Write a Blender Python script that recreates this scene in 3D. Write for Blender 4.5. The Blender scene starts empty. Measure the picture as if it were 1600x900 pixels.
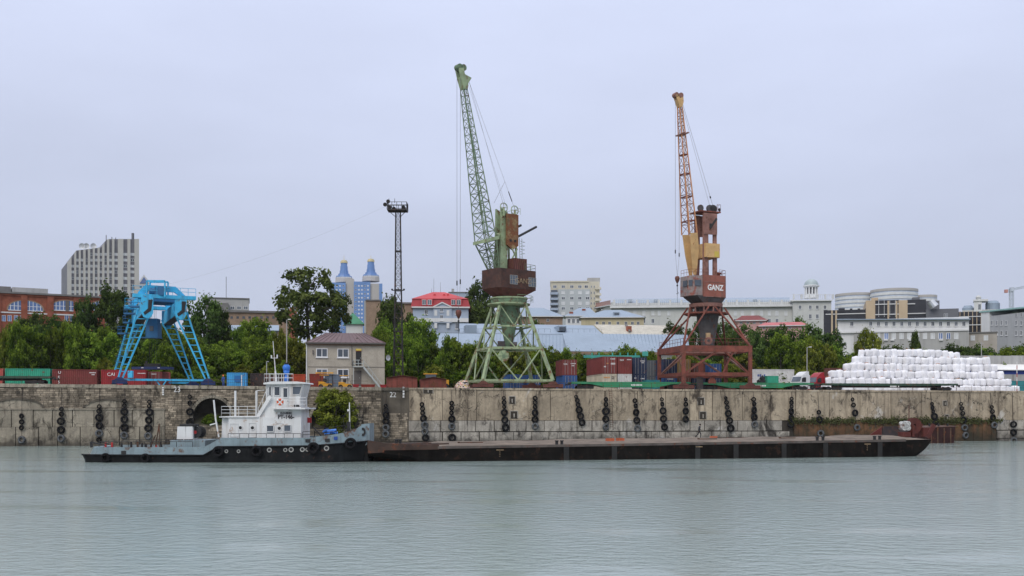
import bpy, bmesh, math, random
from mathutils import Vector, Matrix, noise
random.seed(7)
R = math.radians
scn = bpy.context.scene
col = scn.collection

# ------------------------------------------------------------------ camera
F, EYE, YH = 1600.0, 5.7, 635.0          # focal length in photo pixels, eye height, horizon row
cam_d = bpy.data.cameras.new('camera'); cam = bpy.data.objects.new('camera', cam_d); col.objects.link(cam)
cam_d.sensor_width = 36; cam_d.lens = 36 * F / 1600; cam_d.shift_y = (YH - 450) / 1600
cam_d.clip_start = .5; cam_d.clip_end = 9000
cam.location = (0, 0, EYE); cam.rotation_euler = (R(90), 0, 0)
scn.camera = cam

# ------------------------------------------------------------------ overcast sky
SUN_EL, SUN_AZ = R(42), R(205)
w = bpy.data.worlds.new('World'); scn.world = w; w.use_nodes = True
nt = w.node_tree; N = nt.nodes; L = nt.links; N.clear()
out = N.new('ShaderNodeOutputWorld'); bg = N.new('ShaderNodeBackground')
sky = N.new('ShaderNodeTexSky'); sky.sky_type = 'NISHITA'; sky.sun_disc = False
sky.sun_elevation = SUN_EL; sky.sun_rotation = SUN_AZ; sky.dust_density = 3
tc = N.new('ShaderNodeTexCoord'); sx = N.new('ShaderNodeSeparateXYZ'); L.new(tc.outputs['Generated'], sx.inputs[0])
mr = N.new('ShaderNodeMapRange'); mr.inputs[1].default_value = 0; mr.inputs[2].default_value = 1
mr.inputs[3].default_value = 0; mr.inputs[4].default_value = 1; L.new(sx.outputs['Z'], mr.inputs[0])
mp = N.new('ShaderNodeMapping'); mp.inputs['Scale'].default_value = (1.4, 1.4, 4.2); L.new(tc.outputs['Generated'], mp.inputs[0])
nz = N.new('ShaderNodeTexNoise'); nz.inputs['Scale'].default_value = 1.7; nz.inputs['Detail'].default_value = 5; nz.inputs['Roughness'].default_value = .5
L.new(mp.outputs[0], nz.inputs['Vector'])
cr = N.new('ShaderNodeValToRGB'); e = cr.color_ramp.elements
e[0].position = 0; e[0].color = (.51, .555, .685, 1)
e[1].position = 1; e[1].color = (1.5, 1.56, 1.74, 1)
e = cr.color_ramp.elements.new(.37); e.color = (.755, .825, 1.06, 1)
L.new(mr.outputs[0], cr.inputs[0])
nm = N.new('ShaderNodeMapRange'); nm.inputs[1].default_value = .3; nm.inputs[2].default_value = .7
nm.inputs[3].default_value = .92; nm.inputs[4].default_value = 1.07; L.new(nz.outputs[0], nm.inputs[0])
mu = N.new('ShaderNodeVectorMath'); mu.operation = 'SCALE'; L.new(cr.outputs[0], mu.inputs[0]); L.new(nm.outputs[0], mu.inputs['Scale'])
sk = N.new('ShaderNodeVectorMath'); sk.operation = 'SCALE'; sk.inputs['Scale'].default_value = .06; L.new(sky.outputs[0], sk.inputs[0])
mix = N.new('ShaderNodeMix'); mix.data_type = 'RGBA'; mix.inputs[0].default_value = .90
L.new(sk.outputs[0], mix.inputs[6]); L.new(mu.outputs[0], mix.inputs[7])
L.new(mix.outputs[2], bg.inputs[0]); bg.inputs[1].default_value = 1.0; L.new(bg.outputs[0], out.inputs[0])
sd = bpy.data.lights.new('sun', 'SUN'); so = bpy.data.objects.new('sun', sd); col.objects.link(so)
sd.energy = 1.5; sd.angle = R(35); sd.color = (1, .93, .82)
so.rotation_euler = (R(90) - SUN_EL, 0, R(-25)); so.location = (-20, -30, 80)
scn.view_settings.view_transform = 'Standard'; scn.view_settings.look = 'None'
scn.view_settings.exposure = 0.0; scn.view_settings.gamma = 1; scn.view_settings.use_curve_mapping = False
scn.render.engine = 'CYCLES'

# ------------------------------------------------------------------ measuring helpers
K, YB = .15, 157.5                        # quay face: Y = YB + K*X
SC = math.sqrt(1 + K * K)
def P(px, py, D): return Vector(((px - 800) * D / F, D, EYE + (YH - py) * D / F))
def QD(px, back=0): return (YB + back * SC) / (1 - K * (px - 800) / F)
def Q(px, py, back=0): return P(px, py, QD(px, back))
def lerp(a, b, t): return a + (b - a) * t
def interp(x, tab):
    if x <= tab[0][0]: return tab[0][1]
    for (a, b), (c, d) in zip(tab, tab[1:]):
        if x <= c: return b + (d - b) * (x - a) / (c - a)
    return tab[-1][1]
def ztop(X): return interp(X, [(-110, 9.2), (-66, 8.93), (-15.5, 8.55), (24, 8.42), (80, 8.3), (110, 8.25)])
def zdeck(X): return ztop(X) - .18
def QG(px, back):                         # a point on the quay deck
    D = QD(px, back); X = (px - 800) * D / F
    return Vector((X, D, zdeck(X)))
WROT = math.atan(K)
ORD = ['first', 'second', 'third', 'fourth', 'fifth', 'sixth', 'seventh', 'eighth', 'ninth', 'tenth', 'eleventh', 'twelfth', 'thirteenth', 'fourteenth', 'fifteenth', 'sixteenth', 'seventeenth', 'eighteenth', 'nineteenth', 'twentieth']
def ordn(i):
    if i < 20: return ORD[i]
    t = ['twenty', 'thirty', 'forty', 'fifty', 'sixty'][(i + 1) // 10 - 2]; r = (i + 1) % 10
    return t + '-' + ORD[r - 1] if r else {'twenty': 'twentieth', 'thirty': 'thirtieth', 'forty': 'fortieth', 'fifty': 'fiftieth', 'sixty': 'sixtieth'}[t]

# ------------------------------------------------------------------ materials
def sr(r, g, b):
    f = lambda c: (c / 255 / 12.92) if c / 255 <= .04045 else ((c / 255 + .055) / 1.055) ** 2.4
    return (f(r), f(g), f(b))
MATS = {}
def pm(name, c, r=.75, var=.18, sc=.7, rust=0., rc=(.075, .026, .012), bump=0., metal=0., streak=0., sk_c=(.02, .017, .012), obr=0., fine=0., spec=.4):
    """procedural paint / stone / metal: noise colour variation, rust patches, vertical dirt streaks, relief"""
    if name in MATS: return MATS[name]
    m = bpy.data.materials.new(name); m.use_nodes = True; t = m.node_tree; n = t.nodes; l = t.links
    b = n['Principled BSDF']; b.inputs['Roughness'].default_value = r; b.inputs['Metallic'].default_value = metal
    b.inputs['Specular IOR Level'].default_value = spec
    g = n.new('ShaderNodeNewGeometry')
    def nz(scale, det=5, vec=None, rough=.6):
        q = n.new('ShaderNodeTexNoise'); q.inputs['Scale'].default_value = scale; q.inputs['Detail'].default_value = det; q.inputs['Roughness'].default_value = rough
        l.new(vec or g.outputs['Position'], q.inputs['Vector']); return q.outputs[0]
    def rng(s, a, b_, c_, d): 
        q = n.new('ShaderNodeMapRange'); q.inputs[1].default_value = a; q.inputs[2].default_value = b_; q.inputs[3].default_value = c_; q.inputs[4].default_value = d
        l.new(s, q.inputs[0]); return q.outputs[0]
    def mixc(f, a, b_):
        q = n.new('ShaderNodeMix'); q.data_type = 'RGBA'
        for s, v in ((0, f), (6, a), (7, b_)):
            if hasattr(v, 'is_output'): l.new(v, q.inputs[s])
            elif s == 0: q.inputs[0].default_value = v
            else: q.inputs[s].default_value = (*v[:3], 1)
        return q.outputs[2]
    lo = tuple(max(0, x * (1 - var)) for x in c); hi = tuple(x * (1 + var) for x in c)
    cur = mixc(rng(nz(sc), .32, .68, 0, 1), lo, hi)
    if fine:
        cur = mixc(rng(nz(sc * 9, 4), .35, .7, 0, fine), cur, tuple(x * .45 for x in c))
    if obr:
        oi = n.new('ShaderNodeObjectInfo'); v = n.new('ShaderNodeHueSaturation'); l.new(rng(oi.outputs['Random'], 0, 1, 1 - obr, 1 + obr), v.inputs['Value']); l.new(cur, v.inputs['Color']); cur = v.outputs[0]
    if streak:
        mp = n.new('ShaderNodeMapping'); mp.inputs['Scale'].default_value = (1, 1, .09); l.new(g.outputs['Position'], mp.inputs[0])
        cur = mixc(rng(nz(1.3, 6, mp.outputs[0], .65), .5, .72, 0, streak), cur, sk_c)
    if rust:
        cur = mixc(rng(nz(1.1, 8, None, .7), .62 - rust * .3, .70 - rust * .25, 0, 1), cur, mixc(rng(nz(5), .3, .7, 0, 1), rc, tuple(x * 2.1 for x in rc)))
    l.new(cur, b.inputs['Base Color'])
    if bump:
        bp = n.new('ShaderNodeBump'); bp.inputs['Strength'].default_value = bump; bp.inputs['Distance'].default_value = .06
        l.new(nz(sc * 5, 6), bp.inputs['Height']); l.new(bp.outputs[0], b.inputs['Normal'])
    MATS[name] = m; return m

def weather(m, blot=.6, dark=(.07, .055, .04), pale=None, crack=.8, wet=1.6):
    """blotchy grime, hairline cracks, pale repair patches and a wet dark band just above the water"""
    t = m.node_tree; n = t.nodes; l = t.links; b = n['Principled BSDF']; cur = b.inputs['Base Color'].links[0].from_socket
    g = n.new('ShaderNodeNewGeometry'); pos = g.outputs['Position']
    def noise_(sc, det, off=(0, 0, 0), s3=(1, 1, 1)):
        mp = n.new('ShaderNodeMapping'); mp.inputs['Location'].default_value = off; mp.inputs['Scale'].default_value = s3; l.new(pos, mp.inputs[0])
        q = n.new('ShaderNodeTexNoise'); q.inputs['Scale'].default_value = sc; q.inputs['Detail'].default_value = det; q.inputs['Roughness'].default_value = .68; q.inputs['Distortion'].default_value = .6; l.new(mp.outputs[0], q.inputs['Vector']); return q
    def rg(s, a, b_, c, d):
        q = n.new('ShaderNodeMapRange'); q.inputs[1].default_value = a; q.inputs[2].default_value = b_; q.inputs[3].default_value = c; q.inputs[4].default_value = d; l.new(s, q.inputs[0]); return q.outputs[0]
    def mx(f, a, c):
        q = n.new('ShaderNodeMix'); q.data_type = 'RGBA'; l.new(f, q.inputs[0]); l.new(a, q.inputs[6]); q.inputs[7].default_value = (*c, 1); return q.outputs[2]
    if pale: cur = mx(rg(noise_(.22, 6, (31, 0, 5)).outputs[0], .60, .66, 0, .75), cur, pale)
    cur = mx(rg(noise_(.55, 9, (5, 3, 0), (1, 1, .55)).outputs[0], .54, .66, 0, blot), cur, dark)
    cur = mx(rg(noise_(.9, 8, (17, 9, 0), (1, 1, .16)).outputs[0], .58, .68, 0, blot * .9), cur, dark)
    if crack:
        w_ = noise_(.8, 4, (2, 8, 1)); sc = n.new('ShaderNodeVectorMath'); sc.operation = 'MULTIPLY_ADD'; sc.inputs[1].default_value = (2.2, 2.2, 2.2); l.new(w_.outputs['Color'], sc.inputs[0]); l.new(pos, sc.inputs[2])
        v = n.new('ShaderNodeTexVoronoi'); v.feature = 'DISTANCE_TO_EDGE'; v.inputs['Scale'].default_value = .24; l.new(sc.outputs[0], v.inputs['Vector'])
        gate = n.new('ShaderNodeMath'); gate.operation = 'MULTIPLY'; l.new(rg(v.outputs['Distance'], .004, .016, crack, 0), gate.inputs[0]); l.new(rg(noise_(.2, 3, (9, 1, 2)).outputs[0], .42, .55, 0, 1), gate.inputs[1]); cur = mx(gate.outputs[0], cur, (.03, .025, .02))
    if wet:
        z = n.new('ShaderNodeSeparateXYZ'); l.new(pos, z.inputs[0]); a = n.new('ShaderNodeMath'); a.operation = 'ADD'; l.new(z.outputs['Z'], a.inputs[0]); l.new(rg(noise_(.7, 5, (1, 1, 7)).outputs[0], .3, .7, -.9, .9), a.inputs[1]); cur = mx(rg(a.outputs[0], .2, wet, .8, 0), cur, dark)
    l.new(cur, b.inputs['Base Color']); return m

# ------------------------------------------------------------------ mesh builder
class MB:
    def __init__(s): s.v = []; s.f = []; s.m = []; s.mi = 0
    def face(s, pts):
        i = len(s.v); s.v += [tuple(p) for p in pts]; s.f.append(tuple(range(i, i + len(pts)))); s.m.append(s.mi); return s
    def hexa(s, p):                       # p: 4 bottom + 4 top, counter-clockwise from above
        i = len(s.v); s.v += [tuple(q) for q in p]
        for f in ((3, 2, 1, 0), (4, 5, 6, 7), (0, 1, 5, 4), (1, 2, 6, 5), (2, 3, 7, 6), (3, 0, 4, 7)):
            s.f.append(tuple(i + k for k in f)); s.m.append(s.mi)
        return s
    def bb(s, x0, x1, y0, y1, z0, z1):
        return s.hexa([(x0, y0, z0), (x1, y0, z0), (x1, y1, z0), (x0, y1, z0), (x0, y0, z1), (x1, y0, z1), (x1, y1, z1), (x0, y1, z1)])
    def bar(s, a, b, w, h=None, up=(0, 0, 1)):
        a = Vector(a); b = Vector(b); h = h or w; d = (b - a)
        if d.length < 1e-6: return s
        d.normalize(); u = Vector(up)
        if abs(d.dot(u)) > .98: u = Vector((0, 1, 0)) if abs(d.y) < .9 else Vector((1, 0, 0))
        x = d.cross(u).normalized(); y = x.cross(d).normalized()
        q = []
        for c in (a, b):
            q += [c - x * w / 2 - y * h / 2, c + x * w / 2 - y * h / 2, c + x * w / 2 + y * h / 2, c - x * w / 2 + y * h / 2]
        return s.hexa(q)
    def tube(s, a, b, r0, r1=None, n=6, caps=True):
        a = Vector(a); b = Vector(b); r1 = r0 if r1 is None else r1; d = (b - a)
        if d.length < 1e-6: return s
        d.normalize(); u = Vector((0, 0, 1)) if abs(d.z) < .95 else Vector((1, 0, 0))
        x = d.cross(u).normalized(); y = x.cross(d); i = len(s.v)
        for c, r in ((a, r0), (b, r1)):
            for k in range(n):
                t = 2 * math.pi * k / n; s.v.append(tuple(c + x * (math.cos(t) * r) + y * (math.sin(t) * r)))
        for k in range(n):
            j = (k + 1) % n; s.f.append((i + k, i + n + k, i + n + j, i + j)); s.m.append(s.mi)
        if caps:
            s.f.append(tuple(i + k for k in range(n))); s.m.append(s.mi)
            s.f.append(tuple(i + n + k for k in reversed(range(n)))); s.m.append(s.mi)
        return s
    def path(s, pts, r, n=5):
        for a, b in zip(pts, pts[1:]): s.tube(a, b, r, r, n)
        return s
    def lathe(s, c, prof, n=16, axis='z', closed=False):
        i = len(s.v); c = Vector(c); m = len(prof)
        for k in range(n):
            t = 2 * math.pi * k / n
            for r, z in prof:
                x, y = math.cos(t) * r, math.sin(t) * r
                s.v.append(tuple(c + Vector({'z': (x, y, z), 'y': (x, z, y), 'x': (z, x, y)}[axis])))
        for k in range(n):
            j = (k + 1) % n
            for q in range(m if closed else m - 1):
                q2 = (q + 1) % m; s.f.append((i + k * m + q, i + j * m + q, i + j * m + q2, i + k * m + q2)); s.m.append(s.mi)
        return s
    def prism(s, pts, ext):               # polygon swept along a vector
        n = len(pts); e = Vector(ext); i = len(s.v); s.v += [tuple(p) for p in pts] + [tuple(Vector(p) + e) for p in pts]
        s.f.append(tuple(range(i, i + n))); s.m.append(s.mi)
        s.f.append(tuple(i + n + k for k in reversed(range(n)))); s.m.append(s.mi)
        for k in range(n):
            j = (k + 1) % n; s.f.append((i + j, i + k, i + n + k, i + n + j)); s.m.append(s.mi)
        return s
    def rail(s, pts, h=1.0, step=1.5, r=.025, bars=(.5, 1), n=4):
        pts = [Vector(p) for p in pts]; up = Vector((0, 0, h))
        for a, b in zip(pts, pts[1:]):
            k = max(1, round((b - a).length / step))
            for i in range(k + 1): s.tube(a.lerp(b, i / k), a.lerp(b, i / k) + up, r, r, n, False)
            for q in bars: s.tube(a + up * q, b + up * q, r, r, n, False)
        return s
    def lattice(s, A, B, nb, rc, rb, pat='X', sides=(0, 1, 2, 3), chords=True, ring=True):
        A = [Vector(p) for p in A]; B = [Vector(p) for p in B]
        if chords:
            for a, b in zip(A, B): s.tube(a, b, rc, rc, 5)
        for i in sides:
            j = (i + 1) % 4
            for k in range(nb):
                t0, t1 = k / nb, (k + 1) / nb
                a0, a1, b0, b1 = A[i].lerp(B[i], t0), A[i].lerp(B[i], t1), A[j].lerp(B[j], t0), A[j].lerp(B[j], t1)
                if ring: s.tube(a1, b1, rb, rb, 4, False)
                if pat == 'X': s.tube(a0, b1, rb, rb, 4, False); s.tube(b0, a1, rb, rb, 4, False)
                elif pat == 'Z': s.tube(*((a0, b1) if k % 2 else (b0, a1)), rb, rb, 4, False)
                elif pat == 'K': m = (a1 + b1) / 2; s.tube(a0, m, rb, rb, 4, False); s.tube(b0, m, rb, rb, 4, False)
        return s
    def ladder(s, a, b, wv, step=.4, r=.03):
        a = Vector(a); b = Vector(b); wv = Vector(wv)
        s.tube(a, b, r, r, 4); s.tube(a + wv, b + wv, r, r, 4); k = max(2, int((b - a).length / step))
        for i in range(1, k): p = a.lerp(b, i / k); s.tube(p, p + wv, r * .8, r * .8, 4, False)
        return s
    def build(s, name, mat, parent=None, smooth=False, rel=True):
        o_ = ORG.get(parent.name, Vector()) if (parent and rel) else Vector()
        me = bpy.data.meshes.new(name); me.from_pydata([(x - o_.x, y - o_.y, z - o_.z) for x, y, z in s.v], [], s.f)
        for q in (mat if isinstance(mat, (list, tuple)) else [mat]): me.materials.append(q)
        if any(s.m): me.polygons.foreach_set('material_index', s.m)
        if smooth: me.polygons.foreach_set('use_smooth', [True] * len(me.polygons))
        me.update()
        return link(name, me, parent)
ORG = {}
def link(name, me, parent=None, loc=None):
    o = bpy.data.objects.new(name, me); col.objects.link(o)
    if parent:
        o.parent = parent
        if parent.name in ORG: ORG[o.name] = ORG[parent.name]
    if loc is not None: o.location = loc
    return o
def tag(o, label=None, cat=None, group=None, kind=None):
    for k, v in (('label', label), ('category', cat), ('group', group), ('kind', kind)):
        if v: o[k] = v
    return o
def T(name, label, cat, loc=(0, 0, 0), group=None, rz=0):
    """a thing: an Empty at its base; children are modelled in world coordinates when rz == 0"""
    o = bpy.data.objects.new(name, None); col.objects.link(o); o.location = loc; o.rotation_euler = (0, 0, rz)
    o.empty_display_size = .3
    ORG[o.name] = Vector(loc) if not rz else Vector()
    return tag(o, label, cat, group)
def one(name, mb, mat, label, cat, group=None, smooth=False, base=None):
    """a thing that is one mesh"""
    b = Vector(base) if base is not None else Vector(mb.v[0])
    mb.v = [(x - b.x, y - b.y, z - b.z) for x, y, z in mb.v]
    o = mb.build(name, mat, None, smooth); o.location = b
    return tag(o, label, cat, group)
def copy_tree(o, parent=None):
    c = o.copy(); col.objects.link(c); c.parent = parent
    for ch in o.children: copy_tree(ch, c)
    return c
def text(body, size, mat, parent, loc, rot=(R(90), 0, 0), name='lettering', bold=.0, sx=1, depth=.012):
    cu = bpy.data.curves.new('t', 'FONT'); cu.body = body; cu.size = size; cu.align_x = 'CENTER'; cu.align_y = 'CENTER'; cu.extrude = depth; cu.offset = bold; cu.resolution_u = 3
    ob = bpy.data.objects.new('t', cu); col.objects.link(ob); bpy.context.view_layer.update()
    me = bpy.data.meshes.new_from_object(ob.evaluated_get(bpy.context.evaluated_depsgraph_get())); bpy.data.objects.remove(ob); me.materials.clear(); me.materials.append(mat)
    o = link(name, me, parent); o.location = Vector(loc) - ORG.get(parent.name, Vector()); o.rotation_euler = rot; o.scale = (sx, 1, 1)
    return o
# ------------------------------------------------------------------ water
def water_mat():
    m = bpy.data.materials.new('river_water'); m.use_nodes = True; t = m.node_tree; n = t.nodes; l = t.links; b = n['Principled BSDF']
    b.inputs['Base Color'].default_value = (.27, .33, .305, 1); b.inputs['Roughness'].default_value = .06; b.inputs['IOR'].default_value = 1.34
    g = n.new('ShaderNodeNewGeometry')
    def layer(sx, sy, scale, det, rot):
        mp = n.new('ShaderNodeMapping'); mp.inputs['Scale'].default_value = (sx, sy, 1); mp.inputs['Rotation'].default_value = (0, 0, R(rot)); l.new(g.outputs['Position'], mp.inputs[0])
        q = n.new('ShaderNodeTexNoise'); q.inputs['Scale'].default_value = scale; q.inputs['Detail'].default_value = det; q.inputs['Roughness'].default_value = .55; l.new(mp.outputs[0], q.inputs['Vector']); return q.outputs[0]
    def math_(op, a, b_):
        q = n.new('ShaderNodeMath'); q.operation = op
        for i, v in enumerate((a, b_)):
            if hasattr(v, 'is_output'): l.new(v, q.inputs[i])
            else: q.inputs[i].default_value = v
        return q.outputs[0]
    a = layer(.6, 1.0, 1.9, 6, 14); c = layer(.7, 1.0, 6.5, 3, -25); calm = layer(.25, 1, .06, 3, 5)
    mrn = n.new('ShaderNodeMapRange'); mrn.inputs[1].default_value = .35; mrn.inputs[2].default_value = .55; mrn.inputs[3].default_value = .72; mrn.inputs[4].default_value = 1; l.new(calm, mrn.inputs[0])
    pat = layer(.3, 1, .2, 2, 6); pr = n.new('ShaderNodeMapRange'); pr.inputs[1].default_value = .54; pr.inputs[2].default_value = .64; pr.inputs[3].default_value = 1; pr.inputs[4].default_value = .34; l.new(pat, pr.inputs[0])
    h = math_('ADD', math_('MULTIPLY', a, 1.0), math_('MULTIPLY', c, .35))
    bp = n.new('ShaderNodeBump'); bp.inputs['Distance'].default_value = .26; l.new(math_('MULTIPLY', math_('MULTIPLY', mrn.outputs[0], .36), pr.outputs[0]), bp.inputs['Strength']); l.new(h, bp.inputs['Height']); l.new(bp.outputs[0], b.inputs['Normal'])
    return m
wm = MB(); wm.face([(-4000, -2000, 0), (4000, -2000, 0), (4000, YB + 4000 * K + 1, 0), (-4000, YB - 4000 * K + 1, 0)])
tag(wm.build('water', water_mat()), kind='structure')

# ------------------------------------------------------------------ terrain: quay yard, then the bank rising to the town
GRASS = pm('grass_ground', (.07, .095, .03), .95, .4, .5, bump=.4, fine=.5)
YARD = pm('yard_ground', (.16, .14, .115), .95, .3, .35, bump=.3, fine=.4)
def ground_z(X, back):
    return zdeck(max(-110, min(110, X))) - .05 + interp(back, [(0, 0), (36, 0), (55, 2.0), (80, 5.5), (130, 9.5), (220, 17), (400, 27), (700, 31), (4000, 34)])
def ground_at(p):
    return ground_z(p.x, (p.y - YB - K * p.x) / SC)
def sheet(name, xs, bs, mat, dz=0):
    mb = MB(); g = {}
    for i, x in enumerate(xs):
        for j, b in enumerate(bs):
            g[i, j] = len(mb.v); X = x - b * math.sin(WROT); Y = YB + K * x + b * math.cos(WROT)
            z = ground_z(x, b) + dz + (noise.noise(Vector((X * .03, Y * .03, 0))) * min(1.2, max(0, (b - 40) * .03)))
            mb.v.append((X, Y, z))
    for i in range(len(xs) - 1):
        for j in range(len(bs) - 1):
            mb.f.append((g[i, j], g[i + 1, j], g[i + 1, j + 1], g[i, j + 1])); mb.m.append(0)
    return tag(mb.build(name, mat), kind='structure')
XS = [-4000, -1500, -600, -300, -200, -150] + list(range(-120, 121, 12)) + [150, 200, 300, 600, 1500, 4000]
sheet('quay_yard', XS, [.4, 6, 12, 20, 30, 37], YARD)
sheet('hillside', XS, [37, 42, 48, 55, 62, 70, 80, 95, 112, 130, 160, 190, 220, 280, 340, 400, 550, 700, 1000, 2000, 4000], GRASS)

# ------------------------------------------------------------------ the quay wall
def fs(px): return (px - 800) / F * QD(px) * SC
def fz(px, py): return EYE + (YH - py) * QD(px) / F
def zt(s): return ztop(s / SC)
CONC = pm('concrete', (.37, .305, .22), .9, .22, .35, bump=.35, streak=.9, sk_c=(.13, .10, .07), obr=.16, fine=.45)
CONC2 = pm('concrete_low', (.34, .31, .265), .92, .25, .5, bump=.4, streak=.6, sk_c=(.07, .06, .05), obr=.15, fine=.4)
PANELW = pm('plaster_panel', (.30, .265, .205), .92, .25, .5, bump=.4, streak=.7, sk_c=(.075, .06, .045), obr=.14, fine=.4)
DARK = pm('dark_joint', (.045, .038, .03), .95, .3, 1)
RUSTY = pm('rusted_sheet_pile', (.13, .065, .030), .9, .6, .3, streak=.95, sk_c=(.04, .045, .02), bump=.3, fine=.6, rust=.15, rc=(.03, .028, .018))
STAINSHADE = pm('stained_stone_and_shade', (.085, .072, .055), .95, .35, .4, streak=.6, bump=.3)
weather(CONC, .95, (.045, .034, .025), (.52, .49, .44), .9, 0); weather(CONC2, .95, (.035, .03, .026), (.45, .43, .4), .7, 1.5); weather(PANELW, .95, (.035, .029, .022), (.44, .40, .33), .8, 1.5); weather(RUSTY, .95, (.022, .022, .014), (.17, .075, .032), 0, 2.2)
def stone_mat():
    m = pm('quay_stone', (.235, .195, .145), .93, .4, .25, bump=.4, streak=.75, sk_c=(.055, .043, .032), fine=.35)
    weather(m, .95, (.028, .023, .018), None, 0, 1.5)
    t = m.node_tree; n = t.nodes; l = t.links; b = n['Principled BSDF']; src = b.inputs['Base Color'].links[0].from_socket
    a = n.new('ShaderNodeAttribute'); a.attribute_name = 'shade'; v = n.new('ShaderNodeHueSaturation'); l.new(a.outputs['Fac'], v.inputs['Value']); l.new(src, v.inputs['Color']); l.new(v.outputs[0], b.inputs['Base Color'])
    return m
STONE = stone_mat()
S0, S1, S2, S3, S9 = fs(-420), fs(258), fs(596), fs(638), fs(2150)
mw = T('stone_quay_wall', 'old masonry quay wall with dark arches behind the tugboat', 'quay wall', (0, YB, 0), rz=WROT)
ARCH = [((fs(301) + fs(362)) / 2, (fs(362) - fs(301)) / 2, fz(330, 653), fz(330, 622)), ((fs(486) + fs(553)) / 2, (fs(553) - fs(486)) / 2, fz(520, 656), fz(520, 627))]
BLIND = [((fs(-8) + fs(60)) / 2, (fs(60) - fs(-8)) / 2 + .6, fz(20, 638), fz(20, 624)), ((fs(132) + fs(210)) / 2, (fs(210) - fs(132)) / 2, fz(170, 637), fz(170, 625)), (fs(-90), 3.6, fz(0, 638), fz(0, 624))]
def arch_z(s, a, grow=0):
    c, h, z0, z1 = a; h += grow
    if abs(s - c) >= h: return None
    return z0 + (z1 - z0 + grow) * math.sqrt(max(0, 1 - ((s - c) / h) ** 2))
core = MB(); s = S0
while s < S3:
    e_ = min(s + .35, S3); az = None
    for a in ARCH:
        q = arch_z((s + e_) / 2, a)
        if q: az = (q, a)
    if az:
        core.bb(s, e_, .12, 1.2, az[0], zt(s) - .25); core.bb(s, e_, .12, 3.2, -2, az[1][2] - 1.2)
        core.bb(s, e_, 2.9, 3.2, az[1][2] - 1.2, zt(s) - .25)
    else: core.bb(s, e_, .12, 3.2, -2, zt(s) - .25)
    s = e_
core.build('core', DARK, mw)
def stones(mb, sh, x0, x1, zlo, zhi, avoid, rnd):
    z = zlo
    while z < zhi - .06:
        hgt = min(rnd.uniform(.22, .34), zhi - z + .05); x = x0 - rnd.uniform(0, .5)
        while x < x1:
            wd = rnd.uniform(.38, .95); xe = min(x + wd, x1); xs = max(x, x0); x += wd
            if xe - xs < .08: continue
            if avoid((xs + xe) / 2, z + hgt / 2): continue
            if z + hgt > zt(xs) - .42: continue
            d = -rnd.uniform(.0, .11); g_ = .018
            i = len(mb.v)
            q = [(xs + g_, d, z + g_), (xe - g_, d, z + g_), (xe - g_, d, z + hgt - g_), (xs + g_, d, z + hgt - g_)]
            mb.v += q + [(a, .13, c) for a, b, c in q]
            v = rnd.choice([.6, .8, .95, 1, 1.1, 1.3, 1.55]) * rnd.uniform(.9, 1.1)
            for f in ((0, 1, 2, 3), (1, 0, 4, 5), (2, 1, 5, 6), (3, 2, 6, 7), (0, 3, 7, 4)):
                mb.f.append(tuple(i + k for k in f)); mb.m.append(0); sh.append(v)
        z += hgt
def in_arch(s, z):
    for a in ARCH:
        q = arch_z(s, a, .42)
        if q and q > z > a[2] - 1.2: return True
    for a in BLIND:
        q = arch_z(s, a, .0)
        if q and q > z > a[2] - .1: return True
    return False
rnd = random.Random(3); fm = MB(); sh = []
ledge_z = fz(130, 639)
stones(fm, sh, S0, S1, ledge_z + .1, 9.2, in_arch, rnd)
stones(fm, sh, S1, S2, -.4, 9.2, in_arch, rnd)
stones(fm, sh, S2, S3, -.4, fz(617, 646), in_arch, rnd)
st = fm.build('stone_facing', STONE, mw); st['kind'] = 'stuff'
at = st.data.attributes.new('shade', 'FLOAT', 'FACE'); at.data.foreach_set('value', sh)
for a, dp in [(q, -.10) for q in ARCH] + [(q, .02) for q in BLIND[:2]]:          # arch shadow rings / blind arch plates
    ring = MB(); c, h, z0, z1 = a; nn = 22
    if dp < 0:
        for k in range(nn):
            t0, t1 = math.pi * (k + .06) / nn, math.pi * (k + .94) / nn
            f = lambda t, g: (c - math.cos(t) * (h + g), z0 + math.sin(t) * (z1 - z0 + g))
            a0, a1, b1, b0 = f(t0, 0), f(t1, 0), f(t1, .42), f(t0, .42)
            ring.prism([(p[0], -.09, p[1]) for p in (a0, a1, b1, b0)], (0, .55, 0))
        ring.build('arch_ring', PANELW, mw)
    else:
        pts = [(c - math.cos(math.pi * k / nn) * h, .05, z0 + math.sin(math.pi * k / nn) * (z1 - z0)) for k in range(nn + 1)]
        ring.prism(pts, (0, .06, 0)); ring.build('blind_arch_panel', PANELW, mw); ring = MB()
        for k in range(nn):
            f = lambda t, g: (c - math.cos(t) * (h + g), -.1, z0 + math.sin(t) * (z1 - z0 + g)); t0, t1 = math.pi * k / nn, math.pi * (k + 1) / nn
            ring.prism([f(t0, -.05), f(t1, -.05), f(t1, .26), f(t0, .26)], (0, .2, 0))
        ring.build('arch_shadow_ring', STAINSHADE, mw)  # dark ring painted in as the shadow line above the blind arch
EARTH = pm('arch_earth', (.06, .055, .035), .95, .4, 1, bump=.5)
for a in ARCH:                                                                    # rubble slope inside each arch
    eb = MB(); c, h, z0, z1 = a
    eb.hexa([(c - h, .3, z0 - 1.3), (c + h, .3, z0 - 1.3), (c + h, 2.9, z0 - 1.3), (c - h, 2.9, z0 - 1.3), (c - h, .3, z0 - 1.1), (c + h, .3, z0 - 1.1), (c + h, 2.9, z0 + .7), (c - h, 2.9, z0 + .7)])
    eb.build('rubble_fill', EARTH, mw)
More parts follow.
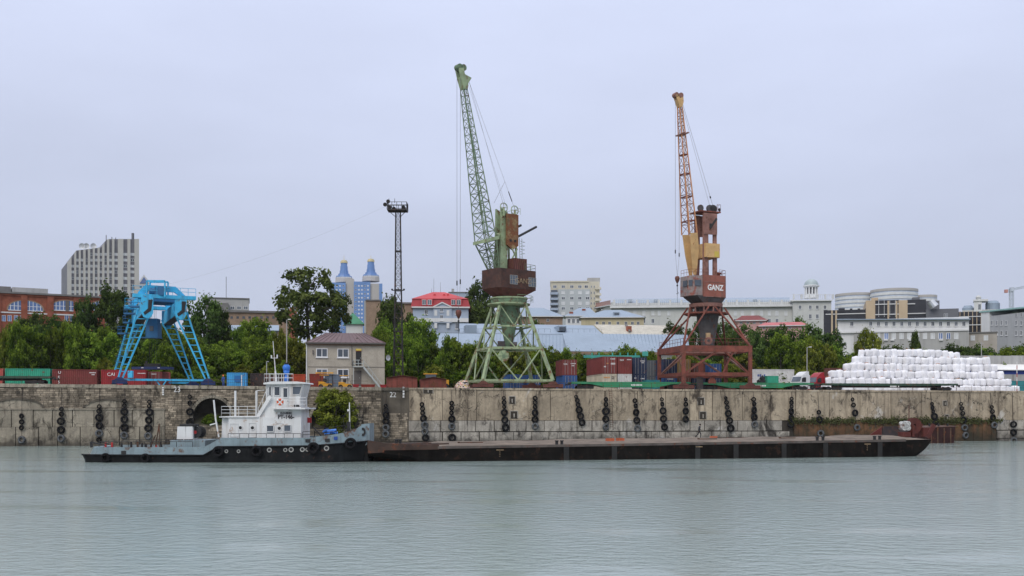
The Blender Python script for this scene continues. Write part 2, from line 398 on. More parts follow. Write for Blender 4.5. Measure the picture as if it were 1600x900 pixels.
# ledge, coping, concrete panels under the ledge
lb = MB(); lb.bb(S0, S1, -.22, .1, ledge_z - .12, ledge_z + .1); lb.build('ledge', PANELW, mw)
x = S0
while x < S2 - .3:
    e_ = min(x + rnd.uniform(2.4, 3.6), S2); cb = MB(); za = (zt(x) + zt(e_)) / 2
    cb.bb(x + .02, e_ - .02, -.16 + rnd.uniform(-.02, .02), 1.6, za - .5, za + rnd.uniform(-.03, .02)); cb.build('coping_stone', PANELW, mw); x = e_
zm = fz(130, 667)
for z0, z1, d in ((zm + .02, ledge_z - .14, -.10), (-.6, zm - .02, -.16)):
    x = S0
    while x < S1 - .2:
        e_ = min(x + rnd.uniform(2.5, 3.1), S1); cb = MB()
        cb.bb(x + .06, e_ - .06, d + rnd.uniform(-.03, .03), .14, z0, z1); cb.build('concrete_panel', PANELW, mw); x = e_
# niche with the berth number 22, its frame, and number 23
nb = MB(); nb.bb(S2 + .1, S3 - .1, .02, .14, fz(617, 646), zt(S2) - .3); nb.build('niche_panel', STAINSHADE, mw)
nb = MB(); nb.bb(S2, S3 + .05, -.2, .6, zt(S2) - .5, zt(S2) - .02); nb.build('niche_lintel', STAINSHADE, mw)
nb = MB(); nb.bb(S2 - .12, S2 + .12, -.1, .14, fz(617, 646), zt(S2) - .5).bb(S3 - .18, S3 + .12, -.1, .14, -.5, zt(S2) - .5); nb.build('niche_frame', STAINSHADE, mw)
WHITE = pm('white_paint_worn', (.62, .62, .6), .7, .12, 2, rust=.12)
text('22', 1.15, WHITE, mw, (fs(614), -.0, fz(614, 617)), sx=.9)
text('23', 1.15, WHITE, mw, (fs(277), -.22, fz(277, 609)), sx=.9)
for px, y0, y1 in ((255, 604, 618), (630.5, 604, 622)):
    mk = MB()
    k = 4
    for q in range(k): z0 = lerp(fz(px, y1), fz(px, y0), q / k); mk.bb(fs(px) - .13, fs(px) + .13, -.2, -.12, z0 + .05, z0 + (fz(px, y0) - fz(px, y1)) / k - .06)
    mk.build('depth_mark', WHITE, mw)

cw = T('concrete_quay_wall', 'long stained concrete quay wall below the two portal cranes', 'quay wall', (0, YB, 0), rz=WROT)
cc = MB()
x = S3
while x < S9: cc.bb(x, min(x + 8, S9), .16, 3, -2, zt(x) - .3); x += 8
cc.build('core', DARK, cw)
zl = lambda s: interp(s, [(S3, fz(700, 657)), (fs(1240), fz(1240, 657)), (S9, fz(1600, 657))])
JO = [638, 691, 745, 790, 838, 860, 901, 945, 996, 1040, 1078, 1113, 1160, 1204, 1243, 1296, 1344, 1392, 1440, 1486, 1530, 1582, 1640, 1700, 1770, 1850, 1950, 2150]
for a, b in zip(JO, JO[1:]):
    x0, x1 = fs(a) + rnd.uniform(.02, .06), fs(b) - rnd.uniform(.02, .06); d = rnd.uniform(-.035, .035); mb = MB(); zz0, zz1 = zl(x0) + .04, zl(x1) + .04
    q = [(x0, d, zz0), (x1, d, zz1), (x1, d, zt(x1) - .33), (x0, d, zt(x0) - .33)]
    mb.hexa([q[0], q[1], (x1, .17, zz1), (x0, .17, zz0), q[3], q[2], (x1, .17, q[2][2]), (x0, .17, q[3][2])])
    mb.build('concrete_panel', CONC, cw)
x = S3                                                                              # coping
while x < S9:
    e_ = min(x + rnd.uniform(5, 7), S9); mb = MB(); mb.bb(x + .02, e_ - .02, -.1, 1.4, zt(x) - .31, zt((x + e_) / 2) + rnd.uniform(-.02, .02)); mb.build('coping_slab', CONC, cw); x = e_
pile0, pile1 = fs(1240), fs(1552)
for k, (f0, f1, d) in enumerate(((.52, 1, -.08), (.10, .5, -.13), (-.4, .09, -.2))):   # three courses of lower blocks
    x = S3
    while x < S9:
        e_ = min(x + rnd.uniform(2.3, 2.9), S9)
        if not (e_ > pile0 and x < pile1):
            mb = MB(); z = zl(x); g_ = rnd.uniform(.03, .09); mb.bb(x + g_, e_ - g_, d + rnd.uniform(-.05, .05), .17, z * f0 + g_, z * f1 - .02); mb.build('wall_block', CONC2, cw)
        x = e_
sp = MB(); x = pile0                                                                  # corrugated steel sheet piles
while x < pile1:
    z = zl(x) - .1; sp.hexa([(x, -.12, -2), (x + .8, -.12, -2), (x + .8, .17, -2), (x, .17, -2), (x, -.12, z), (x + .8, -.12, z), (x + .8, .17, z), (x, .17, z)])
    sp.hexa([(x + .8, -.19, -2), (x + 1.6, -.19, -2), (x + 1.6, .17, -2), (x + .8, .17, -2), (x + .8, -.19, z), (x + 1.6, -.19, z), (x + 1.6, .17, z), (x + .8, .17, z)]); x += 1.6
sp.build('sheet_piling', RUSTY, cw)
for px, py, pw, ph in ((1095, 627, 11, 12), (1098, 649, 11, 12), (800, 625, 10, 12), (803, 648, 12, 12), (669, 610.5, 15, 8), (1476, 630, 7, 8), (1479, 652, 7, 9)):   # mooring recesses
    hx, hz = pw / 2 * QD(px) / F, ph / 2 * QD(px) / F; mb = MB(); cx, cz = fs(px), fz(px, py)
    mb.bb(cx - hx, cx + hx, -.05, .0, cz - hz, cz + hz); rc_ = mb.build('mooring_recess', DARK, cw)
    mb = MB()
    mb.bb(cx - hx - .06, cx - hx + .06, -.12, .02, cz - hz, cz + hz).bb(cx + hx - .06, cx + hx + .06, -.12, .02, cz - hz, cz + hz).bb(cx - hx, cx + hx, -.12, .02, cz + hz - .06, cz + hz + .06)
    mb.tube((cx, -.2, cz - hz * .7), (cx, -.2, cz + hz * .3), .1, .1, 8); mb.build('bollard_frame', CONC2, rc_)
STEELR = pm('rusty_steel', (.075, .042, .026), .85, .4, 1.2, rust=.35, bump=.2)
ld = MB(); ld.ladder((fs(953), -.2, fz(953, 670)), (fs(951), -.2, fz(951, 608)), (.45, 0, 0), .34, .03); ld.build('wall_ladder', STEELR, cw)
gm = pm('moss', (.06, .066, .02), .95, .5, 2)
ms = MB()
for k in range(5200):
    s_ = rnd.uniform(pile0 - 1, pile1 + 1.5); n_ = noise.noise(Vector((s_ * .45, 3, 0))) * .5 + .5
    if n_ < rnd.uniform(.28, .52): continue
    z = zl(s_) + rnd.gauss(.0, .16 + .5 * n_ ** 2) - .05 + .5 * max(0, n_ - .55); q = rnd.uniform(.06, .15); y = -.16 - rnd.random() * .35
    a = Vector((rnd.uniform(-1, 1), rnd.uniform(-.6, .6), rnd.uniform(-1, 1))).normalized() * q; b = a.cross(Vector((rnd.uniform(-1, 1), rnd.uniform(-1, 1), .3))).normalized() * q; c = Vector((s_, y, z))
    ms.face([c + a, c + b, c - a, c - b])
o = ms.build('hanging_moss', gm, cw); o['kind'] = 'stuff'
er = T('quay_edge_railing', 'thin rusty railing along the edge of the quay top', 'railing', (0, YB, 0), rz=WROT)
x = fs(-120); pm_ = MB(); pm_.tube((0, 0, 0), (0, 0, 1.05), .028, .028, 4, False); pme = None
while x < fs(1700):
    e_ = x + 2.6
    if not (fs(560) < x < fs(705)):
        if pme is None: o = pm_.build('post', STEELR, er); pme = o.data; o.location = (x, .5, zt(x) - .1)
        else: link('post', pme, er, (x, .5, zt(x) - .1))
        for h, r_ in ((.93, .02), (.5, .015)): MB().tube((x, .5, zt(x) + h), (e_, .5, zt(e_) + h), r_, r_, 4, False).build('rail', STEELR, er)
    x = e_

# ------------------------------------------------------------------ strings of tyre fenders
RUB = pm('tyre_rubber', (.010, .010, .011), .9, .4, 2, fine=.3, obr=.3, spec=.15)
RUBL = pm('tyre_rubber_pale', (.10, .105, .11), .9, .6, 3, fine=.6, spec=.15)
CHN = pm('chain_iron', (.04, .03, .025), .8, .3, 2)
def tyre_mesh(rad, mat, n=20):
    mb = MB(); wd = rad * .33
    mb.lathe((0, 0, 0), [(rad * .52, wd * .8), (rad * .56, wd), (rad * .86, wd), (rad, wd * .6), (rad, -wd * .6), (rad * .86, -wd), (rad * .56, -wd), (rad * .52, -wd * .8)], n, 'y', True)
    me = bpy.data.meshes.new('tyre'); me.from_pydata(mb.v, [], mb.f); me.materials.append(mat)
    me.polygons.foreach_set('use_smooth', [True] * len(me.polygons)); me.update(); return me
TY = {}
for nm_, mt_ in (('d', RUB), ('p', RUBL)):
    for rad in (.28, .34, .42, .5, .56): TY[nm_, rad] = tyre_mesh(rad * 1.12, mt_)
STR = [(35, 35, 650, 687, 'mmm.P'), (96.6, 96.6, 639, 685, 'smbbP'), (155.8, 155.8, 635, 687, 'smbbPm'), (195, 195, 627, 680, 'ssbbbP'), (234.5, 232, 628, 681, 'ssbbbP'), (297, 297, 620, 660, 'smbb'), (513, 512, 658, 671, 'bb'),
       (603, 603, 634, 678, 'smbbPP'), (659, 665, 632, 684, 'mmmbPPb'), (705, 706, 630, 684, 'mmmbP.B'), (787, 789, 622, 668, 'smsbb.b'[0:5] + 'B'), (835.6, 835.6, 622, 666, 'mmmbbP'), (900, 908.6, 620, 660, 'smmbbb'), (946, 946, 624, 667, 'mmBbP'),
       (991.5, 995.6, 626, 669, 'mmbbP'), (1033, 1037.5, 624, 667, 'smbbb'), (1070.7, 1071, 624, 655, 'smbb'), (1133, 1140.6, 622, 669, 'smmbbB'), (1176.6, 1178, 624, 663, 'mmbbP'), (1236, 1234.5, 623, 663, 'smsbbb'), (1278, 1281, 644, 677, 'mb.P'), (1330.5, 1338, 624, 668, 'smb.P'),
       (1454.5, 1460, 631, 660, 'smsbb'), (1500, 1507, 631, 680, 'smmbPP'), (1547.5, 1551.5, 636, 664, 'smbP'), (1581.5, 1582, 663, 688, 'bbP')]
NUMW = {2: 'two', 3: 'three', 4: 'four', 5: 'five', 6: 'six', 7: 'seven'}
for i, (a, b, y0, y1, spec) in enumerate(STR):
    nt_ = len(spec.replace('.', ''))
    t = T('tyre_fender', f'hanging string of {NUMW[nt_]} old tyres on the quay wall, {ordn(i)} from the left', 'tyre fender', (0, YB, 0), 'tyre fenders hung on the quay wall', WROT)
    xa, xb, za, zb = fs(a), fs(b), fz(a, y0), fz(b, y1); wts = [{'s': .5, 'm': .62, 'b': .95, 'B': 1.0, 'P': .95, '.': .5}[c] for c in spec]; tot = sum(wts) - (wts[0] + wts[-1]) / 2; acc = 0
    ch = MB(); ch.tube((xa + (xa - xb) * .2, -.1, zt(xa) - .35), (xa, -.28, za), .035, .035, 5); ch.tube((xa, -.28, za), (xb, -.34, zb), .03, .03, 5); ch.build('chain', CHN, t)
    for k, c in enumerate(spec):
        f = acc / tot if tot else 0
        if k + 1 < len(spec): acc += (wts[k] + wts[k + 1]) / 2
        if c == '.': continue
        rad = {'s': .28, 'm': .34, 'b': .5, 'B': .56, 'P': .5}[c]
        o = link('tyre', TY['p' if c == 'P' else 'd', rad], t, (lerp(xa, xb, f) + random.uniform(-.04, .04), -.32 + random.uniform(-.05, .03), lerp(za, zb, f)))
        o.rotation_euler = (R(random.uniform(-8, 8)), 0, R(random.uniform(-28, 28)))
# ------------------------------------------------------------------ the town behind
GLASS = pm('window_glass', (.06, .075, .095), .12, .35, .3, spec=.7, obr=.4)
GLASSB = pm('window_glass_blue', (.10, .17, .36), .12, .2, .2, spec=.7, obr=.2)
FRW = pm('window_frame_white', (.70, .71, .72), .5, .05, 1)
FRD = pm('window_frame_dark', (.12, .11, .10), .6, .1, 1)
class Fac:
    """a building whose front runs from photo column a (distance Da) to column b (distance Db)"""
    def __init__(s, name, label, a, b, D, Db=None, depth=14, zb=None, cat='building', group=None):
        A = P(a, YH, D); ka, kb = (a - 800) / F, (b - 800) / F; kk = ka if a + b > 1600 else kb
        if Db is None: Db = A.y - kk * (kb * A.y - A.x) / (1 + kk * kb)       # turned square to the line of sight
        B = P(b, YH, Db); s.A = A; d = B - A; s.L = math.hypot(d.x, d.y); s.rz = math.atan2(d.y, d.x); s.depth = depth
        s.u = Vector((d.x, d.y, 0)) / s.L; s.n = Vector((-s.u.y, s.u.x, 0))
        s.z0 = zb if zb is not None else min(ground_at(A), ground_at(B), ground_at(A + s.n * depth), ground_at(B + s.n * depth)) - .3
        s.root = T(name, label, cat, (A.x, A.y, s.z0), group, s.rz); ORG[s.root.name] = Vector()
    def D(s, px, y=0):                    # distance of the front (moved back y) at a column
        A = s.A + s.n * y; k = (px - 800) / F; den = k * s.u.y - s.u.x
        return A.y + s.u.y * ((A.x - k * A.y) / den)
    def x(s, px, y=0):
        A = s.A + s.n * y; k = (px - 800) / F; return (A.x - k * A.y) / (k * s.u.y - s.u.x)
    def z(s, px, py, y=0): return EYE + (YH - py) * s.D(px, y) / F - s.z0
    def box(s, name, mat, a, b, pt, pb=None, y0=0, y1=None, par=None):
        x0, x1 = s.x(a, y0), s.x(b, y0); m = (a + b) / 2; zt_ = s.z(m, pt, y0); zb_ = 0 if pb is None else s.z(m, pb, y0)
        return MB().bb(x0, x1, y0, s.depth if y1 is None else y1, zb_, zt_).build(name, mat, par or s.root)
    def win(s, pxs, rows, wpx, hpx=None, mats=None, y=0, kind='cross', name='window'):
        for (pt, pb) in rows:
            for px in pxs:
                D = s.D(px, y); wd = wpx * D / F; hg = (pb - pt) * D / F
                o = link(name, win_mesh(round(wd, 1), round(hg, 1), kind, mats), s.root, (s.x(px, y), y, s.z(px, (pt + pb) / 2, y)))
WM = {}
def win_mesh(w_, h_, kind, mats):
    key = (w_, h_, kind, mats)
    if key in WM: return WM[key]
    a, b = (mats or ('W', 'G'))
    mb = MB(); t = max(.05, min(.12, w_ * .07)); X, Z = w_ / 2, h_ / 2
    mb.bb(-X, X, -.10, .02, -Z, -Z + t).bb(-X, X, -.10, .02, Z - t, Z).bb(-X, -X + t, -.10, .02, -Z + t, Z - t).bb(X - t, X, -.10, .02, -Z + t, Z - t)
    if kind == 'cross': mb.bb(-t / 2, t / 2, -.07, .02, -Z + t, Z - t)
    if kind == 'sill': mb.bb(-t / 2, t / 2, -.07, .02, -Z + t, Z - t).bb(-X - .1, X + .1, -.22, .02, -Z - .14, -Z - .01)
    mb.mi = 1; mb.bb(-X + t, X - t, -.035, .02, -Z + t, Z - t)
    me = bpy.data.meshes.new('window'); me.from_pydata(mb.v, [], mb.f)
    for q in ({'W': FRW, 'D': FRD}[a], {'G': GLASS, 'B': GLASSB, 'P': PALE}[b]): me.materials.append(q)
    me.polygons.foreach_set('material_index', mb.m); me.update(); WM[key] = me; return me
PALEG = pm('pale_glass_band', (.40, .45, .54), .3, .1, .3)
PALE = pm('pale_blind', (.55, .57, .58), .6, .1, 1)
def rngf(a, b, n): return [lerp(a, b, i / (n - 1)) for i in range(n)]
BRICK = pm('red_brick', (.27, .085, .05), .9, .28, .6, bump=.3, fine=.35)
BRICKB = pm('brown_brick', (.28, .20, .14), .9, .2, .5, fine=.3)
CREAM = pm('cream_wall', (.50, .47, .38), .85, .08, .2, streak=.2)
GREYW = pm('grey_wall', (.36, .36, .35), .85, .1, .2, streak=.25)
GREYD = pm('dark_grey_wall', (.13, .135, .15), .7, .1, .2)
WALLW = pm('white_wall', (.62, .63, .63), .8, .06, .2, streak=.12)
BLUEW = pm('pale_blue_wall', (.33, .39, .48), .85, .08, .3, streak=.12)
YELW = pm('yellow_wall', (.47, .42, .27), .85, .08, .3, streak=.12)
ROOFB = pm('blue_metal_roof', (.245, .305, .375), .5, .07, .25, streak=.1)
ROOFG = pm('grey_roof', (.16, .155, .15), .8, .2, .4)
ROOFR = pm('red_roof', (.46, .045, .05), .55, .1, .3)
ROOFBEI = pm('beige_slate_roof', (.46, .43, .36), .85, .14, .6, streak=.2)
TAN = pm('tan_cladding', (.47, .37, .25), .7, .06, .3)
BLK = pm('black_glass', (.022, .022, .026), .15, .3, .2, spec=.6)
HPIL = pm('hotel_pilaster', (.46, .45, .42), .85, .05, .2)
HBAY = pm('hotel_bay', (.15, .15, .17), .6, .15, .3)
BLUEG = pm('blue_curtain_wall', (.13, .245, .50), .25, .15, .08, spec=.6)
BEIGE = pm('beige_tower_wall', (.42, .40, .38), .85, .05, .1)
GOLD = pm('gold_crown', (.56, .48, .27), .5, .1, .3)

# red brick works with arched windows, far left
f = Fac('brick_factory', 'red brick factory with arched blue windows at the left edge', -90, 158, 250, 268, 26)
f.box('wall', BRICK, -90, 158, 462)
f.box('parapet', BRICK, -90, 158, 459, 462.5, -.25, .6); f.box('roof_edge', ROOFG, -90, 158, 456.5, 459.2, -.6, 26)
for a in (-4, 38, 79, 120, 160): f.box('pilaster', BRICK, a - 5, a + 5, 461, None, -.35, 0)
f.box('string_course', WALLW, -90, 158, 488, 490, -.15, 0)
for c in (-30, 40, 105, 166):
    mb = MB(); D = f.D(c); x0 = f.x(c); hw = 24.5 * D / F; zb = f.z(c, 485.5); hh = 15.5 * D / F; n = 18
    mb.prism([(x0 - math.cos(math.pi * k / n) * hw, -.06, zb + (math.sin(math.pi * k / n) ** .8) * hh) for k in range(n + 1)], (0, .1, 0)); wn = mb.build('arched_window', GLASSB, f.root)
    mb = MB()
    for k in range(-4, 5):
        h_ = hh * max(0, 1 - (k / 4.6) ** 2) ** .42; mb.bb(x0 + k * hw / 4.6 - .07, x0 + k * hw / 4.6 + .07, -.12, -.06, zb, zb + h_)
    mb.bb(x0 - hw, x0 + hw, -.13, -.06, zb - .1, zb + .1).bb(x0 - hw * .93, x0 + hw * .93, -.11, -.06, zb + hh * .42, zb + hh * .46); mb.build('frame', FRW, wn)
    MB().bb(x0 - .42, x0 + .42, -.2, -.12, zb, zb + hh).build('centre_pier', FRD, wn)
    mb = MB()
    for k in range(n):
        t0, t1 = math.pi * k / n, math.pi * (k + 1) / n; g = .6
        e_ = lambda t, s_: (x0 - math.cos(t) * hw * s_, -.12, zb + (math.sin(t) ** .8) * hh * s_)
        mb.prism([e_(t0, 1.0), e_(t1, 1.0), e_(t1, 1.09), e_(t0, 1.09)], (0, .14, 0))
    mb.build('arch_trim', BRICKB, wn)
f.win([-20, -6, 6, 15, 25, 34.5, 104, 112], [(492.5, 502)], 5.4, mats=('W', 'B'), y=-.01)
for a, b, t in ((-20, 17, 447), (19, 75, 450)): f.box('roof_house', GREYW if a > 0 else ROOFG, a, b, t, 458, 6, 14)
# hotel tower
f = Fac('hotel_tower', 'tall grey hotel block with stepped sloping roofline and dark window bays', 105, 217, 500, 516, 26)
tops = [(105, 410), (119, 391.5), (158, 386.5), (166, 375), (170, 373.5), (217, 373.5)]
mb = MB(); pts = [(f.x(a), 0, f.z(a, b)) for a, b in tops]; pts = [(f.x(105), 0, 0)] + pts + [(f.x(217), 0, 0)]
mb.prism(pts, (0, 30, 0)); mb.build('wall', HBAY, f.root)
pil = [(105, 111.5), (116, 119), (123, 126), (130, 133.5), (137.3, 140.8), (145, 148), (152.3, 155.6), (159.5, 163), (167, 170.5), (175, 178.5), (184, 192.5), (199, 203.5), (210, 217)]
for a, b in pil:
    za, zb_ = f.z(a, interp(a, tops)), f.z(b, interp(b, tops))
    MB().hexa([(f.x(a), -.7, 0), (f.x(b), -.7, 0), (f.x(b), 0, 0), (f.x(a), 0, 0), (f.x(a), -.7, za), (f.x(b), -.7, zb_), (f.x(b), 0, zb_), (f.x(a), 0, za)]).build('pilaster', HPIL, f.root)
bays = [(pil[i][1] + pil[i + 1][0]) / 2 for i in range(len(pil) - 1)]
for i, c in enumerate(bays):
    wpx = pil[i + 1][0] - pil[i][1] - .6
    for k, yy in enumerate((397.5, 406.5, 416, 425, 435, 446, 456, 467, 477)):
        if yy - 6 > interp(c, tops) + (0 if c > 165 else 3): f.win([c], [(yy - 2.1, yy + 1.9)], wpx, mats=('W', 'P' if (i * 7 + k * 3) % 4 else 'G'))
for c in (129, 136, 147):                                                  # roof dishes
    D = f.D(c); mb = MB(); mb.lathe((f.x(c), 3, f.z(c, 383.5)), [(0, .35), (.9, .1), (1.5, -.4)], 12, 'y'); mb.tube((f.x(c), 3.2, f.z(c, 387.5)), (f.x(c), 3.2, f.z(c, 384)), .2); mb.build('satellite_dish', WALLW, f.root)
for c, t in ((168, 365), (177, 368), (183, 369), (210, 362)): MB().tube((f.x(c), 5, f.z(c, 374)), (f.x(c), 5, f.z(c, t)), .2 if c < 200 else .7).build('mast', GREYD, f.root)
f = Fac('gabled_glass_hall', 'white gabled building with glass front just right of the hotel', 214, 236, 560, None, 20)
D = f.D(225); mb = MB(); mb.prism([(f.x(214), 0, 0), (f.x(236), 0, 0), (f.x(236), 0, f.z(236, 444)), (f.x(225), 0, f.z(225, 429)), (f.x(214), 0, f.z(214, 444))], (0, 20, 0)); mb.build('wall', WALLW, f.root)
MB().prism([(f.x(218), -.2, f.z(218, 443)), (f.x(232), -.2, f.z(232, 443)), (f.x(225), -.2, f.z(225, 433))], (0, .2, 0)).build('gable_glass', GLASSB, f.root)
f.win([220, 225, 230], [(446, 450), (453, 457)], 4, mats=('W', 'G'))
# grey office, brown works, brick stair tower
f = Fac('grey_office_block', 'flat grey office block with a short row of windows above the trees', 322, 389, 400, None, 18)
f.box('wall', GREYW, 322, 389, 466); f.box('roof_edge', ROOFG, 321, 390, 465, 466.3, -.4, 18.4); f.win(rngf(363, 384, 3), [(478.5, 483.5)], 6.5, mats=('W', 'G')); f.box('lower_wing', ROOFG, 322, 357, 473, None, -6, -.1)
MB().tube((f.x(353), 5, f.z(353, 466)), (f.x(353), 5, f.z(353, 430)), .12).build('mast', GREYD, f.root)
f = Fac('brown_workshop', 'low brown workshop with a long flat roof left of the big tree', 354, 456, 330, None, 16)
f.box('wall', BRICKB, 354, 456, 488.5); f.box('roof_edge', ROOFG, 352, 457, 485.5, 488.6, -.6, 16.4); f.win(rngf(362, 446, 10), [(494, 498)], 4, mats=('D', 'G'))
MB().tube((f.x(402), 2, f.z(402, 487)), (f.x(402), 2, f.z(402, 484.4)), .7, .3).build('roof_vent', ROOFG, f.root)
f = Fac('brick_stair_tower', 'narrow red brick tower with small windows beside the big tree', 452.5, 464, 318, None, 9)
f.box('wall', BRICK, 452.5, 464, 480); f.win([461], [(480.5, 485), (490, 495)], 3.6)
f = Fac('long_shed', 'long shed with pale blue metal roof among bushes', 340, 436, 250, None, 14)
f.box('wall', GREYW, 342, 434, 517)
MB().hexa([(f.x(340), -.8, f.z(340, 517.5)), (f.x(436), -.8, f.z(436, 517.5)), (f.x(436), 8, f.z(436, 515)), (f.x(340), 8, f.z(340, 515)), (f.x(340), -.8, f.z(340, 516.5)), (f.x(436), -.8, f.z(436, 516.5)), (f.x(436), 8, f.z(436, 508, 8)), (f.x(340), 8, f.z(340, 508, 8))]).build('roof', ROOFB, f.root)
# twin blue towers
f = Fac('twin_glass_tower', 'pair of blue glass towers with golden crowned tops', 520, 597, 760, None, 30)
f.box('podium', BEIGE, 520, 597, 450, None, 4)
for a, b, t in ((518, 540, 441.5), (553, 578.5, 440), (592.5, 597.5, 443)): f.box('glass_wing', BLUEG, a, b, t)
for a, b, t in ((540, 553, 435.5), (578.5, 592.5, 443)): f.box('pier', BEIGE, a, b, t, None, 1.5)
for px0, px1, nn, rows in ((518, 540, 4, 12), (553, 578.5, 5, 13)):
    for r_ in range(rows):
        yy = 446.5 + r_ * 6.2
        for k in range(nn):
            c = lerp(px0 + 3, px1 - 3.5, k / (nn - 1)); f.win([c], [(yy - 1.1, yy + 1.3)], 2.6, mats=('W', 'P' if (k * 5 + r_ * 3) % 3 else 'G'))
for c in (537.5, 579.5):
    base = 439 if c < 560 else 437
    for k, (hw, t, b, m_) in enumerate(((13.5, 432, 440, BEIGE), (12.7, 429.5, 433.5, BLUEG), (9.2, 426, 430, BLUEG), (7, 421, 426.5, BLUEG), (6, 414, 421.5, BLUEG), (5.2, 409, 414.5, BLUEG), (5.8, 406.5, 409.3, GOLD), (4.4, 404.8, 406.7, GOLD))):
        off = 2 if c < 560 else 0; D = f.D(c, 15); r_ = hw * D / F; mb = MB(); mb.lathe((f.x(c, 15), 15, 0), [(0, f.z(c, b + off, 15)), (r_, f.z(c, b + off, 15)), (r_ * .95, f.z(c, t + off, 15)), (0, f.z(c, t + off, 15))], 12); mb.build('tower_tier' if k < 6 else 'crown', m_, f.root)
    for q in range(-3, 4): f.win([c + q * 3.2], [(430.5 + off, 432.5 + off)], 1.6, y=15 - 12.0, mats=('W', 'P'))
    MB().tube((f.x(c, 15), 15, f.z(c, 406, 15)), (f.x(c, 15), 15, f.z(c, 399, 15)), .25, .1).build('spire', GOLD, f.root)
# green pyramid roof, brown block
f = Fac('green_roof_kiosk', 'small white building with green pyramid roof below the blue towers', 539, 568, 290, None, 6)
f.box('wall', WALLW, 541, 567, 506)
MB().hexa([(f.x(537), -.7, f.z(550, 506.5)), (f.x(570), -.7, f.z(550, 506.5)), (f.x(570), 6, f.z(550, 506.5)), (f.x(537), 6, f.z(550, 506.5)), (f.x(551) - .02, 2.6, f.z(550, 487)), (f.x(551) + .02, 2.6, f.z(550, 487)), (f.x(551) + .02, 2.64, f.z(550, 487)), (f.x(551) - .02, 2.64, f.z(550, 487))]).build('roof', pm('green_roof', (.05, .22, .12), .5, .12, .4), f.root)
f = Fac('brown_block', 'plain brown brick block with flat roof beside the floodlight mast', 569, 645, 285, None, 14)
f.box('wall', BRICKB, 572, 594, 469.5); f.box('wing', BRICKB, 594, 645, 474, None, 1.2); f.box('roof_edge', ROOFG, 571, 595, 468, 469.8, -.3, 14.3); f.box('wing_roof', ROOFG, 594, 646, 472, 474.2, .7, 14.3)
f.box('side_strip', GREYW, 569, 572, 470, None, .4, 3); f.win([597, 606], [(486, 492)], 5, y=1.2)
# red roofed house
f = Fac('red_roofed_mansion', 'pale blue mansion with bright red mansard roof and dormers', 645, 732, 275, None, 14)
f.box('wall', BLUEW, 645, 732, 480.5)
X = f.x; Zf = lambda y, py: f.z(690, py, y)
MB().hexa([(X(642), -.6, Zf(-.6, 480.7)), (X(735), -.6, Zf(-.6, 480.7)), (X(735), 14.6, Zf(-.6, 480.7)), (X(642), 14.6, Zf(-.6, 480.7)), (X(644), .5, Zf(.5, 467)), (X(731), .5, Zf(.5, 467)), (X(731), 13.5, Zf(.5, 467)), (X(644), 13.5, Zf(.5, 467))]).build('mansard', pm('dark_red_mansard', (.27, .018, .025), .6, .12, .5), f.root)
MB().hexa([(X(643), .2, Zf(.5, 467) + .01), (X(732), .2, Zf(.5, 467) + .01), (X(732), 13.8, Zf(.5, 467) + .01), (X(643), 13.8, Zf(.5, 467) + .01), (X(675), 6, Zf(6, 456.5)), (X(694), 6, Zf(6, 456.5)), (X(694), 8, Zf(6, 456.5)), (X(675), 8, Zf(6, 456.5))]).build('roof', ROOFR, f.root)
f.box('cornice', WALLW, 643, 734, 479, 481, -.75, .2)
for a, b in ((658, 676), (703.5, 721.5)):
    d = f.box('dormer', ROOFR, a, b, 466.5, 477.5, -.5, 3)
    f.win([a + 4.7, b - 4.7], [(468.2, 476.5)], 6.6, y=-.52)
mb = MB(); mb.prism([(X(677), -.45, f.z(690, 505)), (X(706), -.45, f.z(690, 505)), (X(706), -.45, f.z(690, 480)), (X(691), -.45, f.z(690, 473.5)), (X(677), -.45, f.z(690, 480))], (0, .5, 0)); mb.build('gable_bay', BLUEW, f.root)
mb = MB()
for a, b in ((677, 691), (691, 706)): mb.bar((X(a), -.6, f.z(690, 480 if a == 677 else 473)), (X(b), -.6, f.z(690, 473 if b == 691 else 480)), .35, .3)
mb.build('gable_trim', WALLW, f.root)
f.box('belt_course', WALLW, 645, 732, 497, 503, -.52, 0)
f.win([666, 714], [(484, 491), (504.5, 514)], 5.5, kind='sill'); f.win([690], [(481.5, 487.5), (492.5, 501)], 4.5, y=-.47, kind='sill')
for c in (681, 700): MB().bb(X(c) - .38, X(c) + .38, -.5, -.4, f.z(690, 493.5), f.z(690, 485)).build('blind_panel', WALLW, f.root); MB().bb(X(c) - .38, X(c) + .38, -.5, -.4, f.z(690, 513), f.z(690, 505)).build('blind_panel', WALLW, f.root)
for c in (678.5, 693.5, 699.5): MB().bb(X(c) - .3, X(c) + .3, 3, 3.7, Zf(3, 463), Zf(3, 459.5)).build('roof_vent', ROOFR, f.root)
for c, t in ((673, 451), (676.5, 435), (687, 441)): MB().tube((X(c), 7, Zf(7, 458)), (X(c), 7, Zf(7, t)), .05, .03, 4).build('antenna', GREYD, f.root)
f = Fac('grey_flat', 'plain bluish grey block with a chimney behind the red roof', 701, 734, 420, None, 14)
f.box('wall', BLUEW, 701, 734, 457); f.box('roof_edge', ROOFG, 700.5, 735, 456, 457.2, -.3, 14); f.box('chimney', GREYW, 705.5, 709.5, 451, 457, 2, 4)
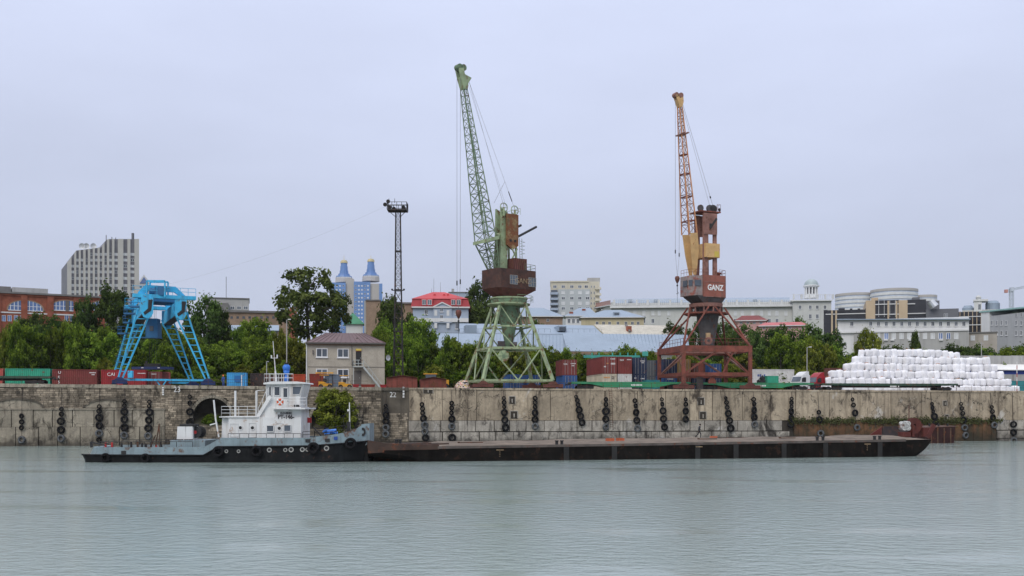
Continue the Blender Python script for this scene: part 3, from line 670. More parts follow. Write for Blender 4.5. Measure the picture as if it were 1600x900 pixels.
# long sheds with blue roofs
def gable(f, name, mat, a, b, pe, pr, ye, yr, ov=.0, tk=.15, par=None, a2=None, b2=None):
    """one roof slope from eave (row pe at depth ye) up to ridge (row pr at depth yr)"""
    m = (a + b) / 2; z0, z1 = f.z(m, pe, ye), f.z(m, pr, yr); a2 = a if a2 is None else a2; b2 = b if b2 is None else b2
    return MB().hexa([(f.x(a, ye), ye, z0 - tk), (f.x(b, ye), ye, z0 - tk), (f.x(b2, yr), yr, z1 - tk), (f.x(a2, yr), yr, z1 - tk), (f.x(a, ye), ye, z0), (f.x(b, ye), ye, z0), (f.x(b2, yr), yr, z1), (f.x(a2, yr), yr, z1)]).build(name, mat, par or f.root)
SEAM = pm('roof_seam', (.19, .245, .31), .5, .05, 1)
f = Fac('warehouse', 'long low warehouse with plain light blue metal roof behind the green crane', 672, 1076, 222, 232, 16)
f.box('wall', GREYW, 676, 1072, 553)
r1 = gable(f, 'roof', ROOFB, 670, 888, 550, 521.5, -.6, 9); r2 = gable(f, 'roof', ROOFB, 886, 1078, 549, 522, -.9, 9, a2=879, b2=1074)
for rr, a, b, n in ((r1, 672, 886, 40), (r2, 889, 1076, 36)):
    for i in range(n):
        c = lerp(a, b, i / (n - 1)); c2 = c if rr is r1 else lerp(881, 1072, i / (n - 1)); MB().bar((f.x(c, -.6), -.62, f.z(c, 549.5, -.6) + .04), (f.x(c2, 9), 9, f.z(c2, 521.7, 9) + .04), .06, .06).build('seam', SEAM, rr)
f.box('ridge_board', GREYD, 672, 886, 521, 522.6, 9, 9.5)
f = Fac('long_workshop', 'long workshop behind the warehouse, half blue metal and half beige slate roof', 720, 1060, 252, 262, 18)
f.box('wall', BRICKB, 725, 1052, 523)
gable(f, 'roof', ROOFB, 718, 943, 522, 507, -.6, 9, b2=927); gable(f, 'slate_roof', ROOFBEI, 944, 1058, 522.5, 508, -.55, 9, a2=928, b2=1042)
for a, b in ((718, 860), (885, 940)):
    mb = MB(); A = Vector((f.x(a, -.3), -.3, f.z(a, 519.5, -.3))); B = Vector((f.x(b, -.3), -.3, f.z(b, 519.5, -.3))); mb.rail([A, B], .9, 1.5, .03, (1,)); mb.build('snow_guard', GREYD, f.root)
f.box('dormer', ROOFB, 872, 885, 509, 517, 1.5, 6); f.box('dormer_window', GLASS, 874, 884, 511, 516.5, 1.4, 1.6)
f.box('brick_chimney', BRICK, 980.5, 987, 509.5, 519, 2, 3.4)
MB().bar((f.x(985), .5, f.z(985, 519) + .2), (f.x(978, 8), 8, f.z(978, 508, 8) + .2), .5, .3).build('roof_ladder', FRD, f.root)
f.box('side_annex', ROOFB, 728, 745, 508, None, -3, 1)
# apartment block
f = Fac('apartment_block', 'seven storey pale apartment block with balconies right of the green crane', 860, 937, 450, None, 16)
f.box('wall', CREAM, 860, 937, 440); f.box('parapet', CREAM, 859.6, 920, 438.8, 441, -.3, 16)
f.box('grey_panel', pm('apartment_grey', (.40, .43, .44), .85, .06, .2, streak=.1), 872, 922, 452, None, -.35, 0); f.box('lift_house', GREYW, 918, 937.5, 434, 440, 3, 10)
for r_, yy in enumerate((448, 457.5, 466, 474, 482, 490)):
    f.win([880, 893.5, 906, 918] if r_ else [867, 880, 893.5, 906, 916], [(yy - 2.4, yy + 2.2)], 5.6, mats=('W', 'P' if r_ % 2 else 'G'), y=-.36 if r_ else 0, kind='cross')
    f.win([924, 928.5], [(yy - 2, yy + 2)], 1.8)
    if r_: 
        bl = f.box('balcony', BLUEW, 859.5, 872, yy - 1, yy + 2.6, -1.4, 0); f.box('balcony_window', GLASS, 861, 871, yy - 4.4, yy - 1.4, -.3, -.02)
    bl = f.box('balcony', CREAM, 930, 939.5, yy + .6, yy + 4, -1.3, 0)
# hip roofed houses
def hip_house(name, label, a, b, D, pe, pr, wall, roof, ra, rb, wins, depth=10, row=None, Db=None):
    f = Fac(name, label, a, b, D, Db, depth); f.box('wall', wall, a, b, pe); m = (a + b) / 2; z0 = f.z(m, pe); z1 = f.z(m, pr, depth / 2)
    MB().hexa([(f.x(a) - .6, -.6, z0), (f.x(b) + .6, -.6, z0), (f.x(b) + .6, depth + .6, z0), (f.x(a) - .6, depth + .6, z0), (f.x(ra), depth / 2 - .02, z1), (f.x(rb), depth / 2 - .02, z1), (f.x(rb), depth / 2 + .02, z1), (f.x(ra), depth / 2 + .02, z1)]).build('roof', roof, f.root)
    f.box('eave', WALLW, a - 1, b + 1, pe - .8, pe + .4, -.7, depth); f.win(wins, [row or (pe + 3, pe + 8)], 4.2, kind='cross'); return f
f = hip_house('brown_hip_house', 'low brown house with pale blue hip roof right of the green crane', 790, 879, 300, 494.5, 481, BRICKB, ROOFB, 815, 850, [838, 856], row=(498.5, 502.5))
f = hip_house('white_hip_house', 'white house with blue hip roof and chimneys below the apartment block', 884, 932, 330, 494, 481, WALLW, ROOFB, 905, 922, [889, 896, 903], row=(498, 505))
f.box('brick_chimney', BRICK, 889.5, 895.5, 487, 492, 1, 2.4); f.box('brick_chimney', BRICK, 909.5, 915, 482.5, 488.5, 3, 4.4)
f = hip_house('yellow_hip_house', 'yellow house with blue hip roof and dormer, row of small windows', 908, 1006, 290, 496, 484.5, YELW, ROOFB, 946, 972, [933, 943, 952.5, 965.5, 978, 988, 997], row=(502.5, 507.5))
f.box('dormer', ROOFB, 958, 968, 487.5, 494, 1, 4); f.box('dormer_window', GLASS, 960, 967, 489, 493.5, .9, 1.1)
# long pale mansion with balustrade and domed corner tower
STUC = pm('pale_stucco', (.50, .51, .49), .85, .06, .15, streak=.12)
f = Fac('balustraded_mansion', 'long pale palace with roof balustrade and columned dome tower at its corner', 955, 1300, 395, None, 22)
f.box('wall', STUC, 955, 1240, 479.5); f.box('cornice', WALLW, 953, 1241, 476.5, 480, -1.4, .3); f.box('attic', STUC, 958, 1240, 472.5, 477, 1, 20)
f.box('dentil_band', GREYW, 955, 1240, 480.4, 481.2, -.5, 0)
gable(f, 'roof', ROOFB, 960, 1234, 472, 466, 2, 9)
mb = MB(); A = Vector((f.x(958), -.9, f.z(958, 476.8))); B = Vector((f.x(1240), -.9, f.z(1240, 476.8))); mb.rail([A, B], 1.9, .8, .07, (1,)); o = mb.build('balustrade', WALLW, f.root)
for c in rngf(960, 1238, 17): MB().bb(f.x(c) - .35, f.x(c) + .35, -1.2, -.6, f.z(c, 477), f.z(c, 468.6)).build('balustrade_pier', WALLW, f.root)
for c in (985, 1025, 1180): f.box('roof_dormer', ROOFB, c - 3, c + 3, 467.5, 472, 2, 5)
f.win([980, 992, 1006, 1020, 1030, 1045, 1149, 1160, 1176, 1190, 1202, 1214, 1228], [(486, 492.5)], 4.6, mats=('W', 'P'), kind='sill'); f.win([980, 992, 1006, 1020, 1149, 1160, 1176, 1190, 1202, 1214], [(498, 505)], 4.6, mats=('W', 'G'), kind='sill')
f.box('corner_block', STUC, 1239, 1299, 470, None, -2.5); f.box('corner_cornice', WALLW, 1236, 1301, 468.5, 470.3, -3.4, 22)
mb = MB(); A = Vector((f.x(1238), -3, f.z(1238, 468.6))); B = Vector((f.x(1300), -3, f.z(1300, 468.6))); mb.rail([A, B], 1.7, .8, .07, (1,)); mb.build('balustrade', WALLW, f.root)
for c in rngf(1238, 1299, 6): MB().bb(f.x(c) - .3, f.x(c) + .3, -3.3, -2.7, f.z(c, 468.6), f.z(c, 461.2)).build('balustrade_pier', WALLW, f.root)
f.win([1250, 1266, 1277, 1289], [(477, 483)], 4, y=-2.5, mats=('W', 'G'), kind='sill'); f.win([1266, 1277, 1289], [(491, 498)], 4, y=-2.5, mats=('W', 'G'), kind='sill')
cx, cy = f.x(1267.5, 6), 6; zz = lambda py: f.z(1267.5, py, 6); pxm = f.D(1267.5, 6) / F
MB().lathe((cx, cy, 0), [(0, zz(466)), (11.5 * pxm, zz(466)), (11.5 * pxm, zz(460.5)), (9.5 * pxm, zz(460)), (0, zz(460))], 20).build('drum_base', WALLW, f.root)
MB().lathe((cx, cy, 0), [(0, zz(460)), (7 * pxm, zz(460)), (7 * pxm, zz(448)), (0, zz(448))], 16).build('drum', GREYD, f.root)
for k in range(12):
    t = 2 * math.pi * k / 12; c = Vector((cx + math.cos(t) * 9.2 * pxm, cy + math.sin(t) * 9.2 * pxm, 0)); MB().tube(c + Vector((0, 0, zz(460))), c + Vector((0, 0, zz(449))), .3, .26, 8).build('column', WALLW, f.root)
MB().lathe((cx, cy, 0), [(0, zz(449.5)), (10.2 * pxm, zz(449.5)), (12.6 * pxm, zz(447.6)), (12.6 * pxm, zz(446.6)), (11 * pxm, zz(446)), (0, zz(446))], 20).build('entablature', WALLW, f.root)
MB().lathe((cx, cy, 0), [(11 * pxm, zz(446.2))] + [(11 * pxm * math.cos(t), zz(446.2) + 10.5 * pxm * math.sin(t)) for t in rngf(.05, 1.57, 8)], 20).build('dome', pm('dome_metal', (.34, .40, .41), .5, .1, .3), f.root, smooth=True)
f = Fac('palace_wing', 'receding left wing of the pale palace with railing along its roof', 924, 956, 470, 400, 14)
f.box('wall', STUC, 924, 956, 484); mb = MB(); mb.hexa([(0, -.8, f.z(924, 483)), (f.L, -.8, f.z(956, 477.5)), (f.L, 14, f.z(956, 477.5)), (0, 14, f.z(924, 483)), (0, -.8, f.z(924, 481.6)), (f.L, -.8, f.z(956, 476)), (f.L, 14, f.z(956, 476)), (0, 14, f.z(924, 481.6))]); mb.build('cornice', WALLW, f.root)
mb = MB(); mb.rail([(0, -.6, f.z(924, 481.7)), (f.L, -.6, f.z(956, 476.1))], 1.7, 1.2, .07, (1,)); mb.build('balustrade', pm('weathered_red_rail', (.3, .17, .14), .8, .2, 1), f.root)
# dark red roofs in the trees
for k, (a, b, D, pe, pr, ra, rb, lab) in enumerate(((1150, 1197, 300, 501, 493, 1160, 1186, 'small house with dark red hip roof below the long palace'), (1186, 1262, 270, 509, 503.5, 1196, 1252, 'low house with pinkish red roof among the trees'))):
    hip_house('red_roofed_cottage', lab, a, b, D, pe, pr, pm('pink_wall', (.5, .3, .28), .8, .1, .3), pm('maroon_roof', (.17, .035, .03), .7, .2, .5) if k == 0 else pm('pink_roof', (.42, .12, .12), .7, .2, .5), ra, rb, rngf(a + 8, b - 8, 4), row=(pe + 2, pe + 5))
# modern dark office with tan piers
f = Fac('dark_modern_office', 'modern dark glass office with tan piers and white bands', 1286, 1500, 330, None, 24)
for a, b, t, m_, y0 in ((1287, 1367, 484, BLK, 3), (1353, 1367.5, 469.5, TAN, 1), (1367, 1405, 469, BLK, 1.5), (1404, 1418, 469, TAN, 1), (1417, 1447, 468, BLK, 1.6), (1432, 1468, 470, GREYD, 5), (1447, 1498, 482.5, GREYD, 0)): f.box('block', m_, a, b, t, None, y0)
f.box('roof_plant', GREYD, 1426, 1437, 464.5, 469, 6, 10); f.box('pier_cap', TAN, 1362, 1372, 465, 470, 3, 6)
for a, b, t in ((1287, 1293, 484.5), (1310, 1320, 481.5), (1328, 1332, 482), (1340, 1344, 482), (1352, 1356, 482)): f.box('parapet_block', BLK, a, b, t, 487, 2.6, 3.4)
for a in (1300, 1306.5, 1388, 1401): f.box('fin', TAN, a - 1.3, a + 1.3, 470 if a > 1380 else 485, None, .9 if a > 1380 else 2.6, 3)
for a, b, t in ((1290, 1367, 489.5), (1366, 1405, 474.5), (1366, 1405, 490.5), (1417, 1430, 474), (1417, 1447, 489)): f.box('white_band', WALLW, a, b, t, t + 1.3, 1.0 if a > 1300 else 2.6, 3)
for a in rngf(1373, 1399, 4): f.box('mullion', WALLW, a - .3, a + .3, 469.5, 495, 1.25, 1.5)
f.win([1476, 1479.5], [(490, 496)], 2.6); MB().tube((f.x(1453), -1, f.z(1453, 471)), (f.x(1460), -1, f.z(1460, 480)), 1.1, 1.4, 12).build('ventilation_duct', pm('zinc_duct', (.5, .52, .54), .35, .1, 1, metal=.6), f.root)
f.box('right_wing', BLK, 1498, 1536, 487, None, 4); 
for a in rngf(1500, 1533, 6): f.box('wing_mullion', TAN, a - .5, a + .5, 486, None, 3.8, 4.0)
for t in (494, 507): f.box('wing_band', WALLW, 1498, 1536, t, t + 1.2, 3.7, 4)
# white two storey office in front of it
f = Fac('white_long_office', 'long white office with grey ground floor and evenly spaced windows', 1309, 1514, 285, None, 14)
f.box('wall', WALLW, 1309, 1514, 497.5); f.box('plinth_storey', GREYW, 1334, 1514, 519, None, -.3, .1); f.box('string_course', WALLW, 1309, 1514, 516, 518.6, -.6, 0)
mb = MB(); mb.hexa([(f.x(1307), -1, f.z(1400, 498)), (f.x(1516), -1, f.z(1500, 500)), (f.x(1516), 15, f.z(1500, 500)), (f.x(1307), 15, f.z(1400, 498)), (f.x(1307), -1, f.z(1400, 496.5)), (f.x(1516), -1, f.z(1500, 498.6)), (f.x(1510), 7, f.z(1500, 495.5)), (f.x(1322), 7, f.z(1400, 493))]); mb.build('roof', ROOFB, f.root)
f.win([1331] + rngf(1360.5, 1506, 13), [(502.5, 509.5)], 4.8, kind='sill'); f.win(rngf(1372, 1494, 11), [(520, 530)], 6.2, y=-.3, mats=('W', 'P')); f.win([1385, 1470, 1482], [(520, 530)], 6.0, y=-.32, mats=('W', 'B'))
for c in (1384, 1394, 1422, 1470): MB().bb(f.x(c) - .5, f.x(c) + .5, -.75, -.3, f.z(c, 532.5), f.z(c, 530.3)).build('air_conditioner', WALLW, f.root)
f = Fac('grey_annex', 'small flat roofed grey annex with two bright windows', 1503, 1558, 282, None, 10)
f.box('wall', pm('grey_brown_wall', (.36, .33, .29), .85, .1, .3, streak=.2), 1503, 1558, 520); f.box('roof_edge', ROOFG, 1502, 1559, 518.6, 520.3, -.3, 10); f.win([1520, 1540.5], [(524, 532)], 6.5, mats=('W', 'P')); f.win([1505], [(524, 527)], 4)
f = Fac('grey_office_right', 'large grey office block with teal cornice at the right edge', 1545, 1720, 300, 262, 18)
f.box('wall', pm('cool_grey_wall', (.37, .38, .39), .85, .08, .2, streak=.15), 1545, 1720, 484)
mb = MB(); mb.hexa([(f.x(1532), -.5, f.z(1545, 487)), (f.x(1720), -.5, f.z(1720, 470)), (f.x(1720), 18, f.z(1720, 470)), (f.x(1532), 18, f.z(1545, 487)), (f.x(1532), -.5, f.z(1545, 485)), (f.x(1720), -.5, f.z(1720, 467)), (f.x(1720), 18, f.z(1720, 467)), (f.x(1532), 18, f.z(1545, 485))]); mb.build('cornice', pm('teal_trim', (.25, .42, .40), .6, .1, .5), f.root)
f.box('white_end', WALLW, 1533, 1546, 486, None, -.2, 8)
f.win([1541], [(491, 499), (503, 511)], 3); f.win([1550, 1557.5, 1565, 1572.5, 1588, 1596, 1608, 1616], [(501, 508), (517, 524)], 4, kind='sill'); f.win([1588, 1596, 1608], [(489, 495)], 4)
# round white arena buildings
f = Fac('round_white_tower', 'hazy round white apartment towers with curved balcony bands', 1303, 1465, 900, None, 60)
for cpx, hw, t, yb in ((1337, 31, 460, 60), (1397, 35.5, 453.5, 40), (1445, 18, 462, 60)):
    D = f.D(cpx, yb); r_ = hw * D / F; cx = f.x(cpx, yb); z1 = f.z(cpx, t, yb)
    q = MB().lathe((cx, yb, 0), [(r_ * .97, 0), (r_ * .97, z1 - 1), (0, z1 - 1)], 40).build('round_wall', WALLW, f.root)
    for k in range(9): MB().lathe((cx, yb, 0), [(r_ * .96, z1 - 2.2 - k * 3.6), (r_, z1 - 2.2 - k * 3.6), (r_, z1 - k * 3.6), (r_ * .96, z1 - k * 3.6)], 40, closed=True).build('balcony_band', WALLW if k else BEIGE, q)
    for k in range(9): MB().lathe((cx, yb, 0), [(r_ * .972, z1 - 3.7 - k * 3.6), (r_ * .982, z1 - 3.7 - k * 3.6), (r_ * .982, z1 - 2.3 - k * 3.6), (r_ * .972, z1 - 2.3 - k * 3.6)], 40, closed=True).build('window_band', PALEG, q)
f = Fac('small_domed_house', 'ornate white house with little dome and arched window near the tower crane', 1503, 1562, 420, None, 12)
f.box('wall', STUC, 1503, 1560, 484); f.box('turret', WALLW, 1522, 1534, 470, 490, -1, 6); f.box('turret_cornice', WALLW, 1521, 1544, 467.5, 470.4, -1.4, 7)
MB().lathe((f.x(1529), 3, 0), [(1.0, f.z(1529, 467.5)), (1.0, f.z(1529, 464.6))] + [(1.1 * math.cos(t), f.z(1529, 464.6) + 1.1 * math.sin(t)) for t in rngf(0, 1.57, 6)], 14).build('dome', STUC, f.root, smooth=True)
f.win([1530.5], [(475, 484)], 4, y=-1)
for a, b, t in ((1504, 1521, 476), (1541, 1562, 470)): D = f.D(1510); MB().lathe((f.x((a + b) / 2), 5, 0), [((b - a) / 2 * D / F, f.z(1510, 485)), ((b - a) / 2 * D / F, f.z(1510, t + 4)), ((b - a) / 3 * D / F, f.z(1510, t)), (0, f.z(1510, t))], 16).build('mansard', ROOFB, f.root)
# distant tower crane
tc_ = T('tower_crane', 'distant white tower crane against the sky at the right edge', 'tower crane', P(1580.5, 500, 700))
CRW = pm('crane_white', (.5, .55, .62), .6, .1, .5); D = 700; mb = MB()
c0, c1 = P(1580.5, 520, D), P(1580.5, 450, D); hw = 1.1
mb.lattice([c0 + Vector((a * hw, b * hw, 0)) for a, b in ((-1, -1), (1, -1), (1, 1), (-1, 1))], [c1 + Vector((a * hw, b * hw, 0)) for a, b in ((-1, -1), (1, -1), (1, 1), (-1, 1))], 12, .18, .1); mb.build('mast', CRW, tc_)
mb = MB(); a, b = P(1571, 454.5, D), P(1640, 440, D); mb.lattice([a + Vector((0, y, z)) for y, z in ((-.7, -.7), (.7, -.7), (.7, .7), (-.7, .7))], [b + Vector((0, y, z)) for y, z in ((-.6, -.6), (.6, -.6), (.6, .6), (-.6, .6))], 16, .16, .09); mb.build('jib', CRW, tc_)
MB().bb(P(1570, 450, D).x, P(1574, 450, D).x, D - 1, D + 1, P(0, 457.5, D).z, P(0, 452.5, D).z).build('counterweight', pm('crane_red', (.5, .25, .22), .6, .1, 1), tc_)
MB().bb(P(1578, 450, D).x, P(1583, 450, D).x, D - 1.2, D + 1.2, P(0, 455, D).z, P(0, 449, D).z).build('cab', CRW, tc_)

# ------------------------------------------------------------------ vegetation
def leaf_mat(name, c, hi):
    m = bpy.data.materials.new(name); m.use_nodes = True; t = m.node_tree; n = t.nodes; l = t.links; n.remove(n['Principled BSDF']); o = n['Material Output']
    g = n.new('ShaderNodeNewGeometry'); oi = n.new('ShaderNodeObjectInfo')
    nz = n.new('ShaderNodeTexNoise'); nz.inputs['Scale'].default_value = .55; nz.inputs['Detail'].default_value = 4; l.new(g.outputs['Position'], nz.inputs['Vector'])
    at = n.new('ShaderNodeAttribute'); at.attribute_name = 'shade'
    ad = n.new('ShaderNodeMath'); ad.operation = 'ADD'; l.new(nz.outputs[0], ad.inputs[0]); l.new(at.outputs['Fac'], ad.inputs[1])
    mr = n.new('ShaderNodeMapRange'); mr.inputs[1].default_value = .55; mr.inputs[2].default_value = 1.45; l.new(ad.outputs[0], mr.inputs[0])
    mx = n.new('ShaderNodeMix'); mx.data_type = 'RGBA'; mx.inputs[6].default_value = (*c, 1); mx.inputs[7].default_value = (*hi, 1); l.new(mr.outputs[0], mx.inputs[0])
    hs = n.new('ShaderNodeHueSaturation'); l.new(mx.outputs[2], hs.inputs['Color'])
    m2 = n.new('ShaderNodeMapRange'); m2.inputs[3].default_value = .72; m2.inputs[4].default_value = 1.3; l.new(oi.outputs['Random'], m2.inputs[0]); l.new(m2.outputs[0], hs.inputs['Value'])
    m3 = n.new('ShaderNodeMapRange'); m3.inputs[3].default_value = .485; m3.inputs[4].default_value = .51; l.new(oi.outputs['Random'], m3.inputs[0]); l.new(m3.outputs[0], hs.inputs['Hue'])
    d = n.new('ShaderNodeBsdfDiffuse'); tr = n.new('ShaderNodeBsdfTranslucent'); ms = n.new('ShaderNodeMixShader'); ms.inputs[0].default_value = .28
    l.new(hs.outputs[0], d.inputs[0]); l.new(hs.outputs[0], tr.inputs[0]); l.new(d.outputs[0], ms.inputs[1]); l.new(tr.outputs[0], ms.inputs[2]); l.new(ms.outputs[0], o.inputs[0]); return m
LEAF = leaf_mat('leaves_green', (.044, .080, .010), (.225, .315, .04))
LEAFD = leaf_mat('leaves_dark', (.03, .056, .014), (.12, .175, .045))
LEAFY = leaf_mat('leaves_yellowish', (.07, .09, .012), (.27, .29, .05))
LEAFO = leaf_mat('leaves_poplar', (.045, .07, .016), (.17, .21, .06))
BARK = pm('bark', (.06, .05, .04), .95, .3, 2)
def crown_mesh(seed, mat, nclump=70, per=75, kind='round', leaf=.034):
    rn = random.Random(seed); mb = MB(); sh = []
    cl = []
    while len(cl) < nclump:
        p = Vector((rn.uniform(-1, 1), rn.uniform(-1, 1), rn.uniform(-1, 1)))
        r = p.length
        if r > 1 or r < (.5 if kind != 'open' else .3): continue
        q = Vector((p.x * .42, p.y * .42, .5 + p.z * .46))
        if kind == 'bush' : q.z = .42 + p.z * .48; q.x *= 1.08 - .25 * q.z; q.y *= 1.08 - .25 * q.z
        if kind == 'tall': q.x *= (1.1 - .55 * q.z); q.y *= (1.1 - .55 * q.z)
        cl.append((q, rn.uniform(.07, .15) * (1 if kind != 'open' else .8), rn.uniform(-.28, .3)))
    for c, rad, tone in cl:
        for k in range(per):
            d = Vector((rn.gauss(0, 1), rn.gauss(0, 1), rn.gauss(0, 1))).normalized() * rad * rn.random() ** .45 * (1.55 if rn.random() < .12 else 1); d.z *= .8
            p = c + d; s_ = leaf * rn.uniform(.55, 1.25)
            nrm = (d.normalized() + Vector((rn.uniform(-1, 1), rn.uniform(-1, 1), rn.uniform(-.2, 1.1)))).normalized()
            a = nrm.orthogonal().normalized(); a.rotate(Matrix.Rotation(rn.uniform(0, 6.3), 3, nrm)); b = nrm.cross(a)
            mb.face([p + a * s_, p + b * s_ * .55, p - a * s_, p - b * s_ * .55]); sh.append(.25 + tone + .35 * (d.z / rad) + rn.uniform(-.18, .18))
    me = bpy.data.meshes.new('crown'); me.from_pydata(mb.v, [], mb.f); me.materials.append(mat); me.update()
    at = me.attributes.new('shade', 'FLOAT', 'FACE'); at.data.foreach_set('value', sh)
    return me, [c[0] for c in cl]
def trunk_mesh(seed, cl, thick=.02):
    rn = random.Random(seed); mb = MB(); top = Vector((rn.uniform(-.04, .04), rn.uniform(-.04, .04), .78)); base = Vector((0, 0, -.12)); mid = Vector((rn.uniform(-.03, .03), rn.uniform(-.03, .03), .3))
    mb.tube(base, mid, thick * 1.3, thick, 7); mb.tube(mid, top, thick, thick * .3, 7)
    for c in rn.sample(cl, min(14, len(cl))):
        t = max(.12, min(.95, c.z - .2)); s0 = mid.lerp(top, max(0, (t - .3) / .5)) if t > .3 else base.lerp(mid, (t + .12) / .42); m = s0.lerp(c, .55) + Vector((0, 0, .03)); mb.tube(s0, m, thick * .42, thick * .28, 5); mb.tube(m, c, thick * .28, thick * .1, 5)
    me = bpy.data.meshes.new('trunk'); me.from_pydata(mb.v, [], mb.f); me.materials.append(BARK); me.update(); return me
TV = {}
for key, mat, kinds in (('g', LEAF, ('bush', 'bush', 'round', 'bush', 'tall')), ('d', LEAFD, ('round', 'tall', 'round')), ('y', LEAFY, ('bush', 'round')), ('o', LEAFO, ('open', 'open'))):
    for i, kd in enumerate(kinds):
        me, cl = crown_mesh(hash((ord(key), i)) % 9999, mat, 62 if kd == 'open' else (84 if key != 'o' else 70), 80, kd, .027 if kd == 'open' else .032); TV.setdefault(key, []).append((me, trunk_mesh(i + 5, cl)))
TREES = []
def tree(px, top, wpx, D, key, var=None, bot=None, label=None, group=None, name=None, z=None):
    """a tree whose crown reaches row `top` and is wpx columns wide, standing on the ground at distance D"""
    g = P(px, YH, D); gz = ground_at(g) if z is None else z; zt_ = EYE + (YH - top) * D / F; wd = wpx * D / F
    h = max(zt_ - gz, 1.2); lo = gz if bot is None else EYE + (YH - bot) * D / F
    rn = random.Random(int(px * 13 + top * 7)); vs = TV[key]; cm, tm = vs[(rn.randrange(len(vs)) if var is None else var) % len(vs)]
    r = T(name or ('shrub' if h < 4.5 else 'tree'), label or '', 'shrub' if h < 4.5 else 'tree', (g.x, g.y, gz), group)
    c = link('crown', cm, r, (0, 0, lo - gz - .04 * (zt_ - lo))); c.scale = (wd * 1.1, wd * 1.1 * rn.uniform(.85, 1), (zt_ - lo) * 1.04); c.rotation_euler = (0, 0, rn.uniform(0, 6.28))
    t = link('trunk', tm, r, c.location); t.scale = c.scale; t.rotation_euler = c.rotation_euler
    if lo - gz > .5:
        lt = MB(); lt.tube((0, 0, -.3), (0, 0, lo - gz + .3), wd * .035, wd * .028, 7); lt.build('lower_trunk', BARK, r, rel=False)
    TREES.append((px, r, label)); return r
top_tab = [(-60, 512), (0, 508), (40, 500), (80, 497), (120, 500), (170, 508), (210, 516), (240, 520), (300, 520), (350, 530), (380, 520), (420, 516), (450, 514), (500, 524), (545, 522), (580, 520), (605, 508), (650, 496), (680, 514), (740, 527), (790, 532), (850, 532), (885, 536), (905, 556), (950, 560), (1000, 556), (1040, 564), (1090, 556), (1120, 548), (1150, 540), (1185, 522), (1220, 512), (1280, 522), (1300, 535), (1330, 548), (1400, 556), (1450, 552), (1500, 548), (1560, 546), (1660, 540)]
rn = random.Random(21)
px = -40
while px < 1650:                                                          # front thicket
    w_ = rn.uniform(30, 58); b = rn.uniform(41, 50); top = interp(px, top_tab) + rn.uniform(-4, 16)
    if 1165 < px < 1262: b, top = 39, rn.uniform(569, 578)
    if 470 < px < 590: b = 50
    if 905 < px < 1100: top = max(top, 547)
    tree(px, top, w_, QD(px, b), 'y' if rn.random() < (.45 if 1100 < px < 1310 else .12) else 'g'); px += w_ * rn.uniform(.5, .66)
px = -30
while px < 1640:                                                          # low bushes at the foot of the bank
    w_ = rn.uniform(22, 44); b = rn.uniform(37.5, 40)
    if not (1150 < px < 1262 or 470 < px < 600): tree(px, rn.uniform(558, 583), w_, QD(px, b), rn.choice('gggyd'), rn.randrange(4))
    px += w_ * rn.uniform(.8, 1.3)
px = -60
while px < 1660:                                                          # second row, seen over the first
    w_ = rn.uniform(34, 52); b = rn.uniform(58, 70); top = interp(px, top_tab) + rn.uniform(-6, 4)
    if not (880 < px < 1080): tree(px, top if px < 1100 or px > 1300 else rn.uniform(508, 520), w_, QD(px, b), 'd' if rn.random() < .35 else 'g')
    px += w_ * rn.uniform(.75, 1.0)
for px, top, w_, D, key, var in ((55, 484, 58, 232, 'd', 2), (20, 497, 40, 228, 'g', 0), (85, 492, 40, 226, 'g', 3), (132, 462, 46, 235, 'd', 0), (176, 444, 68, 238, 'd', 0), (205, 470, 44, 236, 'd', 2), (318, 457, 66, 238, 'd', 2), (345, 478, 36, 240, 'd', 0), (398, 490, 60, 240, 'g', 2), (372, 500, 36, 236, 'g', 0),
                                 (618, 456, 62, 236, 'd', 2), (600, 487, 44, 225, 'g', 1), (654, 488, 58, 215, 'g', 2), (748, 436, 56, 300, 'd', 0), (752, 470, 66, 290, 'd', 2), (782, 490, 60, 265, 'd', 0), (745, 504, 20, 262, 'y', 1), (838, 496, 30, 275, 'd', 2), (1052, 503, 44, 262, 'd', 0), (1090, 492, 40, 290, 'd', 2), (1130, 500, 50, 250, 'd', 0), (1165, 503, 60, 240, 'd', 2), (1215, 507, 60, 240, 'd', 0), (1260, 503, 60, 240, 'd', 2),
                                 (1300, 515, 44, 235, 'd', 0), (1245, 492, 36, 300, 'd', 2), (1270, 524, 50, 215, 'g', 2), (1356, 513, 46, 222, 'y', 1), (1430, 513, 22, 255, 'd', 1), (1575, 535, 60, 240, 'g', 0), (1520, 538, 50, 240, 'd', 0), (1610, 532, 60, 240, 'd', 2), (1440, 545, 70, 240, 'g', 0), (1490, 543, 50, 240, 'g', 3)):
    tree(px, top, w_, D, key, var)
for px in range(690, 1075, 19): tree(px + rn.uniform(-6, 6), rn.uniform(531, 546) if px < 900 else rn.uniform(541, 553), rn.uniform(30, 44), QD(px, rn.uniform(42, 47)), rn.choice('ggy'))
for px in range(1372, 1650, 24): tree(px + rn.uniform(-6, 6), rn.uniform(536, 547), rn.uniform(42, 60), rn.uniform(222, 236), rn.choice('gd'))
for px, top in ((228, 508), (252, 494), (275, 502)): tree(px, top, 54, 230, 'g')
tree(520, 448, 60, 226, 'o', 1, bot=530, label='yellowish open tree leaning right under the blue towers'); tree(484, 413, 128, 222, 'o', 0, bot=536, label='tall open crowned tree rising left of the blue twin towers')
for px, top, w_ in ((925, 543, 12), (942, 545, 26), (962, 543, 22), (980, 533, 30), (995, 540, 26), (1020, 540, 26), (1012, 548, 22)): tree(px, top, w_ * 1.4, QD(px, 41), 'g')
side = sorted([t for t in TREES if not t[2]], key=lambda t: t[0])
ns = nt2 = 0
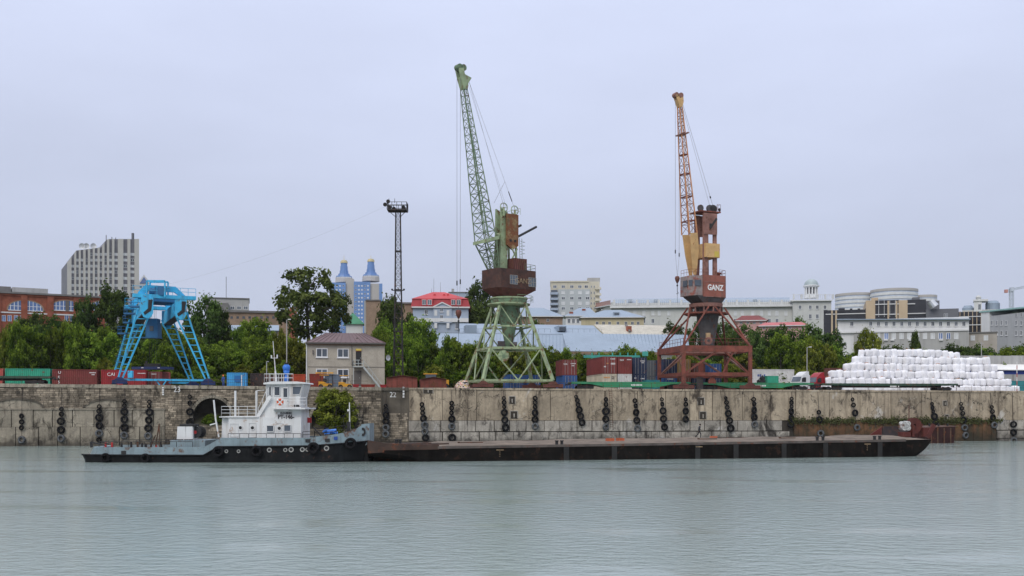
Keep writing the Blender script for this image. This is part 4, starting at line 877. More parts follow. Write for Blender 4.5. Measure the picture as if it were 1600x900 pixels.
for px, r, lab in side:
    if r['category'] == 'shrub': r['label'] = f'low leafy shrub on the bank, {ordn(ns)} shrub from the left'; r['group'] = 'shrubs on the bank'; ns += 1
    else: nt2 += 1
def many(i, n):
    h = 'hundred and ' if i >= 100 else ''; k = i % 100
    w_ = (ordn(k) if k < 69 else {7: 'seventy', 8: 'eighty', 9: 'ninety'}[(k + 1) // 10] + ('-' + ORD[(k + 1) % 10 - 1] if (k + 1) % 10 else '') if k < 99 else 'hundredth')
    return h + w_
k = 0
for px, r, lab in side:
    if r['category'] == 'tree':
        half = 'left' if k < (nt2 + 1) // 2 else 'right'; j = k if half == 'left' else nt2 - 1 - k
        r['label'] = f'leafy green tree on the bank, {many(j, nt2)} from the {half}'; r['group'] = 'trees on the bank behind the quay'; k += 1
# ------------------------------------------------------------------ cranes
GRN = pm('crane_green', (.275, .345, .20), .65, .22, .8, rust=.32, rc=(.10, .05, .022), streak=.3, sk_c=(.06, .07, .04))
GRND = pm('crane_green_weathered', (.13, .20, .12), .7, .25, 1, rust=.35, rc=(.07, .035, .018))
GRNJ = pm('jib_green', (.15, .205, .125), .65, .25, 1, rust=.2, rc=(.06, .035, .02))
RSTD = pm('dark_rusty_house', (.055, .027, .021), .75, .45, .6, rust=.45, rc=(.055, .022, .014), streak=.4)
RSTR = pm('maroon_rust', (.12, .038, .03), .75, .35, .8, rust=.4, rc=(.07, .03, .02))
RSTP = pm('rusted_panel', (.21, .15, .07), .75, .5, .9, rust=.75, rc=(.11, .04, .015))
ORG_ = pm('crane_orange', (.50, .235, .11), .6, .2, .8, rust=.30, rc=(.20, .065, .03))
ORGY = pm('crane_ochre', (.54, .34, .15), .6, .14, .8, rust=.15, rc=(.20, .08, .03))
REDL = pm('crane_red_portal', (.18, .05, .033), .75, .3, .7, rust=.4, rc=(.07, .027, .018), streak=.45, sk_c=(.05, .02, .014))
REDH = pm('crane_house_red', (.25, .085, .06), .7, .2, .7, rust=.22, rc=(.11, .055, .04), streak=.35)
BRNT = pm('tower_brown', (.24, .12, .095), .75, .3, .8, rust=.25)
BLKM = pm('black_metal', (.018, .018, .019), .6, .3, 1)
DGRY = pm('dark_grey_steel', (.075, .07, .07), .7, .25, 1, rust=.25)
ROPE = pm('steel_rope', (.22, .22, .23), .6, .1, 1)
LIN = pm('crane_letter_white', (.75, .75, .73), .6, .05, 2, rust=.1)
LOLD = pm('faded_letters', (.28, .20, .12), .8, .4, 4)
CBL = pm('crane_blue', (.045, .40, .66), .6, .14, .6, streak=.6, sk_c=(.05, .13, .2), rust=.16, rc=(.07, .05, .035))
CBLD = pm('crane_blue_dark', (.018, .11, .24), .6, .15, .7)
NAVY = pm('navy_steel', (.012, .03, .11), .55, .2, .7)
def bogie(par, c, u, mat, L_=3.4):
    """two wheel bogie under a crane foot"""
    u = Vector((u.x, u.y, 0)).normalized(); v = Vector((-u.y, u.x, 0)); mb = MB(); g = zdeck(c.x)
    mb.bar(c - u * L_ * .48 + Vector((0, 0, -.55)), c + u * L_ * .48 + Vector((0, 0, -.55)), .5, .55); mb.prism([c - u * .9 + Vector((0, 0, -.35)) - v * .3, c + u * .9 + Vector((0, 0, -.35)) - v * .3, c + u * .3 + Vector((0, 0, .15)) - v * .3, c - u * .3 + Vector((0, 0, .15)) - v * .3], v * .6)
    b = mb.build('bogie', mat, par)
    for k in (-.36, .36):
        w_ = c + u * L_ * k; w_.z = g + .35; m2 = MB(); m2.tube(w_ - v * .12, w_ + v * .12, .36, .36, 14); m2.build('wheel', BLKM, b)
def dirs(ang): return Vector((-math.cos(ang), -math.sin(ang), 0)), Vector((math.sin(ang), -math.cos(ang), 0))
Zv = Vector((0, 0, 1))
def portal_vee(mb, A0, B0, A1, B1, r):
    """V bracing: from the upper corners down to the middle of the lower side"""
    m = (A0 + B0) / 2; mb.tube(A1, m, r, r, 6); mb.tube(B1, m, r, r, 6)

# ---- green portal crane
D0 = QD(797, 10); GC = P(797, 600, D0); GC.z = zdeck(GC.x)
gc = T('portal_crane', 'tall pale green lattice portal crane with dark rusty machine house', 'crane', GC)
ft = {'nl': Q(755, 594, 5), 'nr': Q(864, 594, 5), 'fl': Q(728, 594, 16), 'fr': Q(831, 593.5, 16)}
zb = ft['nl'].z
for k in ft: ft[k].z = zb
ring_c = P(795, 472, D0); zr = P(0, 478, D0).z; z1 = P(0, 544, QD(800, 7)).z; z2 = P(0, 510, QD(800, 8)).z
tops = {}
for k, (sx_, sy_) in {'nl': (-1, -1), 'nr': (1, -1), 'fl': (-1, 1), 'fr': (1, 1)}.items():
    u = (ft['nr'] - ft['nl']).normalized(); v = (ft['fl'] - ft['nl']).normalized(); tops[k] = Vector((ring_c.x, ring_c.y, zr)) + u * sx_ * 2.1 + v * sy_ * 2.3
lv = lambda k, z: ft[k].lerp(tops[k], (z - zb) / (zr - zb))
for k in ft:
    mb = MB(); a = ft[k]; 
    mb.bar(a, lv(k, z1), .48, .48); mb.bar(lv(k, z1), tops[k], .40, .40); mb.build('leg', GRN, gc)
for a, b in (('nl', 'nr'), ('nr', 'fr'), ('fr', 'fl'), ('fl', 'nl')):
    mb = MB(); mb.bar(ft[a], ft[b], .34, .34); mb.build('base_beam', GRN, gc)
    mb = MB(); mb.bar(lv(a, z1), lv(b, z1), .36, .4); mb.bar(lv(a, z2), lv(b, z2), .24, .26); mb.build('ring_beam', GRN, gc)
    mb = MB(); portal_vee(mb, ft[a], ft[b], lv(a, z1), lv(b, z1), .13); portal_vee(mb, lv(a, z1), lv(b, z1), lv(a, z2), lv(b, z2), .11); portal_vee(mb, lv(a, z2), lv(b, z2), tops[a], tops[b], .1); mb.build('bracing', GRN, gc)
u = (ft['nr'] - ft['nl']).normalized()
for k in ft: bogie(gc, Vector((ft[k].x, ft[k].y, zdeck(ft[k].x) + 1.25)), u, RSTR)
mb = MB(); mb.lathe((ring_c.x, ring_c.y, 0), [(0, zr - .1), (3.1, zr - .1), (3.5, zr + .1), (3.5, zr + .3), (2.9, zr + .4), (2.9, zr + 1.0), (3.1, zr + 1.05), (3.1, zr + 1.3), (0, zr + 1.3)], 28); mb.build('slewing_ring', GRN, gc); mb = MB(); mb.lathe((ring_c.x, ring_c.y, 0), [(2.95, zr + .45), (2.98, zr + .95)], 28); mb.build('roller_gap', GRND, gc)
mb = MB(); q = [(ring_c.x + math.cos(t) * 3.95, ring_c.y + math.sin(t) * 3.95, zr + .5) for t in rngf(-1.2, 1.2, 7)]; mb.rail(q, 1.0, 1.2, .03); mb.build('ring_railing', GRN, gc)
mb = MB(); mb.lathe((ring_c.x, ring_c.y, 0), [(0, z1 - .3), (.55, z1 - .3), (.75, z1 + 1.2), (1.6, zr - 1.5), (1.9, zr - .1)], 18); mb.build('king_post', GRND, gc)
mb = MB(); cen = (lv('nl', z1) + lv('fr', z1)) / 2
mb.bar(lv('nl', z1).lerp(lv('fl', z1), .5), lv('nr', z1).lerp(lv('fr', z1), .5), .5, .4); mb.bb(cen.x - 2.2, cen.x + 1.6, cen.y - 1.2, cen.y + 1.2, z1 - .1, z1 + .15); mb.build('drive_platform', GRND, gc)
mb = MB(); mb.bb(cen.x - 1.8, cen.x - .6, cen.y - .8, cen.y + .4, z1 + .15, z1 + 1.3); mb.tube((cen.x + .2, cen.y - .8, z1 + .7), (cen.x + 1.4, cen.y - .8, z1 + .7), .45, .45, 12); mb.build('slewing_motor', DGRY, gc)
cd_ = Q(787, 556, 5.6); mb = MB(); mb.lathe(cd_, [(0, -.12), (.9, -.12), (.9, .12), (0, .12)], 24, 'y'); dr = mb.build('cable_drum', GRN, gc)
mb = MB()
for k in range(6): t = k * math.pi / 3; mb.bar(cd_ + Vector((math.cos(t) * .2, -.16, math.sin(t) * .2)), cd_ + Vector((math.cos(t) * .86, -.16, math.sin(t) * .86)), .09, .06)
mb.lathe(cd_ + Vector((0, -.2, 0)), [(0, -.06), (.24, -.06), (.24, .06)], 10, 'y'); mb.build('drum_spokes', GRND, dr)
mb = MB(); mb.ladder(Q(752, 594, 9), lv('fl', z1) + Vector((1.2, -1, 0)), (.5, 0, 0), .35, .035); mb.ladder(lv('fr', z1) + Vector((-.6, -.6, 0)), lv('fr', zr - .3) + Vector((-.2, -.6, 0)), (.5, 0, 0), .35, .035); mb.build('access_ladder', GRND, gc)

ANG = R(37); e1, e2 = dirs(ANG)                                      # e1: jib heading, e2: to its side
def cp(a, b, z): return Vector((ring_c.x, ring_c.y, 0)) + e1 * a + e2 * b + Zv * z
z_ = lambda py: P(0, py, D0).z
hb, ht = z_(453), z_(423.5)
mb = MB(); pl = [(3.9, -2.1), (3.9, 2.0), (3.4, 2.5), (-3.6, 2.5), (-4.3, 1.7), (-4.3, -1.7), (-3.6, -2.5), (3.4, -2.5)]
mb.prism([cp(a, b, hb) for a, b in reversed(pl)], (0, 0, ht - hb)); hs = mb.build('machine_house', RSTD, gc)
mb = MB(); n = len(pl); i0 = len(mb.v)
for a, b in pl: mb.v.append(tuple(cp(a * .98, b * .98, hb)))
for a, b in pl: mb.v.append(tuple(cp(a * .55 + .3, b * .62, hb - 1.15)))
for k in range(n): mb.f.append((k, (k + 1) % n, n + (k + 1) % n, n + k)); mb.m.append(0)
mb.build('house_underside', RSTR, gc)
for c_, wd in ((.9, 1.5), (-2.9, 1.5)):
    mb = MB(); fz_ = z_(441.5 if c_ < 0 else 440); hz = .72
    mb.prism([cp(c_ - wd / 2, 2.52, fz_ - hz), cp(c_ + wd / 2, 2.52, fz_ - hz), cp(c_ + wd / 2, 2.52, fz_ + hz), cp(c_ - wd / 2, 2.52, fz_ + hz)][::-1], e2 * .03); wn = mb.build('window', GLASS, hs)
    mb = MB()
    for t in (-1, -.33, .33, 1): mb.bar(cp(c_ + t * wd / 2, 2.57, fz_ - hz), cp(c_ + t * wd / 2, 2.57, fz_ + hz), .07, .06)
    for t in (-1, 0, 1): mb.bar(cp(c_ - wd / 2, 2.57, fz_ + t * hz), cp(c_ + wd / 2, 2.57, fz_ + t * hz), .06, .07)
    mb.build('glazing_bars', pm('window_bar_grey', (.25, .24, .22), .7, .1, 1), wn)
rotH = math.atan2(-e1.y, -e1.x)
text('GANZ', 1.15, LOLD, hs, cp(-1.0, 2.55, z_(441)), (R(90), 0, rotH), sx=1.0)
mb = MB(); mb.rail([cp(a, b, ht) for a, b in ((-1.5, 2.4), (-4.1, 1.8), (-4.1, -1.8), (-1, -2.4))], 1.05, 1.2, .03); mb.build('roof_railing', GRND, gc)
mb = MB(); mb.bb(-1.3, 1.3, -1.1, 1.1, 0, 1.9); mb.v = [tuple(cp(x - .9, y + .9, ht + z)) for x, y, z in mb.v]; rh = mb.build('roof_hut', RSTR, gc)
for k in range(7): t = -1.2 + k * .4; MB().bar(cp(t - .9, 2.03, ht + .05), cp(t - .9 + .25, 2.03, ht + 1.85), .06, .05).build('corrugation', RSTD, rh)
for sx_, b in ((-1, -.9), (1, .9)):                                   # tower side frames
    mb = MB(); mb.prism([cp(2.5, b, ht), cp(1.0, b, ht), cp(.8, b, z_(350)), cp(.9, b, z_(334)), cp(2.1, b, z_(328)), cp(2.2, b, z_(380))], e2 * (.4 * -sx_)); mb.build('tower_frame', GRN, gc)
mb = MB(); mb.bar(cp(-.75, 1.0, ht + 1.9), cp(-.55, 1.0, z_(340)), .35, .35); mb.bar(cp(-.75, -.9, ht), cp(-.55, -.9, z_(340)), .35, .35); mb.build('tower_rear_column', GRN, gc)
mb = MB(); b0 = z_(389); b1 = z_(337); mb.prism([cp(1.45, 1.1, b0 + .4), cp(.3, 1.1, b0 - .35), cp(-.85, 1.1, b0 + .4), cp(-.85, 1.1, b1), cp(1.45, 1.1, b1)][::-1], e2 * .4); cwt = mb.build('counterweight_panel', RSTP, gc)
mb = MB()
for a in (.75, -.15): mb.prism([cp(a + .22, 1.52, z_(380)), cp(a - .22, 1.52, z_(380)), cp(a - .22, 1.52, z_(376.5)), cp(a + .22, 1.52, z_(376.5))], e2 * .03)
mb.build('panel_hole', BLKM, cwt)
mb = MB(); mb.bar(cp(-.6, 1.5, z_(390)), cp(.4, 1.5, ht + 1.9), .18, .18); mb.bar(cp(.5, 1.5, z_(390)), cp(-.5, 1.5, ht + 1.9), .18, .18); mb.build('tower_cross_brace', GRN, gc)
for a, b, py in ((1.9, 1.2, 328), (-.3, 1.2, 330)):
    c = cp(a, b, z_(py)); mb = MB(); 
    for k in range(16):
        t0, t1 = k * math.pi / 8, (k + 1) * math.pi / 8; f_ = lambda t, r_: c + e1 * math.cos(t) * r_ + Zv * math.sin(t) * r_
        mb.bar(f_(t0, .72), f_(t1, .72), .12, .12)
        if k % 4 == 0: mb.bar(c, f_(t0, .7), .08, .08)
    mb.bar(c - Zv * 1.4, c, .3, .3); mb.build('rope_sheave', GRN, gc)
for k, (a0, y0, a1, y1, b) in enumerate(((778, 368, 814, 352, 2.3), (806, 371.5, 838, 354.5, -1.2))):
    mb = MB(); dd = D0 - (1.8 if k == 0 else -1.0); p0, p1 = P(a0, y0, dd), P(a1, y1, dd + 3.2); mb.tube(p0, p1, .2, .2, 8)
    if k == 0: mb.mi = 1; mb.tube(p0 - (p1 - p0) * .06, p0 + (p1 - p0) * .12, .42, .32, 10)
    mb.build('luffing_arm', [BLKM, GRN], gc)
mb = MB(); mb.ladder(cp(-1.6, .9, ht + 1.9), cp(-1.5, .9, z_(372)), -e1 * .5, .4, .035); q = [cp(-1.9, .9, z_(y)) for y in (378, 384, 390, 396)]
for c in q: mb.bar(c + e2 * .45 + e1 * .4, c + e2 * .45 - e1 * .4, .04, .04); mb.bar(c + e2 * .45 - e1 * .4, c - e2 * .1 - e1 * .4, .04, .04)
mb.build('tower_ladder', GRND, gc)
mb = MB(); mb.rail([cp(-.9, 1.9, b1), cp(-.9, -1.6, b1), cp(.8, -1.6, b1)], 1.0, 1.2, .03); mb.build('tower_top_railing', GRN, gc)
# jib: four chords, knee near its foot
def onplan(px, py):                                                   # point of the jib plane (through the slewing axis) seen at a pixel
    k = (px - 800) / F; o_ = Vector((ring_c.x, ring_c.y, 0)); t = (k * o_.y - o_.x) / (e1.x - k * e1.y); q = o_ + e1 * t; q.z = EYE + (YH - py) * q.y / F; return q
foot, knee, tip = onplan(772, 424), onplan(759, 378), onplan(724.5, 138)
d = (tip - knee).normalized(); nrm = d.cross(e2).normalized()
def sect(c, hw, ht_): return [c - e2 * hw - nrm * ht_, c + e2 * hw - nrm * ht_, c + e2 * hw + nrm * ht_, c - e2 * hw + nrm * ht_]
Sf, Sk, Sm, St = sect(foot, 1.1, .25), sect(knee, 1.6, 1.0), sect(knee.lerp(tip, .45), 1.05, .75), sect(tip, .42, .36)
mb = MB()
for A_, B_, r_ in ((Sf, Sk, .12), (Sk, Sm, .10), (Sm, St, .085)):
    for p, q in zip(A_, B_): mb.tube(p, q, r_, r_, 6)
mb.build('jib_chord', GRNJ, gc)
mb = MB(); mb.lattice(Sf, Sk, 4, .1, .055, 'X', chords=False); mb.lattice(Sk, Sm, 7, .1, .05, 'X', chords=False); mb.lattice(Sm, St, 11, .1, .045, 'Z', chords=False); mb.build('jib_lattice', GRNJ, gc)
mb = MB(); mb.ladder(knee + nrm * .2, tip + nrm * .1, e2 * .45, .6, .035); mb.tube(Sk[1] + nrm * .6, St[1], .1, .1, 6); mb.build('jib_ladder', GRND, gc)
pk = onplan(758, 377.5); mb = MB(); mb.hexa([pk + e1 * 1.2 - e2 * 1.7 - Zv * .5, pk + e1 * 1.2 + e2 * 1.7 - Zv * .5, pk - e1 * 1.6 + e2 * 1.7 + Zv * .35, pk - e1 * 1.6 - e2 * 1.7 + Zv * .35, pk + e1 * 1.2 - e2 * 1.7, pk + e1 * 1.2 + e2 * 1.7, pk - e1 * 1.6 + e2 * 1.7 + Zv * .9, pk - e1 * 1.6 - e2 * 1.7 + Zv * .9]); mb.build('knee_platform', GRN, gc)
hd = [onplan(px, py) for px, py in ((722, 140), (717, 122), (714, 108), (721.5, 107), (723.5, 117), (734, 123), (729, 131), (728, 140))]
mb = MB()
for s_ in (-.55, .37): mb.prism([p + e2 * s_ for p in hd], e2 * .18)
mb.prism([hd[0] - e2 * .4, hd[1] - e2 * .4, hd[4] - e2 * .4, hd[7] - e2 * .4], e2 * .8); mb.build('jib_head', GRN, gc)
for px, py in ((716.5, 105.5), (722.3, 106.5)):
    c = onplan(px, py); mb = MB(); mb.tube(c - e2 * .5, c + e2 * .5, .52, .52, 14); mb.build('head_sheave', GRND, gc)
mb = MB()
ra, rb_ = onplan(713.8, 106), onplan(719.3, 120)
dA = ra.y; w1 = P(714, 446, dA); w2 = P(719.2, 444, dA); hk = P(716.5, 484, dA); ra.x, rb_.x = w1.x, w2.x; rb_.y = dA
mb.tube(ra, w1, .028, .028, 4); mb.tube(rb_, w2, .028, .028, 4); mb.tube(w1, hk, .02, .02, 4); mb.tube(w2, hk, .02, .02, 4); mb.build('hoist_rope', ROPE, gc)
mb = MB()
for w_ in (w1, w2): mb.tube(w_, w_ + Zv * .75, .1, .1, 8)
mb.build('rope_weight', BLKM, gc)
def hook(par, c, mat, s_=1.0):
    mb = MB(); mb.lathe(c, [(0, .45 * s_), (.3 * s_, .4 * s_), (.42 * s_, .1 * s_), (.36 * s_, -.25 * s_), (.12 * s_, -.75 * s_), (.0, -.8 * s_)], 14); b = mb.build('hook_block', mat, par, smooth=True)
    mb = MB(); mb.tube(c - Zv * .7 * s_, c - Zv * 2.2 * s_, .05, .05, 5); mb.tube(c - Zv * 1.0 * s_, c - Zv * 1.25 * s_, .14, .14, 8); mb.tube(c - Zv * 2.2 * s_, c - Zv * 4.0 * s_, .025, .025, 4)
    q = c - Zv * 2.2 * s_; mb.path([q + Vector((math.sin(t) * .16, 0, -.16 + math.cos(t) * .16)) for t in rngf(0, 4.2, 8)], .045); mb.build('hook', BLKM, b)
hook(gc, P(716.5, 489, dA), RSTR, 1.15)
mb = MB(); s1, s2 = cp(1.9, 1.2, z_(326)), cp(-.3, 1.2, z_(328)); hA = onplan(733, 128); mb.tube(hA, s1, .02, .02, 4); mb.tube(hA, s2, .025, .025, 4); mb.tube(hA - e2 * .4, s2 - e2 * 2, .02, .02, 4); mb.tube(hA.lerp(s2, .78), onplan(772, 317), .025, .025, 4); mb.build('stay_rope', ROPE, gc)
MB().tube(hA.lerp(s2, .86), hA.lerp(s2, .94), .07, .07, 6).build('rope_tensioner', BLKM, gc)

# ---- red portal crane
D0r = QD(1107, 10); RC = P(1105, 600, D0r); RC.z = zdeck(RC.x)
rcn = T('portal_crane', 'rust red portal crane with ochre jib and white lettering on its house', 'crane', RC)
ft = {'nl': Q(1068, 603, 4), 'nr': Q(1172, 603, 4), 'fl': Q(1030, 603, 16), 'fr': Q(1134, 603, 16)}
zb0 = zdeck(RC.x) + 1.2; zu = Q(1068, 541, 4).z; zl0 = Q(1068, 584.5, 4).z; rcc = P(1103, 480, D0r); zr = z__ = P(0, 490, D0r).z
for k in ft: ft[k].z = zb0
for k in ft: mb = MB(); mb.bar(ft[k], Vector((ft[k].x, ft[k].y, zu + .2)), .62, .5); mb.build('leg', REDL, rcn)
for a, b in (('nl', 'nr'), ('nr', 'fr'), ('fr', 'fl'), ('fl', 'nl')):
    A, B = ft[a].copy(), ft[b].copy(); A.z = B.z = zu - .35; mb = MB(); mb.bar(A, B, .5, 1.0); mb.build('top_beam', REDL, rcn); A.z = B.z = zl0; mb = MB(); mb.bar(A, B, .4, .6); mb.build('lower_beam', REDL, rcn)
    m = (A + B) / 2; mb = MB()
    if a in ('nl', 'fr'): mb.bar(A, A.lerp(B, .52) + Zv * (zu - zl0 - .6), .28, .28); mb.bar(B, A.lerp(B, .62) + Zv * (zu - zl0 - .8), .28, .28); mb.bar(A.lerp(B, .58), A.lerp(B, .78) + Zv * (zu - zl0), .22, .22)
    else: mb.bar(A, B + Zv * (zu - zl0 - 1), .24, .24)
    mb.build('diagonal_brace', REDL if a in ('nl',) else BRNT, rcn)
u = (ft['nr'] - ft['nl']).normalized()
for k in ft: bogie(rcn, Vector((ft[k].x, ft[k].y, zb0)), u, RSTR, 3.6)
mb = MB(); mb.rail([Vector((ft[a].x, ft[a].y, zu + .2)) for a in ('fl', 'nl')], 1.1, 1.3, .03); mb.rail([Vector((ft[a].x, ft[a].y, zu + .2)) for a in ('nl', 'nr', 'fr')], 1.1, 1.8, .03); mb.build('walkway_railing', REDL, rcn)
c0 = Vector((rcc.x, rcc.y, 0))
for k in ft:
    A = Vector((ft[k].x, ft[k].y, zu + .1)); v_ = (A - c0); v_.z = 0; v_.normalize(); pv = Vector((-v_.y, v_.x, 0))
    for s_ in (-1, 1):
        B = c0 + v_ * 2.6 + pv * s_ * 1.7 + Zv * (zr + .9); mb = MB(); mb.tube(A, B, .17, .15, 7); mb.build('pyramid_strut', REDL, rcn)
mb = MB(); mb.lathe((rcc.x, rcc.y, 0), [(0, zr - .2), (3.9, zr - .2), (3.9, zr + .05), (0, zr + .05)], 8); mb.build('ring_platform', REDL, rcn)
for k in range(10):
    t = k * math.pi / 5; p = c0 + Vector((math.cos(t) * 2.5, math.sin(t) * 2.5, zr)); q = c0 + Vector((math.cos(t) * 2.6, math.sin(t) * 2.6, zr + 1.3)); MB().bar(p, q, .22, .22).build('ring_stanchion', BRNT, rcn)
mb = MB(); mb.lathe((rcc.x, rcc.y, 0), [(0, zr + 1.0), (2.75, zr + 1.0), (2.85, zr + 1.6), (0, zr + 1.65)], 20); mb.build('slewing_ring', BRNT, rcn)
mb = MB(); zk = P(0, 540, D0r).z; mb.lathe((rcc.x + .3, rcc.y, 0), [(0, zk), (1.1, zk), (1.95, zr - .1), (1.95, zr + 1), (0, zr + 1)], 12); mb.build('king_post', DGRY, rcn)
mb = MB(); m = (ft['nl'] + ft['fr']) / 2; mb.bar((ft['nl'] + ft['fl']) / 2 + Zv * (zu - zb0 - .4), (ft['nr'] + ft['fr']) / 2 + Zv * (zu - zb0 - .4), .6, .8); mb.build('centre_beam', BRNT, rcn)
cd_ = Q(1107, 532.5, 5); mb = MB(); mb.lathe(cd_, [(.25, -.18), (.62, -.18), (.62, .18), (.25, .18)], 20, 'y', True); mb.mi = 1; mb.tube(cd_ + Zv * .5 + Vector((0, .3, 0)), cd_ + Zv * 1.3 + Vector((0, .3, 0)), .4, .4, 10); mb.build('cable_drum', [BRNT, pm('sand_drum', (.36, .24, .13), .7, .2, 1)], rcn)
bx_ = Q(1095, 577, 6); mb = MB(); mb.bb(bx_.x - .4, bx_.x + .4, bx_.y - .3, bx_.y + .3, zl0, zl0 + 1.9); mb.build('control_cabinet', REDL, rcn)
mb = MB(); mb.bb(bx_.x - .5, bx_.x + .5, bx_.y + .6, bx_.y + 1.4, zdeck(bx_.x), zl0 - .4); mb.build('cable_box', DGRY, rcn)
mb = MB(); c = Q(1113, 594, 4.2); mb.prism([c + Vector((-.6, 0, -.5)), c + Vector((.6, 0, -.5)), c + Vector((.6, 0, -.1)), c + Vector((.15, 0, .55)), c + Vector((-.15, 0, .55)), c + Vector((-.6, 0, -.1))], (0, .7, 0)); mb.bar(c + Zv * .5, Vector((c.x, c.y, zl0)), .14, .14); mb.build('cable_funnel', REDL, rcn)
# slewing part
ANG = R(24); e1, e2 = dirs(ANG); ring_c = rcc
D0 = D0r; hb, ht = z_(466), z_(432.5)
pl = [(2.0, -2.1), (2.0, 2.2), (-2.35, 2.2), (-2.9, 1.6), (-2.9, -1.6), (-2.4, -2.1)]
mb = MB(); mb.prism([cp(a, b, hb) for a, b in reversed(pl)], (0, 0, ht - hb)); hs = mb.build('machine_house', REDH, rcn)
mb = MB(); mb.prism([cp(2.05, 2.0, hb + .2), cp(3.6, 1.6, hb + .2), cp(4.05, .8, hb + .2), cp(4.05, -1.6, hb + .2), cp(2.05, -1.9, hb + .2)][::-1], (0, 0, ht - hb - .3)); cab = mb.build('driver_cab', pm('cab_grey', (.24, .20, .19), .7, .25, .9, rust=.4, rc=(.16, .05, .035)), rcn)
for q in (((2.35, 2.0), (3.4, 1.7)), ((3.68, 1.55), (4.0, .9)), ((4.1, .6), (4.1, -.6))):
    (a0, b0), (a1, b1) = q; zz0, zz1 = z_(449.5), z_(440.5); v_ = (cp(a1, b1, 0) - cp(a0, b0, 0)).normalized(); nn_ = Vector((v_.y, -v_.x, 0)); nn_ = nn_ if nn_.dot(e1 + e2) > 0 else -nn_
    A, B = cp(a0, b0, 0) + nn_ * .05, cp(a1, b1, 0) + nn_ * .05; mb = MB(); mb.prism([A + Zv * zz0, B + Zv * zz0, B + Zv * zz1, A + Zv * zz1], nn_ * .05); mb.build('window', GLASS, cab)
mb = MB(); n = len(pl)
for a, b in pl: mb.v.append(tuple(cp(a * (1.6 if a > 0 else .98), b * .98, hb + (.2 if a > 0 else 0))))
for a, b in pl: mb.v.append(tuple(cp(a * .75, b * .75, hb - 1.1)))
for k in range(n): mb.f.append((k, (k + 1) % n, n + (k + 1) % n, n + k)); mb.m.append(0)
mb.build('house_underside', DGRY, rcn)
rotH = math.atan2(-e1.y, -e1.x)
text('GANZ', 1.28, LIN, hs, cp(-.35, 2.23, z_(451.8)), (R(90), 0, rotH), bold=.035, sx=.86)
mb = MB(); mb.bar(cp(1.9, 2.23, z_(443)), cp(-2.3, 2.23, z_(443)), .05, .1); mb.bar(cp(1.6, 2.23, hb + .05), cp(-2.35, 2.23, hb + .05), .08, .12); mb.build('house_seam', BRNT, hs)
mb = MB(); mb.rail([cp(a, b, ht) for a, b in ((.9, 2.1), (3.9, 1.0), (3.9, -1.6))], 1.0, 1.0, .028); mb.rail([cp(a, b, ht) for a, b in ((-1.2, 2.1), (-2.8, 1.6), (-2.8, -1.6))], 1.0, 1.0, .028); mb.build('roof_railing', REDL, rcn)
mb = MB(); c = cp(-1.6, 1.4, ht); mb.lathe(c, [(.28, 0), (.28, .35), (.5, .4), (.5, .6), (0, .62)], 10); mb.build('roof_vent', REDL, rcn)
for b in (-1.2, 1.2):
    mb = MB(); mb.prism([cp(1.55, b, ht), cp(.75, b, ht), cp(.62, b, z_(404)), cp(.62, b, z_(336)), cp(1.5, b, z_(336))], e2 * .35); mb.build('tower_frame', BRNT, rcn)
    mb = MB(); mb.prism([cp(-.45, b, ht), cp(-1.2, b, ht), cp(-1.05, b, z_(336)), cp(-.5, b, z_(336))], e2 * .35); mb.build('tower_frame', BRNT, rcn)
mb = MB(); mb.prism([cp(1.55, 1.58, z_(369)), cp(-1.08, 1.58, z_(369)), cp(-1.08, 1.58, z_(336)), cp(1.55, 1.58, z_(336))][::-1], e2 * .12); tp = mb.build('tower_panel', BRNT, rcn)
mb = MB(); mb.prism([cp(1.55, -1.2, z_(369)), cp(-1.08, -1.2, z_(369)), cp(-1.08, -1.2, z_(336)), cp(1.55, -1.2, z_(336))][::-1], e2 * .12); mb.build('tower_panel', BRNT, rcn)
MB().bar(cp(.35, 1.75, z_(359)), cp(-.35, 2.6, z_(345)), .28, .28).build('rocker_arm', BLKM, rcn); MB().bar(cp(.3, 1.74, z_(360)), cp(.3, 1.74, z_(352)), .35, .08).build('rocker_slot', BLKM, tp)
mb = MB(); mb.prism([cp(1.45, -1.4, z_(404.5)), cp(-1.4, -1.4, z_(404.5)), cp(-1.4, -1.4, z_(383)), cp(1.45, -1.4, z_(383))][::-1], e2 * 3.4); cw_ = mb.build('counterweight', ORGY, rcn)
mb = MB(); mb.prism([cp(-.3, 2.02, z_(403.5)), cp(-1.15, 2.02, z_(403.5)), cp(-1.15, 2.02, z_(395)), cp(-.3, 2.02, z_(395))][::-1], e2 * .03); mb.build('yellow_plate', pm('yellow_plate', (.55, .42, .08), .6, .1, 1), cw_)
zt2 = z_(334); mb = MB(); mb.hexa([cp(2.2, -1.5, zt2), cp(2.2, 1.6, zt2), cp(-1.9, 1.6, zt2), cp(-1.9, -1.5, zt2), cp(2.2, -1.5, zt2 + .2), cp(2.2, 1.6, zt2 + .2), cp(-1.9, 1.6, zt2 + .2), cp(-1.9, -1.5, zt2 + .2)]); mb.build('tower_top_deck', REDL, rcn)
for a, r_ in ((1.5, .55), (-.1, .6), (-.75, .65), (-.95, .6)):
    c = cp(a, .6 if a > 0 else .9, zt2 + .75); mb = MB(); mb.tube(c - e2 * .15, c + e2 * .15, r_, r_, 14); mb.build('rope_sheave', DGRY, rcn)
mb = MB(); mb.rail([cp(-1.2, 1.5, zt2 + .2), cp(-1.9, 1.5, zt2 + .2), cp(-1.9, -1.4, zt2 + .2)], 1.2, .8, .028); mb.build('top_railing', REDL, rcn)
mb = MB(); c = cp(-1.75, 1.4, zt2 + .5); mb.lathe(c, [(.06, -.3), (.22, 0), (.22, .2), (0, .3)], 10); mb.build('warning_lamp', BLKM, rcn)
